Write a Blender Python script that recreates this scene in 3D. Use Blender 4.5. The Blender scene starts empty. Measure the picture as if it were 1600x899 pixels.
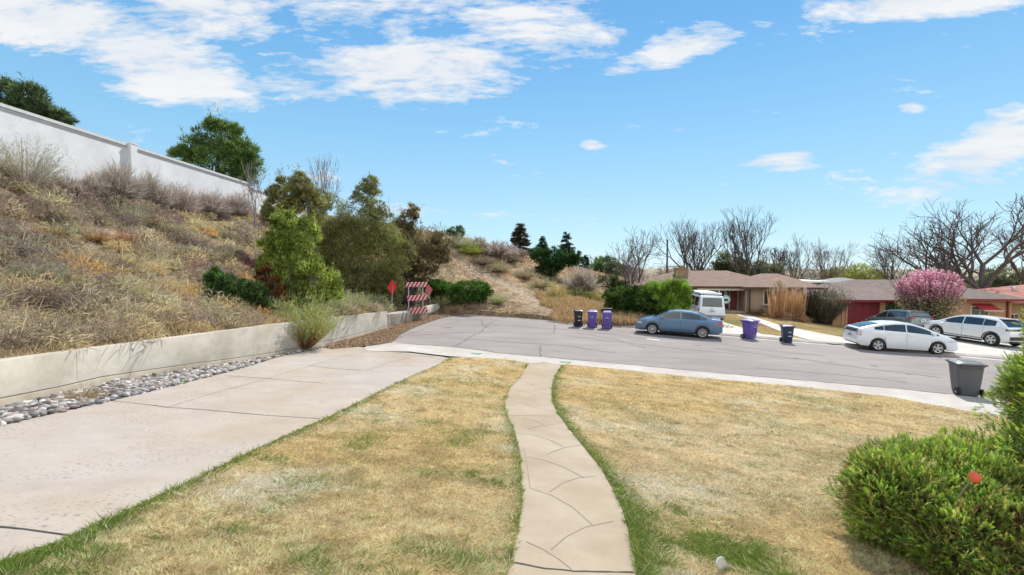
import bpy, bmesh, math, random
import numpy as np
from mathutils import Vector, Matrix, geometry
random.seed(7)
rng = np.random.default_rng(11)
S = bpy.context.scene
COLL = S.collection
R = math.radians

# ------------------------------------------------------------------ camera
FPX, HOR, CZ = 760.0, 418.0, 4.0
PITCH = math.atan((449.5 - HOR) / FPX)
cd = bpy.data.cameras.new('camera')
cam = bpy.data.objects.new('camera', cd)
COLL.objects.link(cam)
cam.location = (0, 0, CZ)
cam.rotation_euler = (math.pi / 2 - PITCH, 0, 0)
cd.sensor_width = 36
cd.lens = 36 * FPX / 1600
cd.clip_start = .05
cd.clip_end = 3000
S.camera = cam
S.render.resolution_x, S.render.resolution_y = 1024, 575

# ------------------------------------------------------------------ light
SUN_AZ, SUN_EL = 26.0, 49.0          # azimuth to the right of +Y
w = bpy.data.worlds.new('World')
S.world = w
w.use_nodes = True
S.view_settings.view_transform = 'Standard'
S.view_settings.look = 'None'
S.view_settings.exposure = 0.62
S.view_settings.gamma = 1
sl = bpy.data.lights.new('sun', 'SUN')
sl.energy = 3.9
sl.angle = R(.55)
sl.color = (1, .955, .88)
sun = bpy.data.objects.new('sun', sl)
COLL.objects.link(sun)
sdir = Vector((math.sin(R(SUN_AZ)) * math.cos(R(SUN_EL)), math.cos(R(SUN_AZ)) * math.cos(R(SUN_EL)), math.sin(R(SUN_EL))))
sun.rotation_euler = sdir.to_track_quat('Z', 'Y').to_euler()
sun.location = (20, 40, 60)


def build_world():
    nt = w.node_tree
    N, L = nt.nodes, nt.links
    N.clear()
    out = N.new('ShaderNodeOutputWorld')
    sky = N.new('ShaderNodeTexSky')
    sky.sky_type = 'NISHITA'
    sky.sun_disc = False
    sky.sun_elevation = R(SUN_EL)
    sky.sun_rotation = R(SUN_AZ)
    sky.altitude = 1600
    sky.air_density = 1.0
    sky.dust_density = .25
    sky.ozone_density = 2.0
    tint = N.new('ShaderNodeMix')
    tint.data_type = 'RGBA'
    tint.blend_type = 'MULTIPLY'
    tint.inputs['Factor'].default_value = 1
    tint.inputs['B'].default_value = (.86, .98, 1.04, 1)
    L.new(sky.outputs['Color'], tint.inputs['A'])
    bg = N.new('ShaderNodeBackground')
    bg.inputs['Strength'].default_value = .105
    # clouds, placed by world direction
    tc = N.new('ShaderNodeTexCoord')
    sep = N.new('ShaderNodeSeparateXYZ')
    L.new(tc.outputs['Generated'], sep.inputs[0])

    def m(op, a, b=None, c=None, clamp=False):
        n = N.new('ShaderNodeMath')
        n.operation = op
        n.use_clamp = clamp
        for i, v in enumerate((a, b, c)):
            if v is None:
                continue
            if isinstance(v, (int, float)):
                n.inputs[i].default_value = v
            else:
                L.new(v, n.inputs[i])
        return n.outputs[0]
    yy = m('MAXIMUM', sep.outputs['Y'], .05)
    tx = m('DIVIDE', sep.outputs['X'], yy)
    tz = m('DIVIDE', sep.outputs['Z'], yy)
    comb = N.new('ShaderNodeCombineXYZ')
    L.new(tx, comb.inputs[0])
    L.new(m('MULTIPLY', tz, 1.7), comb.inputs[1])
    rot = N.new('ShaderNodeMapping')
    rot.inputs['Rotation'].default_value = (0, 0, R(24))
    rot.inputs['Scale'].default_value = (.9, 1.9, 1)
    L.new(comb.outputs[0], rot.inputs[0])
    n1 = N.new('ShaderNodeTexNoise')
    n1.inputs['Scale'].default_value = 4.2
    n1.inputs['Detail'].default_value = 9
    n1.inputs['Roughness'].default_value = .62
    n1.inputs['Distortion'].default_value = .35
    L.new(rot.outputs[0], n1.inputs['Vector'])
    n2 = N.new('ShaderNodeTexNoise')
    n2.inputs['Scale'].default_value = 26
    n2.inputs['Detail'].default_value = 6
    n2.inputs['Roughness'].default_value = .6
    L.new(rot.outputs[0], n2.inputs['Vector'])
    ells = [(95, 35, 190, 62, -8, 1.), (250, 95, 200, 66, -24, 1.), (330, 20, 160, 60, 0, .9), (560, 30, 150, 55, -5, .7), (650, 115, 190, 62, 2, 1.0),
            (480, 130, 90, 45, 0, .6), (830, 55, 150, 60, -12, .62), (880, 95, 90, 28, 0, .45), (1070, 75, 105, 30, 18, .85), (970, 108, 50, 16, 10, .5), (1410, 8, 200, 34, 4, 1.05),
            (1225, 253, 75, 18, 6, .95), (1530, 240, 150, 50, 26, 1.0), (1500, 285, 130, 26, 12, .8), (1413, 172, 26, 10, 0, .8), (925, 229, 24, 9, 0, .6), (1560, 205, 90, 40, 20, .7),
            (1180, 48, 30, 12, 0, .5), (740, 8, 90, 20, 0, .6), (690, 330, 200, 8, -4, .3)]
    mask = None
    for (px, py, ra, rb, ang, amp) in ells:
        cx, cz = (px - 800) / FPX, (HOR - py) / FPX
        ca, sa = math.cos(R(ang)), math.sin(R(ang))
        dx = m('SUBTRACT', tx, cx)
        dz = m('SUBTRACT', tz, cz)
        u = m('ADD', m('MULTIPLY', dx, ca * FPX / ra), m('MULTIPLY', dz, sa * FPX / ra))
        v = m('ADD', m('MULTIPLY', dx, -sa * FPX / rb), m('MULTIPLY', dz, ca * FPX / rb))
        q = m('SUBTRACT', 1, m('ADD', m('MULTIPLY', u, u), m('MULTIPLY', v, v)))
        q = m('MULTIPLY', m('MAXIMUM', q, -1.0), amp)
        mask = q if mask is None else m('SMOOTH_MAX', mask, q, .25) if False else m('MAXIMUM', mask, q)
    # the clear sky: the physical sky with its near-white horizon held back to the pale blue of the day
    el = m('MULTIPLY', m('ARCTAN2', sep.outputs['Z'], m('SQRT', m('ADD', m('MULTIPLY', sep.outputs['X'], sep.outputs['X']), m('MULTIPLY', sep.outputs['Y'], sep.outputs['Y'])))), 2 / math.pi)
    gr = N.new('ShaderNodeValToRGB')
    E = gr.color_ramp.elements
    E[0].position, E[0].color = 0.0, (.39, .53, .615, 1)
    E[1].position, E[1].color = 1.0, (.10, .25, .50, 1)
    for pos, c in ((.06, (.315, .50, .615)), (.16, (.20, .42, .605)), (.27, (.115, .32, .57)), (.40, (.075, .24, .50))):
        e_ = E.new(pos)
        e_.color = (*[k / .105 for k in c], 1)
    E[0].color = (*[k / .105 for k in (.39, .53, .615)], 1)
    E[-1].color = (*[k / .105 for k in (.10, .25, .50)], 1)
    L.new(el, gr.inputs[0])
    mxs = N.new('ShaderNodeMix')
    mxs.data_type = 'RGBA'
    mxs.inputs['Factor'].default_value = .8
    L.new(tint.outputs['Result'], mxs.inputs['A'])
    L.new(gr.outputs[0], mxs.inputs['B'])
    L.new(mxs.outputs['Result'], bg.inputs['Color'])
    nz = m('ADD', m('MULTIPLY', m('SUBTRACT', n1.outputs[0], .5), 3.6), m('MULTIPLY', m('SUBTRACT', n2.outputs[0], .5), 1.5))
    d = m('ADD', m('MULTIPLY', mask, 1.0), nz)
    d = m('MULTIPLY', m('SUBTRACT', d, .12), 1.35, clamp=True)
    d = m('MULTIPLY', d, m('GREATER_THAN', sep.outputs['Y'], .06))
    d = m('MULTIPLY', m('POWER', d, .8), .93)
    # unseen bright cloud added behind the camera to fill the camera-facing sides
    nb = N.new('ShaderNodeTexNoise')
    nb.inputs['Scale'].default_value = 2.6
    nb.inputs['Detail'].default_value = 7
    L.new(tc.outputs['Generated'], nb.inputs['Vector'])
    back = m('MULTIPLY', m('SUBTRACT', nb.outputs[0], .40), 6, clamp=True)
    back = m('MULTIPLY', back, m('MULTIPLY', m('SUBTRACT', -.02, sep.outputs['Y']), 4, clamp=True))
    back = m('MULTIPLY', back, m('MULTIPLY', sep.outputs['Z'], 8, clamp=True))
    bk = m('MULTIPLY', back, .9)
    cb = N.new('ShaderNodeBackground')
    cr = N.new('ShaderNodeValToRGB')
    cr.color_ramp.elements[0].position = .35
    cr.color_ramp.elements[0].color = (.78, .84, .92, 1)
    cr.color_ramp.elements[1].position = .62
    cr.color_ramp.elements[1].color = (1, 1, 1, 1)
    L.new(n1.outputs[0], cr.inputs[0])
    L.new(cr.outputs[0], cb.inputs['Color'])
    cb.inputs['Strength'].default_value = .62
    mix = N.new('ShaderNodeMixShader')
    L.new(d, mix.inputs[0])
    L.new(bg.outputs[0], mix.inputs[1])
    L.new(cb.outputs[0], mix.inputs[2])
    fill_bg = N.new('ShaderNodeBackground')
    fill_bg.inputs['Color'].default_value = (1, .985, .95, 1)
    fill_bg.inputs['Strength'].default_value = 1.25  # added fill, stronger than the clouds in view
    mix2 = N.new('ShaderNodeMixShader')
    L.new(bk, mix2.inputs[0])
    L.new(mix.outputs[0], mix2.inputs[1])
    L.new(fill_bg.outputs[0], mix2.inputs[2])
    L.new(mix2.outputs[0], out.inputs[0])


build_world()

# ------------------------------------------------------------------ helpers: geometry of the view and the ground
SP, CP = math.sin(PITCH), math.cos(PITCH)


def ray(px, py):
    a, b = (px - 800) / FPX, (449.5 - py) / FPX
    return Vector((a, CP + b * SP, -SP + b * CP))


def at(px, py, Y):
    d = ray(px, py)
    t = Y / d.y
    return Vector((0, 0, CZ)) + d * t


def proj(p):
    d = Vector(p) - Vector((0, 0, CZ))
    f = d.y * CP - d.z * SP
    u = d.y * SP + d.z * CP
    return 800 + FPX * d.x / f, 449.5 - FPX * u / f


def sstep(a, b, x):
    t = np.clip((np.asarray(x, float) - a) / (b - a), 0, 1)
    return t * t * (3 - 2 * t)


def plane(x, y):
    xx = np.clip(x, -30, 42)
    yy = np.clip(y, -20, 60)
    return .16 - .035 * xx + .011 * yy


def on_plane(px, py):
    d = ray(px, py)
    # 4 + t dz = .16 -.035 t dx + .011 t dy
    t = (CZ - .16) / (-(d.z) - .035 * d.x + .011 * d.y)
    return Vector((0, 0, CZ)) + d * t


_na, _nb = on_plane(700, 545), on_plane(1500, 620)
_nd = (_nb - _na)
_nd.z = 0
_nd.normalize()
NN = Vector((_nd.y, -_nd.x, 0))      # pointing to the camera side
if NN.y > 0:
    NN = -NN


def G(x, y):
    x = np.asarray(x, float)
    y = np.asarray(y, float)
    s = (x - _na.x) * NN.x + (y - _na.y) * NN.y
    s = np.clip(s, 0, 26)
    z = plane(x, y) + .02 * s + .0043 * s * s
    z = z - .62 * sstep(31, 38, y) * sstep(20, 27, x)
    z = z + .10 * np.sin(x * .9 + 1) * np.cos(y * .7) * sstep(1, 5, s) * .35
    far = sstep(60, 400, np.hypot(x, y))
    return z * (1 - far) + (-4.0) * far


def onG(px, py, off=0.):
    d = ray(px, py)
    t = 3.0
    lo, hi = .5, 900
    f = lambda t: CZ + d.z * t - float(G(d.x * t, d.y * t)) - off
    prev = .5
    t = .5
    while t < 900:
        if f(t) < 0:
            break
        prev = t
        t *= 1.03
    lo, hi = prev, t
    for _ in range(40):
        mid = (lo + hi) / 2
        if f(mid) < 0:
            hi = mid
        else:
            lo = mid
    p = Vector((0, 0, CZ)) + d * hi
    return p


def W2(pts):
    return [onG(*p).to_2d() for p in pts]


def G3(x, y, off=0.):
    return Vector((x, y, float(G(x, y)) + off))

# value noise in numpy


_perm = np.random.default_rng(3).random((256, 256))


def vnoise(x, y):
    x = np.asarray(x, float)
    y = np.asarray(y, float)
    xi, yi = np.floor(x).astype(int), np.floor(y).astype(int)
    fx, fy = x - xi, y - yi
    fx = fx * fx * (3 - 2 * fx)
    fy = fy * fy * (3 - 2 * fy)
    a = _perm[xi & 255, yi & 255]
    b = _perm[(xi + 1) & 255, yi & 255]
    c = _perm[xi & 255, (yi + 1) & 255]
    d = _perm[(xi + 1) & 255, (yi + 1) & 255]
    return (a * (1 - fx) + b * fx) * (1 - fy) + (c * (1 - fx) + d * fx) * fy


def fbm(x, y, o=4):
    s, a, t = 0., 1., 0.
    for i in range(o):
        s = s + a * vnoise(np.asarray(x) * 2**i + 17 * i, np.asarray(y) * 2**i + 5 * i)
        t += a
        a *= .5
    return s / t


# ------------------------------------------------------------------ materials
MATS = {}


def nodes_of(name):
    mt = bpy.data.materials.new(name)
    mt.use_nodes = True
    return mt, mt.node_tree.nodes, mt.node_tree.links, mt.node_tree.nodes['Principled BSDF']


def M_plain(name, col, rough=.6, metal=0., coat=0., var=.12, scale=6., bump=0., bscale=60., spec=.5, emit=None):
    if name in MATS:
        return MATS[name]
    mt, N, L, b = nodes_of(name)
    tc = N.new('ShaderNodeTexCoord')
    n = N.new('ShaderNodeTexNoise')
    n.inputs['Scale'].default_value = scale
    n.inputs['Detail'].default_value = 6
    n.inputs['Roughness'].default_value = .65
    L.new(tc.outputs['Object'], n.inputs['Vector'])
    r = N.new('ShaderNodeValToRGB')
    r.color_ramp.elements[0].position = .3
    r.color_ramp.elements[1].position = .7
    r.color_ramp.elements[0].color = (*[c * (1 - var) for c in col], 1)
    r.color_ramp.elements[1].color = (*[min(1, c * (1 + var)) for c in col], 1)
    L.new(n.outputs[0], r.inputs[0])
    L.new(r.outputs[0], b.inputs['Base Color'])
    b.inputs['Roughness'].default_value = rough
    b.inputs['Metallic'].default_value = metal
    b.inputs['Coat Weight'].default_value = coat
    b.inputs['Coat Roughness'].default_value = .04
    b.inputs['Specular IOR Level'].default_value = spec
    if bump:
        n2 = N.new('ShaderNodeTexNoise')
        n2.inputs['Scale'].default_value = bscale
        n2.inputs['Detail'].default_value = 5
        L.new(tc.outputs['Object'], n2.inputs['Vector'])
        bp = N.new('ShaderNodeBump')
        bp.inputs['Strength'].default_value = bump
        bp.inputs['Distance'].default_value = .02
        L.new(n2.outputs[0], bp.inputs['Height'])
        L.new(bp.outputs[0], b.inputs['Normal'])
    MATS[name] = mt
    return mt


def M_layers(name, stops, scale, rough=.9, speck=None, speck_scale=300., bump=.3, bscale=120., big=None, stretch=(1, 1, 1)):
    """noise ramp, optional dark specks and a big soft second tone (stains)"""
    if name in MATS:
        return MATS[name]
    mt, N, L, b = nodes_of(name)
    tc = N.new('ShaderNodeTexCoord')
    mp = N.new('ShaderNodeMapping')
    mp.inputs['Scale'].default_value = stretch
    L.new(tc.outputs['Object'], mp.inputs[0])
    n = N.new('ShaderNodeTexNoise')
    n.inputs['Scale'].default_value = scale
    n.inputs['Detail'].default_value = 9
    n.inputs['Roughness'].default_value = .7
    L.new(mp.outputs[0], n.inputs['Vector'])
    r = N.new('ShaderNodeValToRGB')
    el = r.color_ramp.elements
    el[0].position, el[0].color = stops[0][0], (*stops[0][1], 1)
    el[1].position, el[1].color = stops[-1][0], (*stops[-1][1], 1)
    for p, c in stops[1:-1]:
        e = el.new(p)
        e.color = (*c, 1)
    L.new(n.outputs[0], r.inputs[0])
    cur = r.outputs[0]
    if big:
        nb = N.new('ShaderNodeTexNoise')
        nb.inputs['Scale'].default_value = big[0]
        nb.inputs['Detail'].default_value = 5
        nb.inputs['Roughness'].default_value = .6
        L.new(tc.outputs['Object'], nb.inputs['Vector'])
        rb = N.new('ShaderNodeValToRGB')
        rb.color_ramp.elements[0].position = .42
        rb.color_ramp.elements[1].position = .62
        L.new(nb.outputs[0], rb.inputs[0])
        mx = N.new('ShaderNodeMix')
        mx.data_type = 'RGBA'
        mx.blend_type = 'MULTIPLY'
        mx.inputs['B'].default_value = (*big[1], 1)
        L.new(rb.outputs[0], mx.inputs['Factor'])
        L.new(cur, mx.inputs['A'])
        cur = mx.outputs['Result']
    if speck:
        v = N.new('ShaderNodeTexNoise')
        v.inputs['Scale'].default_value = speck_scale
        v.inputs['Detail'].default_value = 2
        L.new(tc.outputs['Object'], v.inputs['Vector'])
        rs = N.new('ShaderNodeValToRGB')
        rs.color_ramp.elements[0].position = speck[0]
        rs.color_ramp.elements[1].position = speck[0] + .06
        L.new(v.outputs[0], rs.inputs[0])
        mx = N.new('ShaderNodeMix')
        mx.data_type = 'RGBA'
        mx.inputs['B'].default_value = (*speck[1], 1)
        wn = N.new('ShaderNodeTexNoise')
        wn.inputs['Scale'].default_value = .7
        wn.inputs['Detail'].default_value = 3
        L.new(tc.outputs['Object'], wn.inputs['Vector'])
        wr = N.new('ShaderNodeValToRGB')
        wr.color_ramp.elements[0].position = .42
        wr.color_ramp.elements[1].position = .56
        wr.color_ramp.elements[0].color = (.12, .12, .12, 1)
        L.new(wn.outputs[0], wr.inputs[0])
        wm = N.new('ShaderNodeMath')
        wm.operation = 'MULTIPLY'
        L.new(rs.outputs[0], wm.inputs[0])
        L.new(wr.outputs[0], wm.inputs[1])
        L.new(wm.outputs[0], mx.inputs['Factor'])
        L.new(cur, mx.inputs['A'])
        cur = mx.outputs['Result']
    L.new(cur, b.inputs['Base Color'])
    b.inputs['Roughness'].default_value = rough
    b.inputs['Specular IOR Level'].default_value = .3
    n2 = N.new('ShaderNodeTexNoise')
    n2.inputs['Scale'].default_value = bscale
    n2.inputs['Detail'].default_value = 6
    L.new(tc.outputs['Object'], n2.inputs['Vector'])
    bp = N.new('ShaderNodeBump')
    bp.inputs['Strength'].default_value = bump
    bp.inputs['Distance'].default_value = .01
    L.new(n2.outputs[0], bp.inputs['Height'])
    L.new(bp.outputs[0], b.inputs['Normal'])
    MATS[name] = mt
    return mt


def M_veg(name='leaf', trans=.42, rough=.7, grain=None):
    if name in MATS:
        return MATS[name]
    mt, N, L, b = nodes_of(name)
    at_ = N.new('ShaderNodeAttribute')
    at_.attribute_name = 'Col'
    L.new(at_.outputs['Color'], b.inputs['Base Color'])
    if grain:
        tc = N.new('ShaderNodeTexCoord')
        g1 = N.new('ShaderNodeTexNoise')
        g1.inputs['Scale'].default_value = grain
        g1.inputs['Detail'].default_value = 9
        g1.inputs['Roughness'].default_value = .75
        L.new(tc.outputs['Object'], g1.inputs['Vector'])
        gr = N.new('ShaderNodeValToRGB')
        gr.color_ramp.elements[0].position, gr.color_ramp.elements[0].color = .36, (.42, .38, .35, 1)
        gr.color_ramp.elements[1].position, gr.color_ramp.elements[1].color = .64, (1.35, 1.32, 1.28, 1)
        L.new(g1.outputs[0], gr.inputs[0])
        mg = N.new('ShaderNodeMix')
        mg.data_type = 'RGBA'
        mg.blend_type = 'MULTIPLY'
        mg.inputs['Factor'].default_value = 1
        L.new(at_.outputs['Color'], mg.inputs['A'])
        L.new(gr.outputs[0], mg.inputs['B'])
        L.new(mg.outputs['Result'], b.inputs['Base Color'])
        bp = N.new('ShaderNodeBump')
        bp.inputs['Strength'].default_value = .9
        bp.inputs['Distance'].default_value = .12
        L.new(g1.outputs[0], bp.inputs['Height'])
        L.new(bp.outputs[0], b.inputs['Normal'])
    b.inputs['Roughness'].default_value = rough
    b.inputs['Specular IOR Level'].default_value = .25
    if trans:
        t = N.new('ShaderNodeBsdfTranslucent')
        L.new(at_.outputs['Color'], t.inputs['Color'])
        mx = N.new('ShaderNodeMixShader')
        mx.inputs[0].default_value = trans
        L.new(b.outputs[0], mx.inputs[1])
        L.new(t.outputs[0], mx.inputs[2])
        L.new(mx.outputs[0], N['Material Output'].inputs['Surface'])
    MATS[name] = mt
    return mt


def M_brick(name, c1, c2, mortar, bw=.22, bh=.075, rough=.85):
    if name in MATS:
        return MATS[name]
    mt, N, L, b = nodes_of(name)
    tc = N.new('ShaderNodeTexCoord')
    sp = N.new('ShaderNodeSeparateXYZ')
    L.new(tc.outputs['Object'], sp.inputs[0])
    ad = N.new('ShaderNodeMath')
    L.new(sp.outputs[0], ad.inputs[0])
    L.new(sp.outputs[1], ad.inputs[1])
    cb = N.new('ShaderNodeCombineXYZ')
    L.new(ad.outputs[0], cb.inputs[0])
    L.new(sp.outputs[2], cb.inputs[1])
    br = N.new('ShaderNodeTexBrick')
    br.inputs['Scale'].default_value = 1
    br.inputs['Brick Width'].default_value = bw
    br.inputs['Row Height'].default_value = bh
    br.inputs['Mortar Size'].default_value = .006
    br.inputs['Color1'].default_value = (*c1, 1)
    br.inputs['Color2'].default_value = (*c2, 1)
    br.inputs['Mortar'].default_value = (*mortar, 1)
    L.new(cb.outputs[0], br.inputs['Vector'])
    L.new(br.outputs['Color'], b.inputs['Base Color'])
    b.inputs['Roughness'].default_value = rough
    bp = N.new('ShaderNodeBump')
    bp.inputs['Strength'].default_value = .4
    bp.inputs['Distance'].default_value = .01
    bp.invert = True
    L.new(br.outputs['Fac'], bp.inputs['Height'])
    L.new(bp.outputs[0], b.inputs['Normal'])
    MATS[name] = mt
    return mt


def M_shingle(name, c1, c2):
    if name in MATS:
        return MATS[name]
    mt, N, L, b = nodes_of(name)
    tc = N.new('ShaderNodeTexCoord')
    br = N.new('ShaderNodeTexBrick')
    br.inputs['Scale'].default_value = 1
    br.inputs['Brick Width'].default_value = .3
    br.inputs['Row Height'].default_value = .14
    br.inputs['Mortar Size'].default_value = .008
    br.inputs['Color1'].default_value = (*c1, 1)
    br.inputs['Color2'].default_value = (*c2, 1)
    br.inputs['Mortar'].default_value = (*[c * .55 for c in c1], 1)
    L.new(tc.outputs['Object'], br.inputs['Vector'])
    n = N.new('ShaderNodeTexNoise')
    n.inputs['Scale'].default_value = 2.2
    n.inputs['Detail'].default_value = 8
    L.new(tc.outputs['Object'], n.inputs['Vector'])
    mx = N.new('ShaderNodeMix')
    mx.data_type = 'RGBA'
    mx.blend_type = 'OVERLAY'
    mx.inputs['Factor'].default_value = .45
    L.new(br.outputs['Color'], mx.inputs['A'])
    L.new(n.outputs['Fac'], mx.inputs['B'])
    L.new(mx.outputs['Result'], b.inputs['Base Color'])
    b.inputs['Roughness'].default_value = .9
    MATS[name] = mt
    return mt


def M_glass(name='dark_glass', col=(.02, .03, .035)):
    if name in MATS:
        return MATS[name]
    mt, N, L, b = nodes_of(name)
    b.inputs['Base Color'].default_value = (*col, 1)
    b.inputs['Roughness'].default_value = .06
    b.inputs['Specular IOR Level'].default_value = .9
    b.inputs['Coat Weight'].default_value = .3
    MATS[name] = mt
    return mt

# ------------------------------------------------------------------ object helpers


def tag(o, label=None, cat=None, group=None, kind=None):
    if label:
        o['label'] = label
    if cat:
        o['category'] = cat
    if group:
        o['group'] = group
    if kind:
        o['kind'] = kind
    return o


def link(name, me, parent=None):
    o = bpy.data.objects.new(name, me)
    COLL.objects.link(o)
    if parent is not None:
        o.parent = parent
    return o


def thing(name, loc, rz, label, cat, group=None):
    o = bpy.data.objects.new(name, None)
    COLL.objects.link(o)
    o.location = loc
    o.rotation_euler = (0, 0, rz)
    o.empty_display_size = .2
    return tag(o, label, cat, group)


def copy_tree(o, parent=None):
    c = o.copy()
    COLL.objects.link(c)
    c.parent = parent
    for ch in [q for q in bpy.data.objects if q.parent is o]:
        copy_tree(ch, c)
    return c


def mesh_np(name, V, T, mat, parent=None, col=None, smooth=False):
    V = np.ascontiguousarray(V, np.float32)
    T = np.ascontiguousarray(T, np.int32)
    me = bpy.data.meshes.new(name)
    me.vertices.add(len(V))
    me.vertices.foreach_set('co', V.ravel())
    k = T.shape[1]
    me.loops.add(T.size)
    me.loops.foreach_set('vertex_index', T.ravel())
    me.polygons.add(len(T))
    me.polygons.foreach_set('loop_start', np.arange(0, T.size, k, dtype=np.int32))
    me.polygons.foreach_set('loop_total', np.full(len(T), k, np.int32))
    if smooth:
        me.polygons.foreach_set('use_smooth', np.ones(len(T), bool))
    me.update(calc_edges=True)
    if col is not None:
        a = me.color_attributes.new('Col', 'FLOAT_COLOR', 'POINT')
        c4 = np.ones((len(V), 4), np.float32)
        c4[:, :3] = col
        a.data.foreach_set('color', c4.ravel())
    if mat:
        me.materials.append(mat)
    return link(name, me, parent)


class MB:
    def __init__(s):
        s.v, s.f = [], []
        s.M = Matrix.Identity(4)

    def add(s, vs, fs):
        n = len(s.v)
        s.v += [tuple(s.M @ Vector(p)) for p in vs]
        s.f += [tuple(i + n for i in f) for f in fs]

    def box(s, c, d, rz=0., bev=0.):
        hx, hy, hz = d[0] / 2, d[1] / 2, d[2] / 2
        ca, sa = math.cos(rz), math.sin(rz)
        vs = []
        for z in (-hz, hz):
            for x, y in ((-hx, -hy), (hx, -hy), (hx, hy), (-hx, hy)):
                vs.append((c[0] + x * ca - y * sa, c[1] + x * sa + y * ca, c[2] + z))
        s.add(vs, [(3, 2, 1, 0), (4, 5, 6, 7), (0, 1, 5, 4), (1, 2, 6, 5), (2, 3, 7, 6), (3, 0, 4, 7)])

    def rbox(s, c, d, r=.02, axis='z', n=3):
        """box rounded along one axis"""
        a, b, h = {'z': (0, 1, 2), 'y': (0, 2, 1), 'x': (1, 2, 0)}[axis]
        pts = []
        for (sx, sy, a0) in ((1, 1, 0), (-1, 1, 90), (-1, -1, 180), (1, -1, 270)):
            for i in range(n + 1):
                t = R(a0 + 90 * i / n)
                pts.append((sx * (d[a] / 2 - r) + r * math.cos(t), sy * (d[b] / 2 - r) + r * math.sin(t)))
        vs = []
        for q in (-1, 1):
            for p in pts:
                v = [0, 0, 0]
                v[a], v[b], v[h] = p[0], p[1], q * d[h] / 2
                vs.append((c[0] + v[0], c[1] + v[1], c[2] + v[2]))
        k = len(pts)
        fs = [tuple(range(k))[::-1], tuple(range(k, 2 * k))] + [(i, (i + 1) % k, k + (i + 1) % k, k + i) for i in range(k)]
        s.add(vs, fs)

    def cyl(s, p0, p1, r0, r1=None, n=12, cap=True):
        r1 = r0 if r1 is None else r1
        p0, p1 = Vector(p0), Vector(p1)
        d = (p1 - p0).normalized()
        a = d.orthogonal().normalized()
        b = d.cross(a)
        vs = []
        for p, r in ((p0, r0), (p1, r1)):
            for i in range(n):
                t = 2 * math.pi * i / n
                vs.append(tuple(p + a * r * math.cos(t) + b * r * math.sin(t)))
        fs = [(i, (i + 1) % n, n + (i + 1) % n, n + i) for i in range(n)]
        if cap:
            fs += [tuple(range(n))[::-1], tuple(range(n, 2 * n))]
        s.add(vs, fs)

    def lathe(s, c, axis, prof, n=28):
        """prof: (radius, offset along axis)"""
        d = Vector(axis).normalized()
        a = d.orthogonal().normalized()
        b = d.cross(a)
        c = Vector(c)
        vs, fs = [], []
        for (r, h) in prof:
            for i in range(n):
                t = 2 * math.pi * i / n
                vs.append(tuple(c + d * h + a * r * math.cos(t) + b * r * math.sin(t)))
        for j in range(len(prof) - 1):
            for i in range(n):
                fs.append((j * n + i, j * n + (i + 1) % n, (j + 1) * n + (i + 1) % n, (j + 1) * n + i))
        s.add(vs, fs)

    def prism(s, pts, d):
        """pts: 3D polygon, d: extrusion vector"""
        n = len(pts)
        d = Vector(d)
        s.add([tuple(p) for p in pts] + [tuple(Vector(p) + d) for p in pts], [tuple(range(n))[::-1], tuple(range(n, 2 * n))] + [(i, (i + 1) % n, n + (i + 1) % n, n + i) for i in range(n)])

    def grid(s, rows):
        n = len(rows[0])
        vs = [tuple(p) for r in rows for p in r]
        fs = []
        for j in range(len(rows) - 1):
            for i in range(n - 1):
                fs.append((j * n + i, j * n + i + 1, (j + 1) * n + i + 1, (j + 1) * n + i))
        s.add(vs, fs)

    def build(s, name, mat, parent=None, smooth=False, bevel=0., angle=35):
        me = bpy.data.meshes.new(name)
        me.from_pydata(s.v, [], s.f)
        me.validate()
        bm = bmesh.new()
        bm.from_mesh(me)
        bmesh.ops.recalc_face_normals(bm, faces=bm.faces)
        if bevel:
            es = [e for e in bm.edges if len(e.link_faces) == 2 and e.calc_face_angle(0) > R(30)]
            bmesh.ops.bevel(bm, geom=es, offset=bevel, segments=2, profile=.6, affect='EDGES')
        bm.to_mesh(me)
        bm.free()
        if smooth:
            me.polygons.foreach_set('use_smooth', [True] * len(me.polygons))
            try:
                me.set_sharp_from_angle(angle=R(angle))
            except Exception:
                pass
        me.materials.append(mat)
        return link(name, me, parent)


def densify(poly, step):
    out = []
    n = len(poly)
    for i in range(n):
        a, b = Vector(poly[i]), Vector(poly[(i + 1) % n])
        k = max(1, int((b - a).length / step))
        for j in range(k):
            out.append(a.lerp(b, j / k))
    return out


def inside_np(X, Y, poly):
    ins = np.zeros(X.shape, bool)
    n = len(poly)
    j = n - 1
    for i in range(n):
        xi, yi, xj, yj = poly[i][0], poly[i][1], poly[j][0], poly[j][1]
        if yi != yj:
            c = ((yi > Y) != (yj > Y)) & (X < (xj - xi) * (Y - yi) / (yj - yi) + xi)
            ins ^= c
        j = i
    return ins


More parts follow.
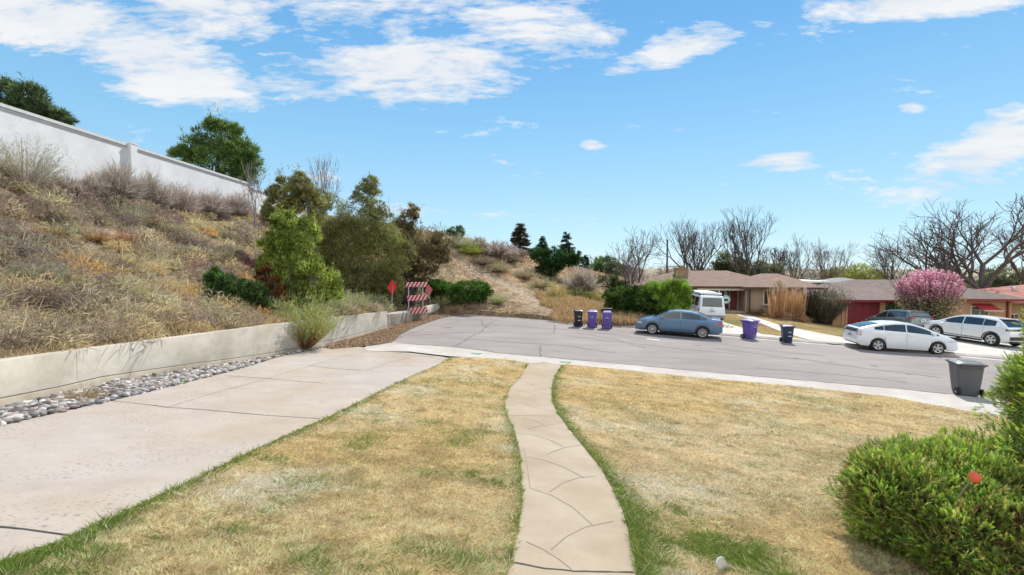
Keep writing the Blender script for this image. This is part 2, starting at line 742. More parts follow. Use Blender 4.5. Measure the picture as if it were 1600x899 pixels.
def drape(name, poly, off, mat, step=1.0, H=None, colf=None, kind='structure', label=None, cat=None, smooth=True):
    H = H or G
    b = densify(poly, step)
    xs = [p[0] for p in b]
    ys = [p[1] for p in b]
    gx = np.arange(min(xs) + step * .37, max(xs), step)
    gy = np.arange(min(ys) + step * .41, max(ys), step)
    X, Y = np.meshgrid(gx, gy)
    X, Y = X.ravel(), Y.ravel()
    k = inside_np(X, Y, poly)
    X, Y = X[k], Y[k]
    bx = np.array(xs)
    by = np.array(ys)
    keep = np.ones(len(X), bool)
    for i in range(0, len(X), 4000):
        dd = np.hypot(X[i:i + 4000, None] - bx, Y[i:i + 4000, None] - by).min(1)
        keep[i:i + 4000] = dd > step * .4
    X, Y = X[keep], Y[keep]
    P = [Vector((x, y)) for x, y in zip(bx, by)] + [Vector((x, y)) for x, y in zip(X, Y)]
    nb = len(bx)
    E = [(i, (i + 1) % nb) for i in range(nb)]
    r = geometry.delaunay_2d_cdt(P, E, [], 1, 1e-5)
    vs = np.array([(v.x, v.y) for v in r[0]])
    z = H(vs[:, 0], vs[:, 1]) + off
    V = np.column_stack([vs, z])
    T = []
    for f in r[2]:
        a, bb, c = [vs[i] for i in f[:3]]
        if (bb[0] - a[0]) * (c[1] - a[1]) - (bb[1] - a[1]) * (c[0] - a[0]) < 0:
            f = list(f)[::-1]
        T.append(tuple(f[:3]))
    T = np.array(T)
    col = colf(vs[:, 0], vs[:, 1]) if colf else None
    o = mesh_np(name, V, T, mat, None, col, smooth)
    return tag(o, label, cat, None, kind)


def strip(mb, pts, width, off, H=None, jitter=0., step=.25):
    """thin ribbon draped over the ground along 2D points"""
    H = H or G
    P = []
    for a, b in zip(pts[:-1], pts[1:]):
        a, b = Vector(a), Vector(b)
        k = max(1, int((b - a).length / step))
        for j in range(k):
            P.append(a.lerp(b, j / k))
    P.append(Vector(pts[-1]))
    if jitter:
        P = [p + Vector((random.uniform(-jitter, jitter), random.uniform(-jitter, jitter))) for p in P]
    rows = []
    for i, p in enumerate(P):
        d = (P[min(i + 1, len(P) - 1)] - P[max(i - 1, 0)])
        d = d.normalized() if d.length else Vector((1, 0))
        n = Vector((-d.y, d.x))
        wd = width * (random.uniform(.6, 1.3) if jitter else 1)
        a, b = p + n * wd / 2, p - n * wd / 2
        rows.append([(a.x, a.y, float(H(a.x, a.y)) + off), (b.x, b.y, float(H(b.x, b.y)) + off)])
    mb.grid(rows)


# ------------------------------------------------------------------ plant helpers (numpy)
def unit(a):
    return a / np.maximum(np.linalg.norm(a, axis=1, keepdims=True), 1e-6)


def rnd_dirs(n, up=0., g=rng):
    d = unit(g.normal(size=(n, 3)))
    d[:, 2] += up
    return unit(d)


class Veg:
    """collects thin blades and leaves as triangles with a colour for each"""

    def __init__(s):
        s.V, s.T, s.C, s.n = [], [], [], 0

    def tris(s, V, T, C):
        s.V.append(V)
        s.T.append(T + s.n)
        s.C.append(C)
        s.n += len(V)

    def blades(s, base, d, length, width, col, droop=0., tipcol=None, two=True):
        n = len(base)
        length = np.broadcast_to(np.asarray(length, float), (n,))[:, None]
        width = np.broadcast_to(np.asarray(width, float), (n,))[:, None]
        side = unit(np.cross(d, unit(rng.normal(size=(n, 3)))))
        tip = base + d * length
        dr = np.broadcast_to(np.asarray(droop, float), (n,))[:, None]
        tip = tip - np.array([0, 0, 1.]) * dr * length
        col = np.broadcast_to(col, (n, 3))
        if two:
            mid = base + d * length * .55
            V = np.concatenate([base - side * width / 2, base + side * width / 2, mid - side * width * .4, mid + side * width * .4, tip])
            i = np.arange(n)
            T = np.concatenate([np.stack([i, i + n, i + 3 * n], 1), np.stack([i, i + 3 * n, i + 2 * n], 1), np.stack([i + 2 * n, i + 3 * n, i + 4 * n], 1)])
            C = np.concatenate([col] * 5)
        else:
            V = np.concatenate([base - side * width / 2, base + side * width / 2, tip])
            i = np.arange(n)
            T = np.stack([i, i + n, i + 2 * n], 1)
            C = np.concatenate([col] * 3)
        s.tris(V, T, C)

    def leaves(s, c, size, col, aspect=1.6, d=None):
        n = len(c)
        size = np.broadcast_to(np.asarray(size, float), (n,))[:, None]
        u = rnd_dirs(n) if d is None else d
        v = unit(np.cross(u, unit(rng.normal(size=(n, 3)))))
        V = np.concatenate([c - u * size * aspect / 2, c + v * size / 2, c + u * size * aspect / 2, c - v * size / 2])
        i = np.arange(n)
        T = np.concatenate([np.stack([i, i + n, i + 2 * n], 1), np.stack([i, i + 2 * n, i + 3 * n], 1)])
        C = np.concatenate([np.broadcast_to(col, (n, 3))] * 4)
        s.tris(V, T, C)

    def build(s, name, parent=None, mat=None):
        return mesh_np(name, np.concatenate(s.V), np.concatenate(s.T), mat or M_veg(), parent, np.concatenate(s.C))


def pick(cols, n, jit=.12, wts=None):
    cols = np.array(cols, float)
    k = rng.choice(len(cols), n, p=wts)
    c = cols[k] * (1 + rng.normal(0, jit, (n, 1))) + rng.normal(0, .012, (n, 3))
    return np.clip(c, .004, .9)


def tubes(segs, sides=5):
    """segs: array of p0(3) p1(3) r0 r1"""
    A = np.array(segs, float)
    p0, p1, r0, r1 = A[:, :3], A[:, 3:6], A[:, 6], A[:, 7]
    n = len(A)
    d = unit(p1 - p0)
    ref = np.where(np.abs(d[:, 2:3]) < .9, np.array([[0, 0, 1.]]), np.array([[1., 0, 0]]))
    a = unit(np.cross(d, ref))
    b = np.cross(d, a)
    ov = d * np.minimum(r0, .05)[:, None]
    V = []
    for k in range(sides):
        t = 2 * math.pi * k / sides
        o = a * math.cos(t) + b * math.sin(t)
        V.append(p0 - ov * .3 + o * r0[:, None])
    for k in range(sides):
        t = 2 * math.pi * k / sides
        o = a * math.cos(t) + b * math.sin(t)
        V.append(p1 + ov * .3 + o * r1[:, None])
    V = np.concatenate(V)
    i = np.arange(n)
    F = []
    for k in range(sides):
        k2 = (k + 1) % sides
        F.append(np.stack([i + k * n, i + k2 * n, i + (sides + k2) * n, i + (sides + k) * n], 1))
    return V, np.concatenate(F)


def grow(p, d, L, r, lev, out, o, tips):
    """recursive limb; o: options"""
    nseg = 3 if lev > 1 else 2
    for k in range(nseg):
        bend = o['wig'] * (1.2 if lev < 3 else .8)
        d = (d + Vector((random.gauss(0, bend), random.gauss(0, bend), random.gauss(0, bend) + o['up'] * .12))).normalized()
        q = p + d * L / nseg
        r2 = r * (o.get('tap', .87))
        out.append((lev, *p, *q, r, r2))
        if lev >= 1 and k < nseg - 1 and random.random() < o['side']:
            ax = d.orthogonal().normalized()
            ax.rotate(Matrix.Rotation(random.uniform(0, 6.283), 3, d))
            dd = d.copy()
            dd.rotate(Matrix.Rotation(R(random.uniform(28, 55)), 3, ax))
            grow(q, dd, L * random.uniform(.5, .75), max(r2 * .5, o['rmin']), lev - 1, out, o, tips)
        p, r = q, r2
    if lev <= 0:
        tips.append(tuple(p) + tuple(d))
        return
    n = random.choice(o['split'])
    base = random.uniform(0, 6.283)
    for i in range(n):
        ax = d.orthogonal().normalized()
        ax.rotate(Matrix.Rotation(base + 6.283 * i / n + random.uniform(-.4, .4), 3, d))
        dd = d.copy()
        dd.rotate(Matrix.Rotation(R(random.uniform(*o['ang'])), 3, ax))
        dd = (dd + Vector((0, 0, o['up'] * .3))).normalized()
        grow(p, dd, L * random.uniform(*o['len']), max(r * (o.get('keep', .72) if n > 1 else .9), o['rmin']), lev - 1, out, o, tips)


def bare_tree(name, label, base, height, spread, o, mat, group=None, seed=1, cat='tree', nlimb=5, trunk_h=.2, levels=5, r=.25, vase=(15, 50), tipcol=None, lean=(0, 0)):
    random.seed(seed)
    root = thing(name, base, 0, label, cat, group)
    out, tips = [], []
    oo = dict(wig=.1, up=.5, side=.5, split=(2, 2, 3), ang=(14, 34), len=(.66, .86), rmin=.012)
    oo.update(o)
    th = height * trunk_h
    p = Vector((0, 0, -.15))
    d = Vector((lean[0], lean[1], 1)).normalized()
    for k in range(3):
        q = p + Vector(d) * (th + .15) / 3
        out.append((99, *p, *q, r * (1.25 - .1 * k), r * (1.15 - .1 * k)))
        p = q
    for i in range(nlimb):
        a = 6.283 * i / nlimb + random.uniform(-.3, .3)
        t = R(random.uniform(*vase)) if i else R(vase[0] * .3)
        dd = Vector((math.sin(t) * math.cos(a), math.sin(t) * math.sin(a), math.cos(t)))
        pp = p - Vector((0, 0, random.uniform(0, th * .35)))
        grow(pp, dd, height * .27 * random.uniform(.85, 1.1), r * .55, levels, out, oo, tips)
    A = np.array([s[1:] for s in out])
    lv = np.array([s[0] for s in out])
    # fit to wanted height and spread
    zt = np.percentile(A[:, 5], 99.6)
    xr = max(np.percentile(np.hypot(A[:, 3], A[:, 4]), 98), .1)
    sc = np.array([spread / 2 / xr, spread / 2 / xr, height / zt])
    A[:, :3] *= sc
    A[:, 3:6] *= sc
    big = lv >= levels
    V, F = tubes(A[big], 8)
    mesh_np('trunk', V, F, mat, root, smooth=True)
    V, F = tubes(A[~big], 4)
    cr = mesh_np('branches', V, F, mat, root)
    T = np.array([(t[0] * sc[0], t[1] * sc[1], t[2] * sc[2]) for t in tips])
    random.seed(seed + 1)
    return root, T

# ================================================================== SETTING
# ---- retaining wall line (world) from where its foot meets the ground
_wb = [(-160, 684), (0, 638), (160, 600), (300, 577), (420, 559), (510, 538), (605, 514)]
WALL = [onG(*p) for p in _wb]
_wt = [(-160, 588), (0, 564), (167, 542), (300, 524), (420, 508), (510, 497), (598, 487)]
WTOP = [at(t[0], t[1], b.y).z for t, b in zip(_wt, WALL)]
d0 = (WALL[1] - WALL[0]).normalized()
WALL = [WALL[0] - d0 * 9, *WALL]
WALL[0].z = float(G(WALL[0].x, WALL[0].y))
WTOP = [WTOP[0] + .55, *WTOP]
W2B = [onG(612, 509), onG(650, 500), onG(690, 489)]          # the lower wall beyond the posts
W2T = [WTOP[-1] - .12, at(650, 484, W2B[1].y).z, at(686, 473, W2B[2].y).z]
W2B[0] = WALL[-1] + Vector((-.02, .02, 0))

# ---- hill heights through known points
HP = []
for b, t in zip(WALL, WTOP):
    HP.append((b.x - .25, b.y, t - .06))
    HP.append((b.x + 1.5, b.y, t - .4))
for b, t in zip(W2B, W2T):
    HP.append((b.x - .3, b.y + .3, t - .05))
PWX = -20.0


def pw_base(y):
    return 7.9 if y < 40 else 7.9 - (y - 40) * .03


for y in (-8, 0, 6, 12, 18, 24, 30, 36, 44, 52, 60):
    HP.append((PWX - .3, y, pw_base(y)))
    HP.append((PWX - 8, y, 7.9))
    HP.append((PWX - 40, y, 7.2))
for y, zz in ((-8, 5.1), (4, 5.0), (10, 4.9), (16, 4.8), (22, 4.75), (28, 4.7)):
    HP.append((-15.6, y, zz))
for (px, py, d) in ((620, 478, 33), (620, 420, 37), (620, 355, 48), (560, 350, 44), (700, 425, 41), (700, 363, 50), (700, 470, 35.5), (735, 372, 50), (760, 440, 42), (760, 389, 52), (760, 475, 35),
                    (800, 455, 40), (800, 396, 56), (830, 403, 60), (850, 450, 43), (880, 455, 44), (880, 415, 64), (880, 485, 34), (930, 478, 41), (930, 452, 50), (940, 432, 68), (990, 462, 52), (985, 443, 70),
                    (1010, 480, 42), (1040, 470, 52), (820, 482, 34)):
    p = at(px, py, d)
    HP.append(tuple(p))
for (px, py) in ((730, 494), (800, 497), (885, 504), (960, 511), (1010, 516), (700, 491)):
    p = on_plane(px, py)
    HP.append((p.x, p.y, p.z + .12))
for p in ((0, 80, 3.0), (-12, 85, 4.5), (10, 85, 1.5), (25, 85, .0), (25, 60, .2), (-30, 90, 5.5), (-60, 90, 5), (-60, 40, 7), (-60, 0, 7), (0, 120, 0.0), (-40, 120, 1.0), (20, 50, .3), (18, 42, .35), (14, 37, .5), (40, 100, -1)):
    HP.append(p)
HPa = np.array(HP)
_n = len(HPa)
_D = np.linalg.norm(HPa[:, None, :2] - HPa[None, :, :2], axis=2)
_K = np.zeros((_n + 3, _n + 3))
_K[:_n, :_n] = _D + np.eye(_n) * -.05
_K[:_n, _n] = 1
_K[:_n, _n + 1:] = HPa[:, :2]
_K[_n, :_n] = 1
_K[_n + 1:, :_n] = HPa[:, :2].T
_w = np.linalg.solve(_K, np.concatenate([HPa[:, 2], np.zeros(3)]))


def H(x, y):
    x = np.atleast_1d(np.asarray(x, float))
    y = np.atleast_1d(np.asarray(y, float))
    out = np.empty(len(x))
    for i in range(0, len(x), 20000):
        dd = np.hypot(x[i:i + 20000, None] - HPa[:, 0], y[i:i + 20000, None] - HPa[:, 1])
        out[i:i + 20000] = dd @ _w[:_n] + _w[_n] + x[i:i + 20000] * _w[_n + 1] + y[i:i + 20000] * _w[_n + 2]
    nz = (fbm(x * .55, y * .55, 4) - .5) * .55 + (fbm(x * .16 + 9, y * .16, 2) - .5) * .5
    z = out + nz * EDGE(x, y)
    e = np.full(len(x), 99.)
    for (a, b) in EEL:
        ab = b - a
        t = np.clip(((x - a[0]) * ab[0] + (y - a[1]) * ab[1]) / (ab @ ab), 0, 1)
        e = np.minimum(e, np.hypot(x - a[0] - t * ab[0], y - a[1] - t * ab[1]))
    k = np.clip(e / 5, 0, 1)
    g = G(x, y) - .12
    return g * (1 - k) + np.maximum(z, g) * k


def EDGE(x, y):
    """0 near the walls and the kerb, 1 well inside the hill"""
    e = np.full(len(x), 9.)
    for (a, b) in EL:
        ab = b - a
        t = np.clip(((x - a[0]) * ab[0] + (y - a[1]) * ab[1]) / (ab @ ab), 0, 1)
        e = np.minimum(e, np.hypot(x - a[0] - t * ab[0], y - a[1] - t * ab[1]))
    return np.clip((e - .3) / 2.2, 0, 1)


_east = [(12, 29.3), (14.5, 31.5), (14, 36), (17, 41), (22, 48), (34, 70), (45, 100), (30, 130)]
EEL = [(np.array(a, float), np.array(b, float)) for a, b in zip(_east[:-1], _east[1:])]
_kf = [on_plane(*p) for p in ((726, 492), (800, 496.5), (885, 503), (960, 510))]
HB = [p.to_2d() for p in WALL] + [W2B[0].to_2d(), W2B[1].to_2d(), W2B[2].to_2d()] + [p.to_2d() for p in _kf]
EL = [(np.array(a), np.array(b)) for a, b in zip(HB[:-1], HB[1:])] + [(np.array((PWX, -20.)), np.array((PWX, 60.)))]
HILLP = HB + [Vector((14.5, 31.5)), Vector((14, 36)), Vector((17, 41)), Vector((22, 48)), Vector((34, 70)), Vector((45, 100)), Vector((30, 130)), Vector((-70, 130)), Vector((-70, -12)), Vector((WALL[0].x, -12))]


def onH(px, py):
    d = ray(px, py)
    t = np.arange(6., 130., .15)
    x, y = d.x * t, d.y * t
    k = inside_np(x, y, HILLP) & (CZ + d.z * t <= H(x, y))
    tt = t[int(np.argmax(k))] if k.any() else 70.
    return Vector((0, 0, CZ)) + d * tt


def H3(x, y, off=0.):
    return Vector((x, y, float(H(x, y)[0]) + off))


# ---- the ground sheet out to the horizon
rs = [0, 2, 4, 6, 8, 10, 13, 16, 19, 22, 25, 28, 31, 34, 37, 40, 44, 48, 53, 60, 70, 85, 105, 140, 200, 300, 480, 800, 1400, 2500]
na = 120
V, T = [], []
for r_ in rs:
    for k in range(na):
        a = 2 * math.pi * k / na
        V.append((r_ * math.sin(a), r_ * math.cos(a) + 6))
V = np.array(V)
z = G(V[:, 0], V[:, 1]) - .055
for j in range(len(rs) - 1):
    for k in range(na):
        T.append((j * na + k, j * na + (k + 1) % na, (j + 1) * na + (k + 1) % na, (j + 1) * na + k))
gm = M_layers('bare_ground', [(.3, (.17, .125, .075)), (.5, (.27, .215, .125)), (.7, (.35, .29, .17))], 1.2, bump=.5, bscale=40)
tag(mesh_np('ground', np.column_stack([V, z]), np.array(T), gm, smooth=True), kind='structure')

# ---- street
asph = M_layers('worn_asphalt', [(.3, (.225, .192, .174)), (.5, (.268, .231, .209)), (.7, (.31, .27, .246))], .9, speck=(.58, (.17, .15, .14)), speck_scale=38, bump=.5, bscale=140, big=(.16, (.86, .86, .88)), stretch=(.35, 1.4, 1))
conc = M_layers('sidewalk_concrete', [(.3, (.31, .245, .172)), (.5, (.36, .292, .212)), (.7, (.405, .332, .246))], 1.1, speck=(.58, (.31, .25, .185)), speck_scale=70, bump=.35, bscale=220, big=(.5, (.90, .86, .80)))
dconc = M_layers('driveway_concrete', [(.3, (.325, .278, .236)), (.5, (.37, .322, .278)), (.7, (.415, .365, .318))], .9, speck=(.60, (.22, .185, .16)), speck_scale=24, bump=.4, bscale=150, big=(.32, (.96, .90, .80)))
gutc = M_layers('gutter_concrete', [(.3, (.39, .35, .31)), (.5, (.45, .41, .37)), (.7, (.5, .46, .41))], 1.6, speck=(.65, (.28, .25, .22)), speck_scale=60, bump=.35, bscale=160, big=(.6, (.88, .85, .82)))
near = [(700, 542), (740, 546), (780, 552.5), (859, 559.5), (960, 568.5), (1100, 581.5), (1240, 594), (1380, 606), (1480, 616.5), (1600, 629), (1800, 650)]
farr = [(726, 492), (800, 496.5), (885, 503), (960, 510), (1060, 519), (1150, 526.5), (1240, 534), (1328, 541.5), (1440, 551.5), (1570, 562.5), (1800, 582)]
road_px = [(612, 536), (640, 539)] + near
rp = [on_plane(*p).to_2d() for p in road_px]
fp = [on_plane(*p).to_2d() for p in farr]
left = [on_plane(*p).to_2d() for p in [(690, 491), (668, 498), (640, 507), (622, 519), (606, 531)]]
ext_n = rp[-1] + (rp[-1] - rp[-3]).normalized() * 30
ext_f = fp[-1] + (fp[-1] - fp[-3]).normalized() * 26
ROADP = rp + [ext_n, ext_f] + fp[::-1] + left
drape('road', ROADP, 0.0, asph, 1.5)

# near gutter and low kerb, far kerb
lawn_top = [(745, 560), (790, 562.5), (825, 568), (880, 571), (960, 577.5), (1100, 592), (1240, 604.5), (1381, 620), (1507, 642.5), (1640, 662), (1800, 690)]
np2 = [on_plane(*p).to_2d() for p in near]
gut = [on_plane(*p).to_2d() for p in [(606, 533), (640, 538.5)]] + np2 + [ext_n, ext_n + Vector((-.4, -1.0))] + [onG(*p).to_2d() for p in lawn_top[::-1]] + [onG(*p).to_2d() for p in [(700, 557), (640, 550), (575, 549), (566, 545), (580, 538)]]
drape('gutter', gut, .012, gutc, .7)

def kerb(name, pts, h, wdt, out, mat, H=G, base=-.05):
    """kerb body along 2D points, out = side sign"""
    mb = MB()
    P = []
    for a, b in zip(pts[:-1], pts[1:]):
        k = max(1, int((b - a).length / 1.0))
        P += [a.lerp(b, j / k) for j in range(k)]
    P.append(pts[-1])
    rows = []
    for i, p in enumerate(P):
        d = (P[min(i + 1, len(P) - 1)] - P[max(i - 1, 0)]).normalized()
        n = Vector((-d.y, d.x)) * out
        z = float(H(p.x, p.y))
        prof = [(-.02, base), (.0, h * .2), (.06, h * .45), (.14, h * .8), (.20, h), (wdt + .12, h), (wdt + .14, h - .02), (wdt + .14, base)]
        rows.append([(p.x + n.x * a, p.y + n.y * a, z + b) for a, b in prof])
    mb.grid(rows)
    return tag(mb.build(name, mat, smooth=True, angle=50), kind='structure')


kerb('far_kerb', fp[:] + [ext_f], .13, .17, 1, gutc)
# far gutter pan
fpan = [p.copy() for p in fp] + [ext_f]
off = [Vector((p.x - .12, p.y - .45)) for p in fpan]
drape('far_gutter', fpan + off[::-1], .006, gutc, .7)

# ---- driveway and path
path_l = [(826, 569), (813, 590), (797, 608), (789, 626), (790, 645), (798, 662), (806, 682), (811, 705), (814, 740), (816, 780), (812, 815), (806, 850), (792, 899), (774, 960), (756, 1050)]
path_r = [(877, 572), (867, 588), (862, 606), (862, 628), (870, 646), (884, 665), (909, 697), (938, 733), (958, 768), (973, 800), (986, 850), (996, 899), (1010, 960), (1030, 1050)]
PATHP = W2(path_l[::-1]) + W2([(850, 566)]) + W2(path_r)
drape('walkway', PATHP, .020, conc, .5)
dr_r = [(702, 560.5), (640, 590), (560, 630), (480, 668), (400, 704), (300, 754), (200, 803), (100, 849), (0, 888)]
dr_l = [(0, 667), (180, 626), (300, 596), (440, 557), (520, 541)]
DRR = W2(dr_r)
DRL = W2(dr_l)
dvec = (DRR[-1] - DRR[-4]).normalized()
lvec = (DRL[0] - DRL[2]).normalized()
DRIVEP = DRL + W2([(566, 543), (577, 549), (640, 552), (690, 558)]) + DRR + [DRR[-1] + dvec * 9] + [DRL[0] + lvec * 12]
drape('driveway', DRIVEP, .016, dconc, .7)

# joints and cracks, thin dark lines lying on the surfaces
jm = M_plain('crack_dark', (.055, .045, .04), .95)
jm2 = M_plain('joint_tooled', (.22, .18, .14), .95)
mb = MB()
for pts in ([(166, 627), (262, 638), (420, 651), (500, 656)], [(352, 588), (420, 593), (505, 600)], [(0, 826), (40, 830), (109, 840)]):
    strip(mb, W2(pts), .022, .021, jitter=.006)
tag(mb.build('driveway_joint', jm), kind='structure')
mb = MB()
for pts in ([(262, 638), (340, 614), (440, 585), (520, 562), (577, 549)], [(430, 568), (520, 577), (600, 582)]):
    strip(mb, W2(pts), .012, .021, jitter=.003)
for pts in ([(540, 578), (572, 580), (590, 574), (612, 566), (640, 560)], [(577, 549), (640, 556), (680, 558)], [(600, 574), (640, 572), (668, 574)], [(615, 551), (650, 556), (680, 559)], [(480, 571), (520, 577), (560, 579)]):
    strip(mb, W2(pts), .02, .021, jitter=.04)
tag(mb.build('driveway_crack', jm2), kind='structure')
mb = MB()
strip(mb, [on_plane(*p).to_2d() for p in [(612, 536)] + near[:-2]], .06, .016, jitter=.03)
for pts in ([(845, 540), (843, 546), (845, 552), (843, 558)], [(712, 541), (735, 527), (752, 518), (765, 506), (775, 500)], [(640, 525), (700, 521), (760, 519), (800, 518)], [(752, 500), (755, 508), (768, 514)], [(612, 533), (640, 522), (660, 515)],
            [(690, 510), (700, 506), (720, 503)], [(730, 499), (752, 500), (770, 499)], [(866, 508), (868, 516), (863, 522)], [(900, 520), (960, 530), (1010, 545)]):
    strip(mb, [on_plane(*p).to_2d() for p in pts], .035, .005, jitter=.07)
tag(mb.build('road_crack', jm), kind='structure')
mb = MB()
tarm = M_layers('tar_seal', [(.3, (.15, .135, .13)), (.7, (.19, .17, .165))], 6)
for pts in ([(930, 512), (1010, 522), (1100, 534), (1200, 548), (1290, 557)], [(880, 524), (980, 536), (1090, 548), (1180, 556)], [(1120, 545), (1240, 560), (1380, 580), (1470, 590)], [(760, 508), (830, 512), (900, 516), (985, 526)],
            [(700, 528), (790, 534), (880, 540), (960, 552)], [(1180, 575), (1300, 585), (1420, 598)]):
    strip(mb, [on_plane(*p).to_2d() for p in pts], .10, .0045, jitter=.10, step=.6)
tag(mb.build('tar_seam', tarm), kind='structure')
mb = MB()
for (px, py, r_) in ((1366, 572, .16), (1245, 560, .12), (1090, 540, .2), (1300, 566, .1), (700, 512, .3), (1420, 585, .14)):
    q = on_plane(px, py)
    mb.add([(q.x + r_ * math.cos(t) * random.uniform(.7, 1.3), q.y + r_ * .8 * math.sin(t) * random.uniform(.7, 1.3), 0) for t in np.linspace(0, 6.0, 11)], [tuple(range(11))])
    k_ = len(mb.v) - 11
    for j in range(k_, len(mb.v)):
        x_, y_, _ = mb.v[j]
        mb.v[j] = (x_, y_, float(G(x_, y_)) + .005)
tag(mb.build('oil_stain', tarm), kind='structure')
mb = MB()
strip(mb, [on_plane(*p).to_2d() for p in [(1010, 529.5), (1031, 532)]], .14, .006)
tag(mb.build('road_marking', M_plain('white_paint', (.78, .77, .74), .7)), kind='structure')
# fish-scale arcs tooled into the walk
mb = MB()
arcs = [[(822, 850), (848, 862), (872, 877), (892, 893)], [(861, 863), (885, 842), (915, 827), (958, 818)], [(829, 766), (862, 777), (895, 796), (926, 824)], [(858, 772), (880, 757), (905, 749), (930, 747)],
        [(822, 717), (850, 721), (880, 732), (912, 749)], [(855, 712), (880, 702), (905, 698)], [(811, 679), (835, 682), (860, 690), (880, 700)], [(825, 673), (845, 667), (875, 664)], [(815, 655), (835, 659), (853, 668)],
        [(796, 627), (815, 631), (842, 640)], [(800, 610), (820, 613), (840, 621)], [(808, 596), (825, 599), (838, 605)], [(818, 700), (825, 740), (828, 765)]]
for a in arcs:
    strip(mb, W2(a), .009, .024, step=.1)
tag(mb.build('walkway_joint', jm2), kind='structure')
mb = MB()
strip(mb, W2([(800, 883), (850, 892), (900, 897), (992, 898)]), .022, .024, jitter=.006, step=.08)
strip(mb, W2([(793, 651), (868, 652)]), .01, .024, step=.1)
tag(mb.build('walkway_crack', jm), kind='structure')

# ---- lawns
straw = np.array([.74, .58, .32])
pale = np.array([.78, .69, .50])
gold = np.array([.66, .47, .20])
green = np.array([.15, .23, .04])
edge_lines = [np.array([tuple(p) for p in W2(path_r)]), np.array([tuple(p) for p in W2(path_l)]), np.array([tuple(p) for p in DRR] + [tuple(DRR[-1] + dvec * 9)])]
_pp = [onG(*p).to_2d() for p in ((1155, 872), (1100, 850), (740, 742), (595, 660), (765, 733), (1255, 624), (720, 880), (650, 862), (1060, 800), (460, 760), (815, 700))]
GPATCH = [(q.x, q.y, r_, s_) for q, (r_, s_) in zip(_pp, ((.50, 1.3), (.22, .9), (.13, .8), (.2, .6), (.14, .6), (.7, .55), (.3, .7), (.25, .5), (.2, .6), (.2, .4), (.16, .45)))]


def pdist(x, y, line):
    e = np.full(x.shape, 99.)
    for a, b in zip(line[:-1], line[1:]):
        ab = b - a
        t = np.clip(((x - a[0]) * ab[0] + (y - a[1]) * ab[1]) / max(ab @ ab, 1e-9), 0, 1)
        e = np.minimum(e, np.hypot(x - a[0] - t * ab[0], y - a[1] - t * ab[1]))
    return e


def greenness(x, y):
    n1, n2 = fbm(x * 1.3, y * 1.3, 4), fbm(x * 5 + 3, y * 5, 3)
    g = np.clip((n1 - .60) * 4, 0, .5) + np.clip((n2 - .66) * 3, 0, .35)
    near_ = 1 - sstep(4, 12, np.hypot(x, y))
    g = g * (.45 + .8 * near_)
    e = pdist(x, y, edge_lines[0])
    g = g + np.clip(1.25 - e / (.14 + .14 * n1 + .16 * (1 - sstep(4.5, 9, np.hypot(x, y)))), 0, 1.2) * np.where(x > -.2, 1, .3)
    e = pdist(x, y, edge_lines[1])
    g = g + np.clip(1 - e / .16, 0, 1) * .75 * sstep(.42, .6, fbm(x * .9 + 4, y * .9 + 7, 2)) + np.clip(1 - e / .06, 0, 1) * .3
    e = pdist(x, y, edge_lines[2])
    g = g + np.clip(1.1 - e / (.13 + .2 * n1), 0, 1) * (.35 + .65 * (1 - sstep(8, 17, np.hypot(x, y))))
    for (cx, cy, r_, s_) in GPATCH:
        q = np.hypot(x - cx, y - cy) / r_
        g = g + s_ * np.clip(1.15 - q * (.6 + .8 * n2), 0, 1)
    g = g + .28 * near_ * np.where(x < 1.2, 1, .5) * np.clip((n1 - .42) * 3, 0, 1)
    return np.clip(g, 0, 1)


def lawn_col(x, y, blade=False):
    x = np.asarray(x, float)
    y = np.asarray(y, float)
    g = greenness(x, y)
    t = fbm(x * .8 + 31, y * .8, 4)
    p = np.clip((t - .5) * 4, 0, 1)[:, None]
    q = np.clip((fbm(x * .5 + 3, y * .9 + 51, 4) - .45) * 4, 0, 1)[:, None]
    c = straw * (1 - p) + pale * p
    c = c * (1 - .6 * q) + gold * .6 * q
    right = (sstep(.5, 2.5, x) * sstep(4, 7, y) * (1 - sstep(9, 13, y)))[:, None]
    c = c * (1 - .35 * right) + pale * .35 * right
    fine = fbm(x * 14, y * 14, 3)[:, None]
    mid_ = fbm(x * 4.2 + 60, y * 4.2 + 9, 3)[:, None]
    olive = np.clip((mid_ - .54) * 7, 0, 1) * .55
    c = c * (.56 + .88 * fine)
    c = c * (1 - olive) + np.array([.33, .27, .11]) * olive
    if blade:
        k = (rng.random(len(x)) < g * .92)[:, None]
        gc = green * (.45 + 1.25 * rng.random((len(x), 1))) + np.array([.05, .03, 0]) * rng.random((len(x), 1))
        c = c * (.58 + 1.0 * rng.random((len(x), 1)))
        c = np.where(rng.random((len(x), 1)) < .14, np.array([.62, .53, .36]) * (.8 + .4 * rng.random((len(x), 1))), c)
        return np.clip(np.where(k, gc, c), .01, .85)
    g = g[:, None]
    return c * np.array([.88, .80, .70]) * (1 - .8 * g) + green * .55 * g


LAWN_L = W2(path_l[:-1][::1]) + [Vector((-.3, .8)), Vector((-4, .8))] + [DRR[-1] + dvec * 5] + DRR[::-1] + W2([(720, 559.5), (745, 559.8), (790, 562.5)])
LAWN_R = W2(path_r)[::-1] + W2([(884, 570.5), (960, 577.5), (1100, 592), (1240, 604.5), (1381, 620), (1507, 642.5), (1640, 662), (1800, 690)]) + [Vector((22, 6)), Vector((16, .8)), Vector((.9, .8))]
lm = M_veg('turf_base', 0, .95, 22.)
# fine noise on the base as well
drape('lawn_soil', LAWN_L, .026, lm, .28, colf=lawn_col)
drape('lawn_soil', LAWN_R, .026, lm, .33, colf=lawn_col)


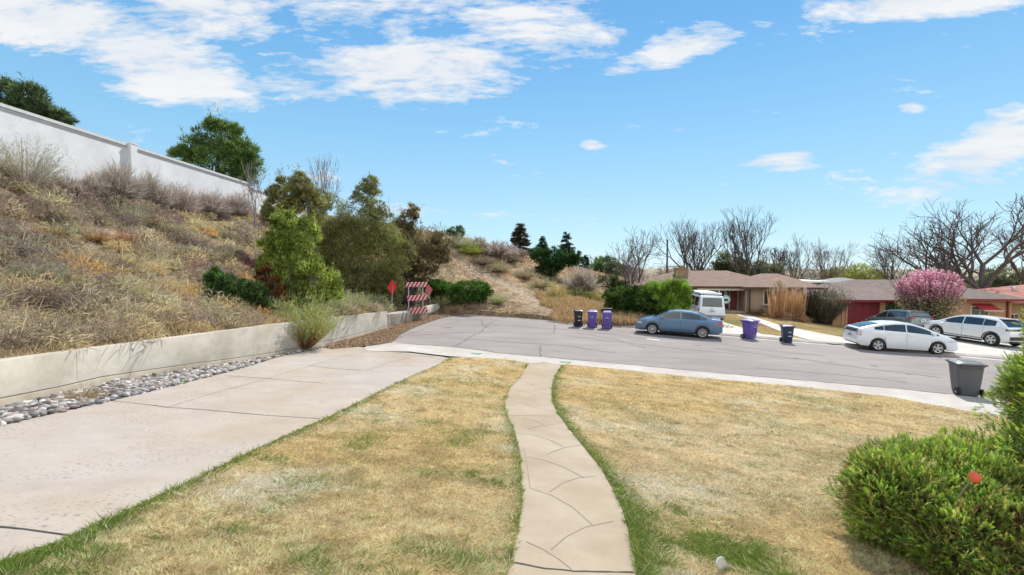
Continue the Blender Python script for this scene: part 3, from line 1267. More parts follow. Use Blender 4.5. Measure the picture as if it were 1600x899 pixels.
def lawn_blades(name, poly, n_img, n_area, box, label):
    # points spread evenly over the lawn plus more of them close by
    xs = [p[0] for p in poly]
    ys = [p[1] for p in poly]
    X = rng.uniform(min(xs), max(xs), n_area * 3)
    Y = rng.uniform(min(ys), max(ys), n_area * 3)
    k = inside_np(X, Y, poly)
    X, Y = X[k][:n_area], Y[k][:n_area]
    # closeness-weighted: sample depth with density ~ 1/d^2
    u = rng.random(n_img * 5)
    d0_, d1_ = 2.2, 24.
    D = 1 / (1 / d0_ - u * (1 / d0_ - 1 / d1_))
    A = rng.uniform(-1.45, 1.35, len(D))
    X2, Y2 = A * D, D
    k = inside_np(X2, Y2, poly)
    X2, Y2 = X2[k][:n_img], Y2[k][:n_img]
    X, Y = np.concatenate([X, X2]), np.concatenate([Y, Y2])
    z = G(X, Y) + .02
    n = len(X)
    dist = np.hypot(X, Y)
    g = greenness(X, Y)
    col = lawn_col(X, Y, True)
    # tufted, matted grass: lean direction varies smoothly
    th = fbm(X * 3.5, Y * 3.5, 3) * 13 + rng.normal(0, 1.0, n)
    lean = .4 + 1.5 * rng.random(n) * (1 - .6 * g)
    d = unit(np.column_stack([np.cos(th) * lean, np.sin(th) * lean, np.full(n, .55)]))
    tuft = .35 + 1.35 * fbm(X * 5 + 8, Y * 5, 3)
    L = (.022 + .050 * rng.random(n) ** 1.4) * tuft * (1 + .7 * g) * (1 + dist * .012)
    wd = .0028 + .0008 * dist
    v = Veg()
    v.blades(np.column_stack([X, Y, z]), d, L, wd, col, droop=.15 * rng.random(n), two=False)
    # coarser tussocks standing a little above the mat
    m_ = 16000
    u = rng.random(m_ * 4)
    D = 1 / (1 / d0_ - u * (1 / d0_ - 1 / d1_))
    A = rng.uniform(-1.45, 1.35, len(D))
    cx, cy = A * D, D
    k = inside_np(cx, cy, poly) & (rng.random(len(cx)) < np.clip((fbm(cx * 2.4 + 40, cy * 2.4, 3) - .36) * 4, .05, 1))
    cx, cy = cx[k][:m_], cy[k][:m_]
    nb_ = 15
    idx = np.repeat(np.arange(len(cx)), nb_)
    N_ = len(idx)
    a_ = rng.random(N_) * 6.283
    rr_ = .035 * np.sqrt(rng.random(N_))
    bx_, by_ = cx[idx] + np.cos(a_) * rr_, cy[idx] + np.sin(a_) * rr_
    tone_ = (.62 + .75 * rng.random(len(cx)))[idx][:, None]
    cc_ = np.clip(lawn_col(bx_, by_, True) * tone_, .01, .88)
    sp_ = .35 + 1.0 * rng.random(N_)
    dd_ = unit(np.column_stack([np.cos(a_) * sp_, np.sin(a_) * sp_, np.ones(N_) * .7]))
    v.blades(np.column_stack([bx_, by_, G(bx_, by_) + .02]), dd_, (.035 + .055 * rng.random(N_)) * (.7 + .5 * (np.hypot(bx_, by_) > 9)), .004 + .0008 * np.hypot(bx_, by_), cc_, droop=.25 * rng.random(N_), two=False)
    return tag(v.build(name), label, 'grass', None, 'stuff')


lawn_blades('grass', LAWN_L, 230000, 80000, None, 'dry straw coloured lawn with green flecks between driveway and walk')
lawn_blades('grass', LAWN_R, 280000, 110000, None, 'dry pale lawn with a bright green edge right of the curved walk')

# ---- dirt and litter at the wall's far end
DIRT = W2([(505, 544), (520, 538), (560, 528), (606, 514), (640, 503), (668, 496), (700, 490), (720, 492), (690, 497), (650, 511), (628, 522), (612, 536), (580, 541), (545, 544), (520, 546)])
dirtm = M_layers('dirt_litter', [(.3, (.13, .085, .055)), (.5, (.25, .18, .125)), (.7, (.38, .29, .2))], 9, bump=.8, bscale=60)
drape('dirt', DIRT, .03, dirtm, .4)
v = Veg()
xs, ys = zip(*[tuple(p) for p in DIRT])
X, Y = rng.uniform(min(xs), max(xs), 26000), rng.uniform(min(ys), max(ys), 26000)
k = inside_np(X, Y, DIRT)
X, Y = X[k], Y[k]
n = len(X)
v.leaves(np.column_stack([X, Y, G(X, Y) + .05 + .02 * rng.random(n)]), .05, pick([(.33, .21, .13), (.45, .32, .2), (.2, .12, .08), (.5, .4, .27)], n), 2.2)
tag(v.build('leaf_litter'), 'brown dead leaves and twigs along the foot of the wall', 'leaf litter', None, 'stuff')

# ---- cobbles between wall and driveway
STONES = []
wl = [p.to_2d() for p in WALL]
STONEP = [wl[0] + Vector((.2, 0))] + [q_ + Vector((.17, 0)) for q_ in wl[1:6]] + W2([(520, 539)]) + DRL[::-1] + [DRL[0] + lvec * 12]
drape('dirt', STONEP, .005, M_layers('gravel_bed', [(.3, (.08, .065, .05)), (.7, (.2, .17, .14))], 14), .5)
ico = bmesh.new()
bmesh.ops.create_icosphere(ico, subdivisions=2, radius=1)
IV = np.array([v_.co[:] for v_ in ico.verts])
IF = np.array([[v_.index for v_ in f.verts] for f in ico.faces])
ico.free()
xs, ys = zip(*[tuple(p) for p in STONEP])
X, Y = rng.uniform(min(xs), max(xs), 60000), rng.uniform(max(0, min(ys)), max(ys), 60000)
k = inside_np(X, Y, STONEP) & (np.hypot(X, Y) < 40)
X, Y = X[k], Y[k]
cell = {}
Vs, Ts, Cs, nn = [], [], [], 0
cnt = 0
for x, y in zip(X, Y):
    key = (int(x / .095), int(y / .095))
    if cell.get(key, 0) >= 2 or cnt > 3800:
        continue
    cell[key] = cell.get(key, 0) + 1
    s = np.array([random.uniform(.04, .095), random.uniform(.035, .065), random.uniform(.022, .042)]) * random.choice([.7, 1, 1, 1.15])
    lump = 1 + .12 * np.sin(IV @ rng.normal(0, 2.2, 3) + rng.random() * 6) + .09 * np.sin(IV @ rng.normal(0, 3.5, 3))
    P = IV * lump[:, None] * s
    a = random.uniform(0, 6.28)
    t = random.uniform(-.4, .4)
    P = P @ np.array(Matrix.Rotation(a, 3, 'Z') @ Matrix.Rotation(t, 3, 'X')).T
    P += (x, y, float(G(x, y)) + s[2] * .8 + (.03 if cell[key] > 1 else 0))
    c = np.array(random.choice([(.30, .285, .26), (.40, .375, .34), (.20, .19, .18), (.26, .21, .18), (.48, .46, .42), (.15, .15, .155), (.33, .26, .22), (.12, .10, .09)])) * random.uniform(.8, 1.15)
    Vs.append(P)
    Ts.append(IF + nn)
    Cs.append(np.broadcast_to(c, P.shape))
    nn += len(P)
    cnt += 1
sm = M_veg('stone', 0, .8)
tag(mesh_np('river_stones', np.concatenate(Vs), np.concatenate(Ts), sm, None, np.concatenate(Cs), True), 'grey and tan river cobbles filling the strip between wall and driveway', 'cobbles', None, 'stuff')

# ---- retaining wall
def wallmesh(mb, pts, z0f, z1f, th, side=-1, out=0.):
    """solid wall along pts; outer face on the pts line (moved by out), body behind it"""
    rows = []
    for i, p in enumerate(pts):
        a, b = pts[max(i - 1, 0)], pts[min(i + 1, len(pts) - 1)]
        d = (b - a)
        d = Vector((d.x, d.y)).normalized()
        n = Vector((-d.y, d.x))         # to the left of travel
        f = (p.x - n.x * out, p.y - n.y * out)
        k = (p.x + n.x * th, p.y + n.y * th)
        z0, z1 = z0f(i), z1f(i)
        rows.append([(k[0], k[1], z0), (f[0], f[1], z0), (f[0], f[1], z1 - .02), (f[0] + n.x * .015, f[1] + n.y * .015, z1), (k[0], k[1], z1), (k[0], k[1], z0)])
    mb.grid(rows)
    for r_ in (rows[0], rows[-1]):
        mb.add(r_[:5], [(0, 1, 2, 3, 4)])


wallm = M_layers('cast_wall', [(.3, (.42, .37, .30)), (.5, (.50, .45, .375)), (.7, (.56, .51, .43))], 1.4, speck=(.70, (.2, .17, .14)), speck_scale=18, bump=.35, bscale=120, big=(.8, (.80, .79, .76)), stretch=(1, 1, 1.8))
rw = thing('retaining_wall', WALL[3], 0, 'long low cast concrete retaining wall holding back the brushy slope', 'wall')


def wbuild(name, mb, mat, parent):
    o = mb.build(name, mat, parent, smooth=True, angle=40)
    o.matrix_parent_inverse = Matrix.Translation(-Vector(parent.location))
    return o


def resamp(pts, tops, step=1.2):
    P, T_ = [], []
    for i in range(len(pts) - 1):
        k = max(1, int((pts[i + 1] - pts[i]).length / step))
        for j in range(k):
            P.append(pts[i].lerp(pts[i + 1], j / k))
            T_.append(tops[i] + (tops[i + 1] - tops[i]) * j / k)
    return P + [pts[-1]], T_ + [tops[-1]]


P, T_ = resamp(WALL, WTOP)
mb = MB()
wallmesh(mb, P, lambda i: float(G(P[i].x, P[i].y)) - .3, lambda i: T_[i], .26)
wbuild('wall_body', mb, wallm, rw)
mb = MB()
wallmesh(mb, P, lambda i: float(G(P[i].x, P[i].y)) - .3, lambda i: float(G(P[i].x, P[i].y)) + .13 + .04 * (1 - i / len(P)), .02, out=.035)
wbuild('footing', mb, M_layers('footing_conc', [(.3, (.33, .28, .21)), (.5, (.41, .355, .275)), (.7, (.46, .41, .33))], 2, bump=.35, big=(.8, (.8, .78, .74))), rw)
mb = MB()
for kx in (2.7, 5.2):
    i = int(kx)
    p = WALL[i].lerp(WALL[i + 1], kx - i)
    zt = WTOP[i] + (WTOP[i + 1] - WTOP[i]) * (kx - i)
    mb.box((p.x - .004, p.y, (p.z + .2 + zt) / 2), (.012, .006, zt - p.z - .25), 0)
wbuild('joint', mb, jm2, rw)
mb = MB()
wallmesh(mb, P, lambda i: float(G(P[i].x, P[i].y)) + .135 + .04 * (1 - i / len(P)), lambda i: float(G(P[i].x, P[i].y)) + .165 + .04 * (1 - i / len(P)), .02, out=.006)
wbuild('cold_joint', mb, M_plain('joint_grime', (.13, .11, .09), .95), rw)
rw2 = thing('retaining_wall', W2B[1], 0, 'short low concrete wall end behind the striped barricade', 'wall')
mb = MB()
P2, T2 = resamp(W2B, W2T)
wallmesh(mb, P2, lambda i: float(G(P2[i].x, P2[i].y)) - .3, lambda i: T2[i], .22)
wbuild('wall_body', mb, wallm, rw2)

# ---- hillside
_tr = [onH(*p) for p in ((880, 498), (840, 474), (800, 450), (760, 430), (730, 415))]
TRAIL = np.array([(p.x, p.y) for p in _tr])
def hill_col(x, y):
    n = fbm(x * .8, y * .8, 5)[:, None]
    m = fbm(x * .25 + 7, y * .25, 3)[:, None]
    soil = np.array([.30, .22, .14]) * (.7 + .6 * n)
    dead = np.array([.25, .20, .125]) * (.7 + .6 * n)
    sand = sstep(-9, -3, x)[:, None]
    c = dead * (1 - sand) + soil * sand
    red = np.clip((m - .52) * 5, 0, 1) * np.array([.04, -.005, -.02])
    fine = fbm(x * 3.1, y * 3.1, 3)[:, None]
    trail = np.clip(1 - pdist(x, y, TRAIL) / 1.3, 0, 1)[:, None]
    c = (c + red) * (.6 + .8 * fine)
    return np.clip(c * (1 - trail) + np.array([.36, .29, .205]) * trail, .02, .8)


drape('hillside', HILLP, .0, M_veg('hill_soil', 0, .95, 3.2), .6, H=H, colf=hill_col)
sk = densify(HILLP, .9)
sx = np.array([p.x for p in sk] + [sk[0].x])
sy = np.array([p.y for p in sk] + [sk[0].y])
sz_ = H(sx, sy)
SV = np.concatenate([np.column_stack([sx, sy, sz_]), np.column_stack([sx, sy, np.minimum(sz_ - .4, G(sx, sy) - .4)])])
i_ = np.arange(len(sx) - 1)
i_ = i_[pdist((sx[:-1] + sx[1:]) / 2, (sy[:-1] + sy[1:]) / 2, np.array([(p.x, p.y) for p in WALL])) > .35]
n_ = len(sx)
tag(mesh_np('hillside', SV, np.stack([i_, i_ + 1, i_ + 1 + n_, i_ + n_], 1), M_veg('hill_soil', 0, .95, 3.2), None, np.tile(hill_col(sx, sy), (2, 1))), kind='structure')

# ---- perimeter wall on top of the slope
pm = M_layers('painted_panel', [(.3, (.66, .65, .64)), (.5, (.72, .71, .70)), (.7, (.76, .75, .74))], 1.2, rough=.85, bump=.25, bscale=40, big=(.7, (.90, .89, .90)))
pw = thing('perimeter_wall', (PWX, 20, 7.9), 0, 'tall pale grey panel wall with capping running along the hilltop', 'wall')
ys_ = list(np.arange(-9.2, 62, 5.8))
off0 = 0
PILY = at(207, 240, 10).y  # placeholder, replaced below
pil_y = PWX * FPX / (207 - 800)
ys_ = [pil_y + 11.6 * k for k in range(-3, 4)]
for a, b in zip(ys_[:-1], ys_[1:]):
    mb = MB()
    zb = min(pw_base(a), pw_base(b))
    mb.box((PWX, (a + b) / 2, zb + .6), (.16, b - a - .42, 3.5))
    for q in np.arange(a + 2.3, b - 1, 2.33):
        pass
    wbuild('panel', mb, pm, pw)
    mb = MB()
    mb.box((PWX, (a + b) / 2, zb + 2.42), (.30, b - a - .42, .13))
    mb.box((PWX, (a + b) / 2, zb + 2.30), (.22, b - a - .42, .09))
    wbuild('cap', mb, M_plain('cap_grey', (.60, .58, .56), .8), pw)
for a in ys_:
    mb = MB()
    if abs(a - pil_y) < 1:
        mb.box((PWX + .05, a, pw_base(a) + .70), (.50, .42, 3.6))
        mb.box((PWX + .05, a, pw_base(a) + 2.53), (.54, .46, .06))
    else:
        mb.box((PWX + .0, a, pw_base(a) + .62), (.20, .42, 3.55))
    wbuild('pilaster', mb, pm, pw)

# ================================================================== PLANTS
def local(v, root):
    v.V[-1] = v.V[-1] - np.array(root.location)


def clumps(v, c, rad, n, cols, leaf, up=.5, spread=.45, lw=.3, jit=.15, shell=.6):
    """leaf blades on small clumps round the centres c (N,3)"""
    m = len(c)
    idx = rng.integers(0, m, n)
    d = rnd_dirs(n, .15)
    r = rad * (shell + (1 - shell) * rng.random(n))[:, None] if np.isscalar(rad) else (rad[idx] * (shell + (1 - shell) * rng.random(n)))[:, None]
    base = c[idx] + d * r * np.array([1, 1, .8])
    dirs = unit(d + rnd_dirs(n) * spread + np.array([0, 0, up]))
    tone = 1 + (rng.random(m) - .5) * .95
    col = pick(cols, n, jit) * tone[idx][:, None]
    v.blades(base, dirs, leaf * (.6 + .8 * rng.random(n)), leaf * lw, np.clip(col, .005, .9), two=False)


def lobe_centres(lobes, d, K, thick=1.0):
    """lobes given by where they show and how wide they are; returns clump centres and radii in metres"""
    C, Rr = [], []
    for (px, py, rx, ry, *rest) in lobes:
        dd = d + (rest[0] if rest else 0)
        c = at(px, py, dd)
        ax, az = rx * dd / FPX, ry * dd / FPX
        k = max(4, int(K * (ax * az) ** .5 * 4))
        u = rnd_dirs(k, .1)
        rr = .55 + .4 * rng.random(k)
        P = np.array(c) + u * rr[:, None] * np.array([ax, max(ax, az) * .8 * thick, az])
        C.append(P)
        Rr.append(np.full(k, (ax * az) ** .5 * .24) * (.6 + .8 * rng.random(k)))
    return np.concatenate(C), np.concatenate(Rr)


barkm = M_layers('bark_grey', [(.3, (.07, .055, .045)), (.7, (.17, .14, .12))], 8, bump=.7, bscale=30, stretch=(1, 1, .25))
barkd = M_layers('bark_dark', [(.3, (.06, .048, .042)), (.7, (.14, .115, .10))], 8, bump=.7, bscale=30, stretch=(1, 1, .25))
barkp = M_layers('bark_pale', [(.3, (.2, .17, .15)), (.7, (.36, .32, .29))], 8, bump=.5, bscale=30, stretch=(1, 1, .25))


def leafy(name, label, cat, d, lobes, cols, base, n=16000, leaf=.13, K=9, up=.5, lw=.3, spikes=0, group=None, mat=barkm, limb_r=.09, part='foliage', thick=1., shell=.6, nl=None, jit=.15, wob=.25):
    root = thing(name, base, 0, label, cat, group)
    B = Vector(base)
    C, Rr = lobe_centres(lobes, d, K, thick)
    v = Veg()
    clumps(v, C, Rr, n, cols, leaf, up, lw=lw, shell=shell, jit=jit)
    if spikes:
        k = rng.integers(0, len(C), spikes)
        top = C[k] + np.array([0, 0, 1]) * Rr[k][:, None] * .6
        tilt = np.array([0, 0, 1.]) + rng.normal(0, .35, (spikes, 3)) * np.array([1, 1, 0])
        for s_ in range(9):
            b = top + tilt * (Rr[k][:, None] * .30 * s_) + rng.normal(0, .03, (spikes, 3))
            v.blades(b, unit(rnd_dirs(spikes) + np.array([0, 0, .9])), leaf * 1.1, leaf * lw, pick(cols, spikes), two=False)
    v.V = [a - np.array(B) for a in v.V]
    v.build(part, root)
    segs = []
    kk = rng.permutation(len(C))[:nl or min(26, len(C))]
    for i in kk:
        t = Vector(C[i]) - B
        p = Vector((rng.normal(0, limb_r), rng.normal(0, limb_r), -.2))
        r0 = limb_r * (.5 + .8 * rng.random())
        st = 5
        for j in range(st):
            f = (j + 1) / st
            q = Vector((t.x * f ** 1.3, t.y * f ** 1.3, t.z * f)) + Vector(rng.normal(0, wob * .25 * t.length * .2, 3)) * (f < 1)
            segs.append((*p, *q, r0 * (1 - .17 * j), r0 * (1 - .17 * (j + 1))))
            p = q
    Vt, Ft = tubes(segs, 6)
    mesh_np('trunk', Vt, Ft, mat, root, smooth=True)
    return root


def stems_bush(name, label, base, rx, h, cols, stemcols, n=260, nleaf=3000, leaf=.07, lw=.25, fan=60, group=None, cat='shrub', skew=(0, 0), stem_w=.01, part=True, parent=None):
    """upright stems fanning from the foot, leaves along their upper part"""
    root = thing(name, base, 0, label, cat, group) if parent is None else parent
    a = rng.random(n) * 6.283
    t = np.radians(fan) * np.sqrt(rng.random(n))
    d = np.column_stack([np.sin(t) * np.cos(a) * rx / h * 1.1 + skew[0], np.sin(t) * np.sin(a) * rx / h * 1.1 + skew[1], np.cos(t)])
    L = h * (.6 + .45 * rng.random(n))
    b = np.column_stack([np.cos(a), np.sin(a), np.zeros(n)]) * (rx * .18 * rng.random(n))[:, None]
    v = Veg()
    v.blades(b, d, L, stem_w, pick(stemcols, n), droop=.05)
    if part:
        v.build('stems', root)
        v = Veg()
    if nleaf:
        k = rng.integers(0, n, nleaf)
        f = .35 + .68 * rng.random(nleaf) ** .8
        p = b[k] + d[k] * (L[k] * f)[:, None] + rng.normal(0, .02 * h, (nleaf, 3))
        dd = unit(unit(d[k]) + rnd_dirs(nleaf) * .5)
        v.blades(p, dd, leaf * (.6 + .8 * rng.random(nleaf)), leaf * lw, pick(cols, nleaf), two=False)
    if v.V:
        v.build('foliage' if part else 'twigs', root)
    return root


def twig_bush(name, label, base, rx, h, cols, n=90, sub=14, group=None, cat='shrub', w=.012, fan=75):
    root = thing(name, base, 0, label, cat, group)
    v = Veg()
    a = rng.random(n) * 6.283
    t = np.radians(fan) * rng.random(n) ** .6
    d = unit(np.column_stack([np.sin(t) * np.cos(a), np.sin(t) * np.sin(a), np.cos(t)]))
    sc = np.array([rx / max(math.sin(R(fan)), .3), rx / max(math.sin(R(fan)), .3), h])
    L = .38 + .62 * rng.random(n)
    b0 = rng.normal(0, .05, (n, 3)) * np.array([1, 1, .1])
    e = d * L[:, None] * sc
    ln = np.linalg.norm(e, axis=1)
    v.blades(b0, e / ln[:, None], ln, w * 1.6, pick(cols, n), droop=-.06)
    k = rng.integers(0, n, n * sub)
    f = .25 + .7 * rng.random(n * sub)
    p = b0[k] + e[k] * f[:, None]
    dd = unit(e[k] / ln[k][:, None] + rnd_dirs(n * sub) * .75)
    v.blades(p, dd, h * (.12 + .26 * rng.random(n * sub)), w, pick(cols, n * sub), droop=-.05)
    v.build('branches', root)
    return root


def spruce(name, label, base, h, rad, cols, n=9000, group=None, gaps=.15):
    root = thing(name, base, 0, label, 'tree', group)
    v = Veg()
    nb = int(60 + h * 14)
    z = h * (.06 + .92 * rng.random(nb) ** .9)
    a = rng.random(nb) * 6.283
    L = rad * (1 - z / h) ** .8 * (.65 + .5 * rng.random(nb)) + .12
    k = rng.choice(nb, n, p=L / L.sum())
    f = rng.random(n) ** .7
    x = np.cos(a[k]) * L[k] * f
    y = np.sin(a[k]) * L[k] * f
    zz = z[k] - L[k] * f * .28 + L[k] * f * f * .15
    p = np.column_stack([x, y, zz]) + rng.normal(0, .05 * rad, (n, 3)) * np.array([1, 1, .6])
    d = unit(np.column_stack([np.cos(a[k]), np.sin(a[k]), np.full(n, .1)]) + rnd_dirs(n) * .6)
    v.blades(p, d, .10 * rad + .12, .05 * rad + .03, pick(cols, n) * (1 + .4 * (rng.random(nb)[k][:, None] - .5)), two=False)
    v.build('foliage', root)
    m = MB()
    m.cyl((0, 0, -.3), (0, 0, h * .97), .05 + h * .014, .01, 8)
    m.build('trunk', barkd, root, True)
    return root


# ---- matted brush covering the slope (one mass)
def mass(name, label, cat, region, n_sh, per, cols, hgt, rad, wfun, H=H, minlen=.5, group=None, fan=80, extra=None, dens=None, wood=0.):
    v = Veg()
    X = rng.uniform(region[0], region[1], n_sh * 6)
    Y = rng.uniform(region[2], region[3], n_sh * 6)
    k = inside_np(X, Y, region[4])
    X, Y = X[k], Y[k]
    if dens is not None:
        k = rng.random(len(X)) < dens(X, Y)
        X, Y = X[k], Y[k]
    X, Y = X[:n_sh], Y[:n_sh]
    Z = H(X, Y)
    m = len(X)
    sz = .55 + .75 * rng.random(m)
    tone = pick(cols, m, .12)
    if wood > .5:
        pn = fbm(X * .45 + 3, Y * .45 + 8, 3)
        dk = (pn < .47) & (rng.random(m) < .75)
        tone[dk] = pick([(.29, .235, .19), (.24, .19, .155), (.36, .30, .235), (.20, .155, .13), (.33, .26, .24)], int(dk.sum()), .12)
        og = (pn > .66) & (rng.random(m) < .35)
        tone[og] = pick([(.62, .36, .15), (.55, .42, .22)], int(og.sum()), .1)
    idx = np.repeat(np.arange(m), per)
    N = len(idx)
    a = rng.random(N) * 6.283
    t = np.radians(fan) * rng.random(N) ** .65
    d = unit(np.column_stack([np.sin(t) * np.cos(a), np.sin(t) * np.sin(a), np.cos(t)]) + rng.normal(0, .12 + wood, (N, 3)))
    rr = rad * sz[idx] * (.55 + .35 * (wood > 0)) * np.sqrt(rng.random(N))
    b = np.column_stack([X[idx] + np.cos(a) * rr, Y[idx] + np.sin(a) * rr, Z[idx] + .0])
    b[:, 2] += hgt * sz[idx] * (.45 + .5 * (wood > 0)) * rng.random(N) * (1 - (rr / (rad * 1.25)) ** 2)
    L = hgt * sz[idx] * (.35 + .65 * rng.random(N)) * (1 - .45 * (wood > 0))
    dist = np.hypot(b[:, 0], b[:, 1])
    c = tone[idx] * (.55 + .9 * rng.random((N, 1))) * np.array([1.04, 1.02, .92])
    v.blades(b, d, L, wfun(dist), np.clip(c, .01, .9), droop=.12)
    return tag(v.build(name), label, cat, group, 'stuff')


slope_reg = (-20, -5, 1, 46, [Vector((-19.9, -2)), Vector((-19.9, 46)), Vector((-9, 46)), Vector((-7.2, 29))] + [p.to_2d() - Vector((.35, 0)) for p in WALL[::-1]])
brush_cols = [(.50, .43, .29), (.44, .375, .26), (.36, .29, .25), (.29, .23, .205), (.56, .49, .34), (.58, .46, .27), (.46, .43, .26), (.42, .37, .29)]
mass('dry_brush', 'tangled grey and tan dry brush covering the steep slope', 'brush', slope_reg, 1500, 270, brush_cols, .56, .58, lambda d: .006 + .0007 * d, wood=.55)
mass('dry_grass', 'straw coloured dead grass between the bushes of the slope', 'dry grass', slope_reg, 700, 60, [(.52, .42, .25), (.45, .36, .2), (.5, .45, .3), (.40, .28, .15)], .34, .35, lambda d: .007 + .0008 * d, fan=50)
# fringe on top of the retaining wall
v = Veg()
for i in range(len(P) - 1):
    a_, b_ = P[i], P[i + 1]
    L_ = (b_ - a_).length
    n = int(420 * L_)
    f = rng.random(n)
    off_ = .22 + .9 * rng.random(n) ** 1.3
    dirn = (b_ - a_).normalized()
    nx, ny = -dirn.y, dirn.x
    x = a_.x + (b_.x - a_.x) * f + nx * off_
    y = a_.y + (b_.y - a_.y) * f + ny * off_
    zt = T_[i] + (T_[i + 1] - T_[i]) * f
    z = np.maximum(H(x, y), zt - .12) + .0
    d = unit(np.column_stack([rng.normal(0, .55, n) - nx * .25, rng.normal(0, .55, n) - ny * .25, np.full(n, .8)]))
    patch = .5 + .9 * fbm(x * 1.2, y * 1.2, 2)
    v.blades(np.column_stack([x, y, z]), d, (.12 + .22 * rng.random(n)) * patch * (.6 + .4 * sstep(9, 18, y)), .007 + .0007 * np.hypot(x, y), pick([(.60, .46, .26), (.55, .38, .20), (.62, .52, .34), (.45, .28, .16), (.42, .36, .2)], n), droop=.2 * rng.random(n))
tag(v.build('wall_top_grass'), 'blond dead grass spilling over the top of the long wall', 'dry grass', None, 'stuff')

# right-hand part of the hill: sparser
hill_reg = (-12, 26, 29, 90, HILLP)
dens = lambda x, y: np.clip((fbm(x * .22 + 3, y * .22, 3) - .36) * 4, .25, 1) * np.clip(pdist(np.asarray(x), np.asarray(y), TRAIL) / 1.2 - .2, 0, 1)
mass('hill_scrub', 'low dry scrub and bunch grass dotted over the sandy hillside', 'scrub', hill_reg, 5200, 46, [(.46, .37, .22), (.38, .30, .17), (.33, .24, .18), (.52, .42, .26), (.42, .39, .18), (.50, .31, .16), (.22, .16, .13), (.25, .17, .15), (.5, .40, .25)], .30, .40, lambda d: .010 + .0009 * d, dens=dens, wood=.3)
v = Veg()
q0 = [onH(px, py) for px, py in ((905, 488), (925, 492), (950, 490), (965, 496), (900, 498), (880, 478), (935, 480), (975, 502), (870, 470))]
for q in q0:
    n = 1500
    a = rng.random(n) * 6.283
    r_ = 1.5 * np.sqrt(rng.random(n))
    x, y = q.x + np.cos(a) * r_ * 1.2, q.y + np.sin(a) * r_
    z = H(x, y)
    v.blades(np.column_stack([x, y, z]), unit(np.column_stack([rng.normal(0, .35, n), rng.normal(0, .35, n), np.ones(n)])), .3 + .35 * rng.random(n), .035, pick([(.50, .34, .17), (.55, .42, .22), (.40, .25, .12)], n), droop=.1)
tag(v.build('tall_dry_grass'), 'tall orange tan dead grass at the foot of the hill behind the bins', 'dry grass', None, 'stuff')

# ---- separate shrubs of the left slope
SAGE = [(.40, .42, .26), (.46, .46, .31), (.35, .36, .22)]
GREYT = [(.46, .40, .33), (.37, .31, .26), (.55, .48, .40), (.29, .24, .2)]
PURP = [(.46, .38, .32), (.38, .31, .27), (.55, .47, .40), (.28, .22, .19)]


def slope_pt(px, py):
    """first point of the slope behind the retaining wall under that sight line"""
    d = ray(px, py)
    t = np.arange(9., 75., .12)
    x, y = d.x * t, d.y * t
    k = inside_np(x, y, HILLP) & (CZ + d.z * t <= H(x, y))
    if k.any():
        i = int(np.argmax(k))
        if x[i] < PWX + .9 and y[i] < 60 and px < 420:
            j = np.abs(x - (PWX + .9)).argmin()
            return Vector((x[j], y[j], float(H(x[j], y[j])[0])))
        return Vector((x[i], y[i], float(H(x[i], y[i])[0])))
    return onH(px, py)


p = slope_pt(38, 285)
stems_bush('sagebrush', 'big olive and grey shrub in front of the pale wall, far left', p, 1.5, 2.3, [(.30, .31, .15), (.36, .35, .2), (.24, .22, .15)], GREYT, 420, 5200, .10, .14, 70, stem_w=.016)
for px, py, rx, h, lab, cs in ((190, 295, .9, 1.35, 'leafless grey shrub below the wall pilaster', GREYT), (240, 300, .8, 1.3, 'leafless pale shrub just right of the wall pilaster', GREYT), (283, 318, .95, 1.25, 'leafless purple grey shrub against the middle of the pale wall', PURP),
                               (330, 338, 1.05, 1.2, 'dark tangled leafless shrub low under the pale wall', PURP), (372, 345, 1.0, 1.3, 'leafless mauve shrub at the right end of the pale wall', PURP), (110, 290, .6, .6, 'low leafless grey twigs right of the olive shrub', GREYT),
                               (150, 292, .55, .8, 'small bare grey shrub between olive shrub and pilaster', GREYT)):
    yy_ = -18.9 * FPX / (px - 800)
    twig_bush('bare_shrub', lab, H3(-18.9, yy_), rx * 1.35, h * 1.5, cs, 230, 26, 'bare shrubs along the pale wall', w=.017)
for i, (px, py, rx, h, lab, cs) in enumerate(((205, 342, .9, .65, 'pale yellow green clump high on the slope below the pilaster', SAGE), (262, 362, .8, .55, 'pale sage clump right of the yellow green one', SAGE), (90, 345, .8, .55, 'cream bunch grass clump near the top of the slope', [(.52, .47, .3), (.46, .4, .24)]),
                                              (70, 372, .55, .35, 'orange brown dead clump on the upper slope, left', [(.52, .29, .11), (.45, .25, .1)]), (150, 378, .5, .35, 'orange brown dead clump on the upper slope, right', [(.50, .30, .12), (.44, .26, .1)]),
                                              (255, 455, .7, .5, 'grey green shrub in the middle of the slope', SAGE), (110, 455, .7, .5, 'yellowish bunch of stems low on the slope, left', [(.5, .44, .22), (.42, .38, .2)]), (60, 440, .8, .55, 'pale grey green sage at the left of the slope', SAGE),
                                              (310, 400, .8, .6, 'dark grey twiggy mound right of the slope middle', PURP), (170, 425, .9, .6, 'dark matted mound in the middle of the slope', [(.22, .18, .16), (.28, .22, .19)]), (345, 375, .7, .5, 'cream sage tuft under the mauve shrub', SAGE),
                                              (20, 400, .8, .6, 'brown grey mound at the left edge of the slope', [(.3, .25, .2), (.24, .19, .17)]))):
    stems_bush('slope_shrub', lab, slope_pt(px, py), rx, h, cs, [tuple(c * .8 for c in q) for q in cs], 260, 1300, .11, .13, 78, 'low shrubs on the slope', stem_w=.016)
twig_bush('red_twig_shrub', 'leafless reddish pink shrub beside the bright green juniper', slope_pt(392, 432), .75, 1.15, [(.32, .10, .10), (.26, .12, .13), (.36, .17, .16)], 160, 18, w=.014)

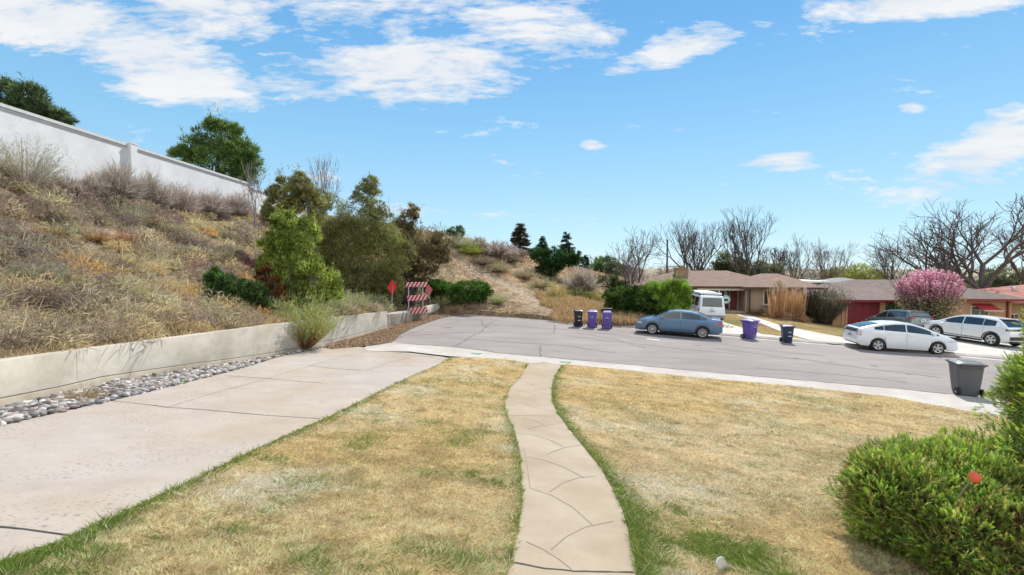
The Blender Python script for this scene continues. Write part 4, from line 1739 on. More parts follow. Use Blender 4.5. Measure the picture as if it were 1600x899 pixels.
# ---- junipers and brush between slope and barricade
JG = [(.20, .27, .045), (.30, .38, .07), (.13, .18, .035), (.42, .46, .11)]
JO = [(.22, .23, .075), (.30, .29, .10), (.14, .15, .055), (.22, .28, .075), (.36, .28, .12)]
JD = [(.19, .17, .08), (.25, .20, .10), (.12, .115, .06), (.30, .25, .10)]
DKG = [(.07, .135, .035), (.10, .18, .045), (.045, .09, .025), (.14, .22, .055)]
b = slope_pt(385, 488)
leafy('juniper_bush', 'low dark green juniper at the foot of the slope beside the red brown one', 'shrub', b.y + .3, [(352, 455, 30, 26), (385, 462, 34, 26), (335, 435, 14, 18), (405, 480, 20, 16)], DKG, b, 9000, .16, 9)
b = slope_pt(430, 488)
leafy('dying_juniper', 'rust brown dying juniper branches under the bright green juniper', 'shrub', b.y + .2, [(425, 450, 15, 20), (436, 470, 12, 18), (412, 432, 10, 14)], [(.30, .09, .03), (.22, .06, .025), (.36, .15, .05), (.12, .12, .03)], b, 5000, .15, 9)
b = slope_pt(458, 492)
leafy('juniper_tree', 'bright green juniper, fullest and leftmost of the group', 'tree', b.y + .4, [(455, 425, 42, 46), (432, 385, 24, 38), (470, 375, 34, 34), (490, 440, 36, 40), (425, 420, 22, 34), (445, 350, 16, 24), (515, 455, 22, 24), (478, 470, 28, 20), (448, 462, 26, 20)], JG, b, 38000, .15, 9, .8, spikes=170, limb_r=.05, nl=10)
b = slope_pt(470, 470)
leafy('juniper_tree', 'tall olive juniper with yellowish tips behind the bright green one', 'tree', b.y + 3.5, [(445, 305, 26, 32), (470, 290, 20, 22), (480, 320, 26, 28), (430, 335, 20, 26), (465, 345, 34, 22)], JO + [(.22, .21, .07)], H3(b.x - .5, b.y + 3.5), 26000, .15, 9, .7, spikes=120, limb_r=.06, nl=10)
b = H3(at(555, 470, 30).x, 30)
leafy('juniper_tree', 'broad olive brown juniper in the middle of the group', 'tree', 30, [(545, 400, 50, 50), (520, 345, 40, 42), (570, 355, 42, 44), (600, 395, 34, 40), (530, 440, 40, 30), (575, 315, 24, 30), (500, 320, 18, 22), (578, 290, 14, 20), (510, 385, 30, 40), (585, 440, 30, 30), (560, 465, 42, 24), (545, 375, 46, 44), (560, 420, 50, 44), (605, 440, 28, 30), (600, 355, 24, 30), (520, 470, 34, 20), (500, 440, 26, 30), (610, 465, 30, 16), (630, 400, 22, 30), (490, 400, 30, 40)], JO + [(.17, .20, .06)], b, 72000, .15, 9, .7, spikes=190, limb_r=.05, nl=8)
b = H3(at(640, 470, 33.2).x, 33.2)
leafy('juniper_tree', 'twisted dark juniper with bare trunk showing behind the red diamond sign', 'tree', 33.2, [(655, 385, 38, 34), (625, 370, 26, 30), (690, 378, 22, 20), (640, 345, 16, 18), (665, 410, 30, 22), (648, 330, 9, 14), (612, 400, 22, 26), (693, 400, 14, 14), (630, 425, 24, 18), (615, 440, 22, 24), (655, 430, 22, 18), (625, 455, 26, 12), (675, 390, 28, 20)], JD + [(.22, .15, .07)], b, 42000, .15, 9, .5, spikes=160, limb_r=.10, mat=barkm, nl=16, wob=.6)
twig_bush('dead_branches', 'tangle of dead grey branches under the twisted dark juniper', H3(at(632, 470, 32.6).x, 32.6), 1.3, 2.2, [(.22, .17, .17), (.3, .25, .24), (.15, .11, .11)], 130, 14, w=.03)
b = slope_pt(735, 482)
leafy('spreading_juniper', 'flat dark green juniper spreading over the hill foot behind the barricade', 'shrub', b.y + .9, [(700, 452, 30, 11), (735, 450, 34, 13), (755, 456, 18, 11), (685, 448, 20, 11), (718, 464, 34, 9), (745, 466, 22, 8), (690, 462, 20, 9), (672, 452, 12, 10)], [(.07, .15, .02), (.105, .21, .03), (.045, .09, .018)], b, 26000, .16, 11, .3, spikes=0, nl=3, limb_r=.03)
b = slope_pt(716, 378)
leafy('juniper_bush', 'dark juniper showing on the skyline above the hill', 'shrub', b.y + 2, [(714, 364, 15, 12), (706, 370, 10, 8)], DKG, b, 2600, .22, 9)
GB = [(.42, .43, .20), (.48, .48, .26), (.35, .39, .14)]
for px, py, rx, h, lab in ((520, 496, .8, 1.15, 'grey green rabbitbrush on the wall top beside the big pale bush'), (553, 492, .85, 1.15, 'grey green rabbitbrush on the wall top, second of the row'), (585, 488, .85, 1.1, 'grey green rabbitbrush on the wall top, left of the red sign'), (625, 484, .7, .9, 'pale green rabbitbrush behind the striped barricade'),
                           (688, 484, .8, .9, 'rounded grey green bush right of the leaning sign'), (720, 480, .5, 1.1, 'upright pale green bush in front of the flat juniper'), (778, 480, .8, .75, 'olive tan round bush on the hill foot above the kerb')):
    b = slope_pt(px, py - 4)
    stems_bush('rabbitbrush', lab, b, rx, h, GB, [(.3, .27, .17), (.36, .3, .2)], 300, 3200, .11, .16, 68, 'rabbitbrush along the wall top', stem_w=.014)
pb = onG(474, 547)
stems_bush('rabbitbrush', 'large pale green bush with red brown stems growing in front of the wall', pb + Vector((-.05, .1, 0)), 1.45, 2.35, [(.38, .45, .13), (.50, .52, .23), (.30, .37, .11)], [(.30, .13, .07), (.36, .2, .11), (.38, .33, .2)], 850, 13000, .11, .15, 62, stem_w=.014)
pb = onG(128, 628)
stems_bush('weed', 'clump of dry reddish weeds with green foot among the cobbles', pb, .42, .34, [(.38, .24, .12), (.48, .36, .2), (.2, .26, .06)], [(.42, .28, .15), (.34, .17, .1)], 220, 900, .05, .14, 80, cat='weed', stem_w=.007)
pb = onG(285, 600)
stems_bush('weed', 'tiny fresh green weed on the cobbles', pb, .12, .12, [(.12, .26, .04)], [(.14, .24, .05)], 60, 160, .04, .3, 80, cat='weed', stem_w=.006)
for px, py, lab in ((633, 504, 'rusty grass tuft at the foot of the barricade post'), (658, 498, 'rusty grass tuft under the barricade right post'), (676, 492, 'orange brown tuft at the foot of the leaning sign')):
    stems_bush('grass_tuft', lab, onG(px, py), .45, .45, [(.50, .34, .16), (.42, .24, .1)], [(.5, .36, .18)], 150, 500, .08, .12, 75, 'rusty tufts by the barricade', cat='grass tuft', stem_w=.014)
# a thin dead sapling and bare saplings at the wall
twig_bush('dead_sapling', 'thin pale dead sapling in front of the juniper group', slope_pt(507, 490), .5, 1.5, [(.42, .36, .32), (.34, .28, .25)], 26, 8, w=.02, fan=35)

# ---- shrubs on the right-hand hill
for px, py, rx, h, lab, cs in ((735, 398, 1.3, 1.4, 'bright yellow green bush near the hill crest', [(.32, .38, .06), (.38, .42, .1)]), (720, 388, 1.3, 1.4, 'pale grey green bush on the hill crest', [(.38, .40, .24), (.33, .34, .2)]),
                               (778, 425, 1.2, 1.1, 'tan sage mound in the middle of the hillside', [(.42, .37, .2), (.36, .3, .18)]), (870, 470, 1.1, 1.3, 'yellow flowering looking bush above the black bin', [(.45, .38, .12), (.38, .34, .12)]), (845, 450, 1.3, .8, 'pale dry bush in the middle of the slope path', [(.42, .38, .22), (.35, .33, .17)]),
                               (800, 410, 1.1, .9, 'brown round scrub below the crest', [(.28, .2, .15), (.33, .26, .18)]), (755, 415, 1.2, .9, 'dark brown scrub left on the hillside', [(.25, .19, .15), (.3, .24, .17)]), (925, 470, 1.6, 1.1, 'yellow green low bush at the right foot of the hill', [(.33, .32, .08), (.4, .37, .12)]),
                               (900, 464, 1.0, .9, 'olive bush right of the hillside middle', [(.3, .3, .1), (.35, .33, .14)]), (820, 435, 1.2, .9, 'tan bunch of dry stems on the hillside', [(.4, .34, .2), (.34, .28, .17)])):
    stems_bush('hill_shrub', lab, slope_pt(px, py), rx, h, cs, [tuple(c * .8 for c in q) for q in cs], 220, 1500, .2, .16, 78, 'shrubs on the sandy hillside', stem_w=.035)
for px, py, rx, h, lab, cs in ((775, 402, 2.6, 1.7, 'wide purple brown thicket on the hill crest', PURP), (800, 404, 2.2, 1.5, 'dull brown thicket right on the hill crest', [(.3, .22, .19), (.25, .19, .17)]), (912, 458, 2.0, 2.6, 'grey leafless bush on the right flank of the hill', GREYT), (745, 392, 1.5, 1.4, 'dark leafless scrub behind the yellow green bush', PURP),
                               (1000, 462, 2.4, 3.0, 'brown leafless thicket behind the dark green bush', PURP), (1045, 450, 3.0, 3.6, 'brown leafless thicket left of the chimney', [(.3, .2, .17), (.24, .17, .15), (.36, .27, .22)])):
    twig_bush('thicket', lab, slope_pt(px, py), rx, h, cs, 190, 20, 'leafless thickets on the hill', w=.04)
b = slope_pt(862, 432)
leafy('round_pine', 'dense dark green round pine standing on the hillside', 'tree', b.y, [(862, 408, 26, 20), (846, 402, 16, 15), (880, 408, 16, 14), (858, 424, 22, 10), (895, 405, 9, 10)], [(.03, .085, .02), (.045, .11, .025), (.025, .06, .015)], b, 9000, .3, 8)
NG = [(.05, .10, .05), (.07, .125, .065), (.035, .07, .04)]


def far_spruce(px, ptop, pbase, wpx, d, lab, cols, n=7000):
    b = at(px, pbase, d)
    t = at(px, ptop, d)
    return spruce('spruce', lab, (b.x, b.y, b.z - .6), t.z - b.z + .6, wpx / 2 * d / FPX, cols, n, 'conifers on the skyline')


far_spruce(813, 349, 404, 52, 60, 'brownish spruce, tallest on the skyline left of the pine', [(.10, .075, .05), (.07, .075, .045), (.13, .09, .06), (.05, .06, .035)])
far_spruce(848, 369, 396, 24, 74, 'small dark spruce tip behind the round pine', NG)
far_spruce(885, 362, 420, 42, 72, 'dark pointed blue green spruce right of the round pine', NG)
far_spruce(905, 392, 424, 26, 78, 'narrow dark spruce right of the pointed one', NG)
far_spruce(915, 398, 428, 22, 82, 'small dark spruce at the right end of the conifers', NG)
b = slope_pt(945, 440)
leafy('juniper_bush', 'dark evergreen clump on the far right flank of the hill', 'shrub', 72, [(945, 415, 22, 14), (962, 422, 16, 12), (930, 422, 14, 8)], DKG, at(945, 436, 72), 3500, .4, 8)
leafy('juniper_bush', 'grey green spreading bush below the far evergreen clump', 'shrub', 52, [(950, 440, 28, 9), (975, 446, 20, 9)], [(.11, .13, .06), (.15, .17, .08), (.07, .085, .04)], at(955, 455, 52), 4000, .25, 8)

# ---- pines behind the perimeter wall
PG = [(.09, .14, .05), (.12, .18, .065), (.06, .10, .04), (.15, .19, .085)]
leafy('pine_tree', 'ragged pine behind the pale wall at the far left', 'tree', 27, [(15, 150, 26, 22), (45, 152, 26, 22), (65, 172, 20, 18), (20, 178, 30, 20), (90, 182, 14, 10), (112, 192, 9, 5), (-20, 160, 26, 24), (50, 190, 30, 14), (70, 205, 30, 16)], PG, (-27.3, 27, 7.6), 16000, .26, 10, .3, limb_r=.1, spikes=70, lw=.2)
leafy('pine_tree', 'bushy green pine rising behind the pale wall above its middle', 'tree', 42, [(340, 215, 36, 24), (310, 235, 34, 20), (370, 240, 34, 22), (290, 243, 22, 12), (345, 255, 48, 24), (392, 248, 18, 18), (335, 195, 16, 10), (365, 205, 14, 10), (385, 275, 26, 16), (340, 290, 50, 18)], [(.12, .21, .045), (.17, .27, .06), (.08, .13, .035), (.20, .28, .08)], (-25.5, 42, 7.5), 26000, .34, 9, .4, limb_r=.16, spikes=60, lw=.2)
random.seed(5)
bare_tree('bare_sapling', 'thin leafless grey tree beside the pine at the wall end', H3(at(398, 340, 33).x, 33), 4.4, 2.0, dict(rmin=.012, side=.6), barkp, seed=8, levels=3, r=.06, nlimb=4, vase=(10, 35))
bare_tree('bare_sapling', 'thin pale leafless tree rising above the junipers', H3(at(507, 340, 38).x, 38), 6.4, 2.6, dict(rmin=.012, side=.6, up=.9), barkp, seed=18, levels=3, r=.06, nlimb=4, vase=(6, 22))

# ---- two evergreen bushes left of the van
b = onG(985, 500)
leafy('evergreen_bush', 'dark green bushy shrub behind the nose of the blue car', 'shrub', 33.5, [(985, 472, 36, 22), (960, 470, 20, 18), (1010, 478, 30, 18), (975, 488, 32, 12), (1000, 458, 22, 12), (1030, 485, 26, 12)], [(.06, .12, .02), (.085, .15, .025), (.035, .07, .015)], G3(at(985, 490, 33.5).x, 33.5), 22000, .19, 9, .6, spikes=60)
leafy('feathery_bush', 'bright green feathery shrub between dark bush and white van', 'shrub', 33.2, [(1048, 460, 28, 22), (1030, 466, 22, 20), (1062, 456, 18, 16), (1052, 480, 28, 18), (1020, 455, 12, 12), (1070, 470, 12, 16)], [(.20, .33, .035), (.27, .41, .06), (.13, .22, .03)], G3(at(1050, 490, 33.2).x, 33.2), 16000, .26, 9, 1.1, lw=.16, spikes=90)
stems_bush('grass_tuft', 'brown dead grass clump between purple bin and blue car', G3(at(965, 505, 31.4).x, 31.2), .9, .9, [(.34, .22, .13), (.42, .3, .18)], [(.4, .27, .16)], 400, 1500, .12, .14, 70, cat='dead grass', stem_w=.02)
stems_bush('grass_tuft', 'brown dead brush in front of the dark green bush', G3(at(985, 505, 30.8).x, 30.9), .8, .7, [(.30, .19, .12), (.38, .26, .16)], [(.34, .22, .14)], 300, 1200, .12, .14, 75, cat='dead grass', stem_w=.02)
stems_bush('dead_shrub', 'small rust brown shrub left of the dark green bush', G3(at(950, 495, 33).x, 33), .45, 1.2, [(.22, .12, .05), (.17, .14, .04)], [(.2, .12, .08)], 120, 1500, .14, .3, 50, stem_w=.02)

# ---- trees far behind
def far_bare(px, ptop, pbase, wpx, d, lab, seed, mat=barkd, **k):
    b = at(px, pbase, d)
    t = at(px, ptop, d)
    z0 = float(G(b.x, b.y)) - .2
    o = dict(rmin=.013, side=.24, split=(2, 2, 2, 3), tap=.92, keep=.76)
    o.update(k.pop('o', {}))
    return bare_tree('bare_tree', lab, (b.x, b.y, z0), t.z - z0, wpx * d / FPX, o, mat, 'leafless trees behind the houses', seed, **k)


far_bare(990, 358, 460, 140, 48, 'spreading leafless tree standing behind the dark green bush', 21, o=dict(wig=.16, ang=(20, 45)), levels=5, r=.22, nlimb=4, vase=(25, 55), mat=barkm, trunk_h=.12)
far_bare(1088, 343, 440, 128, 62, 'round headed leafless tree directly behind the chimney house', 22, o=dict(up=.7), levels=5, r=.3, nlimb=7, vase=(12, 48), trunk_h=.2)
far_bare(1165, 322, 440, 100, 60, 'tallest upright leafless tree behind the tan brick house', 23, o=dict(up=1.0, ang=(10, 26)), levels=5, r=.3, nlimb=6, vase=(6, 28), trunk_h=.15)
far_bare(1243, 368, 440, 88, 72, 'leafless tree above the dry ornamental grass', 24, levels=5, r=.2, nlimb=5)
far_bare(1292, 378, 440, 72, 78, 'reddish leafless tree behind the gap between the two houses', 25, mat=M_layers('bark_red', [(.3, (.10, .06, .06)), (.7, (.2, .13, .13))], 8), levels=5, r=.2, nlimb=5, vase=(8, 30), o=dict(up=.9))
far_bare(1395, 372, 450, 90, 80, 'leafless tree rising behind the dark roof left of the pink tree', 26, levels=5, r=.25, nlimb=6)
far_bare(1215, 385, 445, 60, 85, 'far small leafless tree between the tall tree and the grasses', 31, levels=4, r=.18, nlimb=5, o=dict(rmin=.035))
far_bare(935, 400, 440, 50, 100, 'faint distant leafless tree right of the spruces', 27, levels=4, r=.2, o=dict(rmin=.035))
far_bare(1475, 318, 458, 190, 56, 'wide leafless tree with dark limbs above the pink tree', 28, o=dict(wig=.17, ang=(18, 42)), levels=5, r=.42, nlimb=5, vase=(22, 60), trunk_h=.2)
far_bare(1535, 305, 462, 240, 54, 'huge spreading leafless tree with a thick trunk behind the dark roof', 29, o=dict(wig=.18, ang=(18, 44)), levels=5, r=.52, nlimb=5, vase=(25, 62), trunk_h=.22, mat=barkm)
far_bare(1612, 330, 462, 170, 60, 'leafless tree cut by the right edge of the picture', 30, o=dict(wig=.15), levels=5, r=.4, nlimb=5, vase=(18, 50))
YG = [(.30, .33, .07), (.24, .30, .06), (.36, .36, .12)]
for px, py, rx, ry, d, lab, cs in ((1345, 430, 34, 16, 90, 'yellow green budding tree behind the dark roof', YG), (1310, 432, 26, 14, 95, 'olive budding tree left of the yellow green one', [(.2, .2, .08), (.26, .24, .1)]), (1140, 415, 26, 22, 66, 'dull green tree beside the tall upright tree', [(.09, .12, .035), (.13, .15, .05)]),
                                   (1195, 425, 28, 16, 68, 'grey green tree low behind the roof', [(.12, .13, .07), (.17, .16, .09)]), (1575, 438, 44, 24, 66, 'grey green tree at the right behind the red roof', [(.10, .12, .06), (.15, .16, .08), (.07, .08, .04)]), (1545, 448, 24, 12, 70, 'lower grey green bush behind the red roof', [(.12, .13, .07), (.16, .15, .09)]),
                                   (1515, 452, 16, 14, 76, 'yellow green foliage showing between the two big trunks', [(.35, .34, .06)]), (965, 425, 40, 10, 110, 'far brown tree line patch above the hill end', [(.2, .16, .14), (.26, .21, .17)]), (1110, 430, 60, 10, 110, 'far dull wood behind the chimney', [(.16, .14, .12), (.2, .19, .14)]),
                                   (1250, 432, 70, 13, 115, 'far dull wood behind the ornamental grasses', [(.2, .16, .15), (.17, .17, .11)]), (1430, 436, 60, 13, 115, 'far dull wood behind the pink tree', [(.17, .15, .13), (.2, .2, .12)])):
    b = at(px, py, d)
    leafy('background_tree', lab, 'tree', d, [(px, py, rx, ry), (px - rx * .5, py + ry * .4, rx * .6, ry * .7), (px + rx * .5, py + ry * .3, rx * .6, ry * .8)], cs, (b.x, b.y, float(G(b.x, b.y)) - .2), 5000, .42, 8, .4, group='budding trees far behind')

# ================================================================== FAR LOTS, HOUSES
def far_poly(px):
    return [onG(*p).to_2d() for p in px]


def yard_col(x, y):
    n = fbm(x * .7 + 5, y * .7, 4)[:, None]
    f = fbm(x * 6, y * 6, 3)[:, None]
    g = np.clip((fbm(x * .35, y * .35 + 20, 3) - .45) * 4, 0, 1)[:, None]
    c = np.array([.46, .35, .18]) * (.7 + .6 * n)
    c = c * (1 - .55 * g) + np.array([.24, .26, .085]) * .55 * g
    return np.clip(c * (.7 + .6 * f), .01, .8)


def kz(p, back=.17):
    return Vector((p.x, p.y))


_e = [on_plane(*p).to_2d() for p in farr]
_dir = (_e[-1] - _e[2]).normalized()
_up = Vector((-_dir.y, _dir.x))
if _up.y < 0:
    _up = -_up
YARD = [p + _up * .16 for p in _e[3:]] + [ext_f + _up * .16, ext_f + Vector((20, 60)), Vector((20, 100)), Vector((18, 60)), Vector((12.5, 40)), Vector((11, 33))]
drape('far_lawn', YARD, .06, M_veg('turf_base', 0, .95), .8, colf=yard_col)
fconc = M_layers('far_walk_concrete', [(.3, (.44, .40, .35)), (.5, (.50, .46, .41)), (.7, (.55, .51, .46))], 1.2, bump=.2, big=(.5, (.92, .9, .86)))
drape('driveway', far_poly([(1068, 519.5), (1090, 500), (1085, 493), (1128, 494), (1130, 505), (1165, 516), (1190, 524), (1250, 531.5), (1262, 534.5)][::-1]), .085, fconc, .6)
drape('walkway', far_poly([(1150, 493.5), (1168, 493.5), (1182, 498), (1200, 504), (1222, 511), (1262, 519), (1320, 530), (1345, 538), (1338, 541), (1300, 539.5), (1262, 533), (1228, 523), (1205, 514), (1185, 505.5), (1168, 499)]), .085, fconc, .5)
drape('driveway', far_poly([(1418, 549), (1378, 530), (1322, 513), (1378, 507), (1470, 500), (1600, 520), (1700, 545), (1700, 573), (1580, 562)]), .085, fconc, .6)
# bunches of turf at the far lawn's near edge so that it is not a flat sheet
v = Veg()
xs = [p.x for p in YARD]
X, Y = rng.uniform(9, 34, 260000), rng.uniform(20, 44, 260000)
k = inside_np(X, Y, YARD)
X, Y = X[k], Y[k]
solid = [far_poly([(1068, 519.5), (1090, 498), (1128, 494), (1130, 505), (1165, 516), (1190, 524), (1250, 531.5), (1262, 534.5)]), far_poly([(1150, 493.5), (1168, 493.5), (1182, 498), (1200, 504), (1222, 511), (1262, 519), (1320, 530), (1345, 538), (1338, 541), (1300, 539.5), (1262, 533), (1228, 523), (1205, 514), (1185, 505.5), (1168, 499)]),
         far_poly([(1418, 549), (1378, 530), (1322, 513), (1378, 507), (1470, 500), (1700, 545), (1700, 573), (1580, 562)])]
k = np.ones(len(X), bool)
for s_ in solid:
    k &= ~inside_np(X, Y, s_)
X, Y = X[k], Y[k]
c = yard_col(X, Y)
v.blades(np.column_stack([X, Y, G(X, Y) + .05]), unit(np.column_stack([rng.normal(0, .5, len(X)), rng.normal(0, .5, len(X)), np.ones(len(X))])), .07, .02, np.clip(c * (.7 + .8 * rng.random((len(X), 1))), 0, .9), two=False)
tag(v.build('far_grass'), 'mown tan and green grass in front of the houses across the street', 'grass', None, 'stuff')


class House:
    """local frame: origin on the ground at the front-left corner, x along the front, y to the back"""

    def __init__(s, name, label, px, d, ang, z, group=None):
        o = at(px, 450, d)
        s.o = Vector((o.x, o.y, z))
        s.a = ang
        s.root = thing(name, s.o, ang, label, 'house', group)
        s.ex = Vector((math.cos(ang), math.sin(ang), 0))
        s.ey = Vector((-math.sin(ang), math.cos(ang), 0))

    def x(s, px, y=0.):
        """local x where the sight line px meets the plane at depth y"""
        r_ = (px - 800) / FPX
        # (o + x ex + y ey).x = r * (...).y * k  (k about 1)
        b = s.o + s.ey * y
        k = CP  # small pitch correction
        return (r_ * b.y - b.x) / (s.ex.x - r_ * s.ex.y)

    def z(s, py, px, y=0.):
        """local height that shows at py"""
        p = s.o + s.ex * s.x(px, y) + s.ey * y
        return at(px, py, p.y).z - s.o.z

    def part(s, name, mb, mat, parent=None, smooth=False, bevel=0.):
        return mb.build(name, mat, parent or s.root, smooth, bevel)


def hip(mb, x0, x1, y0, y1, ze, zr, ov=.45, thick=.16, ridge=None):
    """hipped roof over a rectangle; ridge = (xa, xb) along x or None for equal hips"""
    x0, x1, y0, y1 = x0 - ov, x1 + ov, y0 - ov, y1 + ov
    ym = (y0 + y1) / 2
    if ridge is None:
        ins = min((y1 - y0) / 2, (x1 - x0) / 2 - .05)
        ridge = (x0 + ins, x1 - ins)
    a, b = ridge
    vs = [(x0, y0, ze), (x1, y0, ze), (x1, y1, ze), (x0, y1, ze), (a, ym, zr), (b, ym, zr),
          (x0, y0, ze - thick), (x1, y0, ze - thick), (x1, y1, ze - thick), (x0, y1, ze - thick)]
    mb.add(vs, [(0, 1, 5, 4), (1, 2, 5), (2, 3, 4, 5), (3, 0, 4), (0, 6, 7, 1), (1, 7, 8, 2), (2, 8, 9, 3), (3, 9, 6, 0), (9, 8, 7, 6)])


def window(h, x0, x1, z0, z1, y, fm, panes=2, parent=None, glass=None, dep=.08):
    mb = MB()
    f = .07
    w_, cz_ = x1 - x0, (z0 + z1) / 2
    mb.box(((x0 + x1) / 2, y - .02, z1 - f / 2), (w_, dep, f))
    mb.box(((x0 + x1) / 2, y - .02, z0 + f / 2), (w_, dep, f))
    for i in range(panes + 1):
        xx = x0 + f / 2 + (w_ - f) * i / panes
        mb.box((xx, y - .021, cz_), (f, dep, z1 - z0 - 2 * f - .002))
    fr = h.part('window', mb, fm)
    mb = MB()
    mb.box(((x0 + x1) / 2, y - .005, cz_), (w_ - .1, .02, z1 - z0 - .1))
    g = mb.build('pane', glass or M_glass(), fr)
    mb = MB()
    mb.box(((x0 + x1) / 2, y - .05, z0 - .06), (w_ + .16, .16, .08))
    mb.build('sill', M_plain('sill_conc', (.36, .31, .26), .8), fr)
    return fr


tan_b = M_brick('tan_brick', (.42, .31, .21), (.35, .25, .165), (.40, .34, .27))
tan_s = M_brick('pinkish_brick', (.36, .25, .19), (.30, .2, .15), (.28, .23, .19))
ora_b = M_brick('orange_brick', (.48, .27, .125), (.40, .215, .095), (.44, .34, .24))
shin1 = M_shingle('brown_shingles', (.165, .095, .066), (.205, .122, .086))
shin2 = M_shingle('dark_brown_shingles', (.135, .092, .075), (.17, .12, .10))
shin3 = M_shingle('red_shingles', (.34, .13, .095), (.40, .17, .13))
trimb = M_plain('brown_trim', (.07, .03, .022), .6)
whit = M_plain('white_trim', (.68, .66, .61), .6)
creamt = M_plain('cream_trim', (.55, .47, .38), .6)
redp = M_plain('crimson_paint', (.20, .012, .02), .5)
darkin = M_plain('dark_interior', (.02, .017, .015), .9)

# ---- house 1, tan brick with chimney
h1 = House('brick_house', 'low tan brick ranch house with brown hip roof and square chimney', 1160, 42.0, R(-10), float(G(17.5, 43)) - .05)
X = h1.x
xw0, xw1 = X(1173), X(1256)
ze = h1.z(451, 1165)
m = MB()
m.box(((xw0 + xw1) / 2, 4.0, ze / 2 - .1), (xw1 - xw0, 8.0, ze + .2))
h1.part('wall', m, tan_b)
m = MB()
ym = 3.0                                   # the main block's front stands further back
xm0 = X(1052, ym) - 3.5
m.box(((xm0 + xw0) / 2 - .01, ym + 4.0, ze / 2 - .1), (xw0 - xm0 - .02, 8.0, ze + .2))
h1.part('wall', m, tan_s)
m = MB()
hip(m, xw0, xw1 + 1.1, 0, 8.2, ze + .14, ze + 1.25, .55, ridge=(X(1190, 4), X(1215, 4)))
h1.part('roof', m, shin1)
m = MB()
zr = h1.z(423, 1100, 7)
hip(m, xm0, X(1200, 7), ym - 1.5, 11.4, ze + .12, zr, .4, ridge=(X(1060, 7), X(1133, 7)))
rf = h1.part('roof', m, shin1)
m = MB()
zc0, zc1 = ze, h1.z(419, 1065, 4.5)
xc0, xc1 = X(1055, 4.5), X(1075, 4.5)
m.box(((xc0 + xc1) / 2, 4.8, (zc0 + zc1) / 2), (xc1 - xc0, .9, zc1 - zc0))
m.box(((xc0 + xc1) / 2, 4.8, zc1 - .03), (xc1 - xc0 + .14, 1.04, .1))
m.box(((xc0 + xc1) / 2 + .1, 4.8, zc1 + .12), (.35, .35, .2))
m.build('chimney', M_brick('chimney_brick', (.33, .21, .11), (.27, .17, .09), (.3, .25, .2)), rf)
# fascia boards and gutters
m = MB()
m.box(((xw0 + xw1) / 2 + .3, -.58, ze + .06), (xw1 - xw0 + 1.9, .06, .18))
m.box(((X(1085, ym - 1.9) + X(1172, ym - 1.9)) / 2, ym - 1.95, ze + .04), (X(1172, ym - 1.9) - X(1085, ym - 1.9) + .3, .07, .2))
h1.part('fascia', m, trimb)
m = MB()
xp0, xp1 = X(1090, 1.0), X(1170, 1.0)
m.box(((xp0 + xp1) / 2, 1.12, ze - .13), (xp1 - xp0, .1, .2))
for q in (1124, ):
    m.box((X(q, 1.1), 1.12, ze / 2 - .1), (.14, .14, ze - .2))
m.box((X(1168, .6), .9, ze / 2 - .1), (.12, .12, ze - .2))
h1.part('porch_post', m, creamt)
m = MB()
m.box((X(1172, -.1), -.12, ze / 2), (.10, .09, ze - .1))
h1.part('downspout', m, trimb)
# porch wall, door, window
m = MB()
dx0, dx1 = X(1141, ym - .06), X(1152, ym - .06)
m.box(((dx0 + dx1) / 2, ym - .07, 1.05), (dx1 - dx0, .08, 2.1))
dr = h1.part('front_door', m, M_plain('door_red', (.22, .03, .03), .5))
m = MB()
m.cyl((dx1 - .12, ym - .14, 1.0), (dx1 - .12, ym - .18, 1.0), .035, n=10)
m.build('door_knob', M_plain('brass', (.5, .36, .15), .3, 1), dr)
m = MB()
m.box((dx0 - .06, ym - .08, 1.06), (.08, .11, 2.14))
m.box((dx1 + .06, ym - .08, 1.06), (.08, .11, 2.14))
m.box(((dx0 + dx1) / 2, ym - .08, 2.17), (dx1 - dx0 + .2, .11, .08))
h1.part('door_frame', m, creamt)
window(h1, X(1110, ym), X(1120, ym), .75, 2.05, ym - .04, whit, 1)
window(h1, X(1130, ym), X(1138, ym), .2, 2.1, ym - .04, trimb, 1)
window(h1, X(1193), X(1222), h1.z(476.5, 1205), h1.z(453.5, 1205), 0, whit, 2)
m = MB()
m.box(((xw0 + xp0) / 2 - .2, 2.0, .06), (xw0 - xp0 + .5, 2.2, .12))
h1.part('porch_floor', m, fconc)
m = MB()
m.box((X(1115, 2.0), 2.3, .5), (.9, .5, .85))
h1.part('planter_box', m, M_brick('planter_brick', (.28, .12, .07), (.22, .09, .05), (.3, .2, .16)))

# round ornament leaning by the porch
rd = thing('round_sign', h1.o + h1.ex * X(1135, .5) + h1.ey * .5 + Vector((0, 0, .05)), R(-10), 'round white and green plaque on a stake by the porch of the tan house', 'sign')
m = MB()
m.cyl((0, 0, 0), (0, 0, .9), .025, n=8)
m.build('stake', trimb, rd)
m = MB()
m.lathe((0, 0, 1.15), (0, -1, 0), [(.0, -.02), (.36, -.02), (.38, 0), (.36, .02), (0, .02)], 32)
pl = m.build('disc', M_plain('plaque_white', (.62, .70, .66), .6), rd, True)
m = MB()
m.lathe((0, 0, 1.15), (0, -1, 0), [(.30, .021), (.30, .032), (.35, .032), (.35, .021)], 32)
m.build('rim_band', M_plain('plaque_green', (.06, .28, .20), .6), rd, True)
m = MB()
m.lathe((-.06, 0, 1.13), (0, -1, 0), [(0, .035), (.12, .033), (.12, .021)], 16)
m.lathe((.09, 0, 1.12), (0, -1, 0), [(0, .034), (.10, .032), (.10, .021)], 16)
m.box((0.0, -.027, 1.02), (.36, .012, .035))
m.build('emblem', M_plain('plaque_dark', (.02, .12, .10), .6), rd)

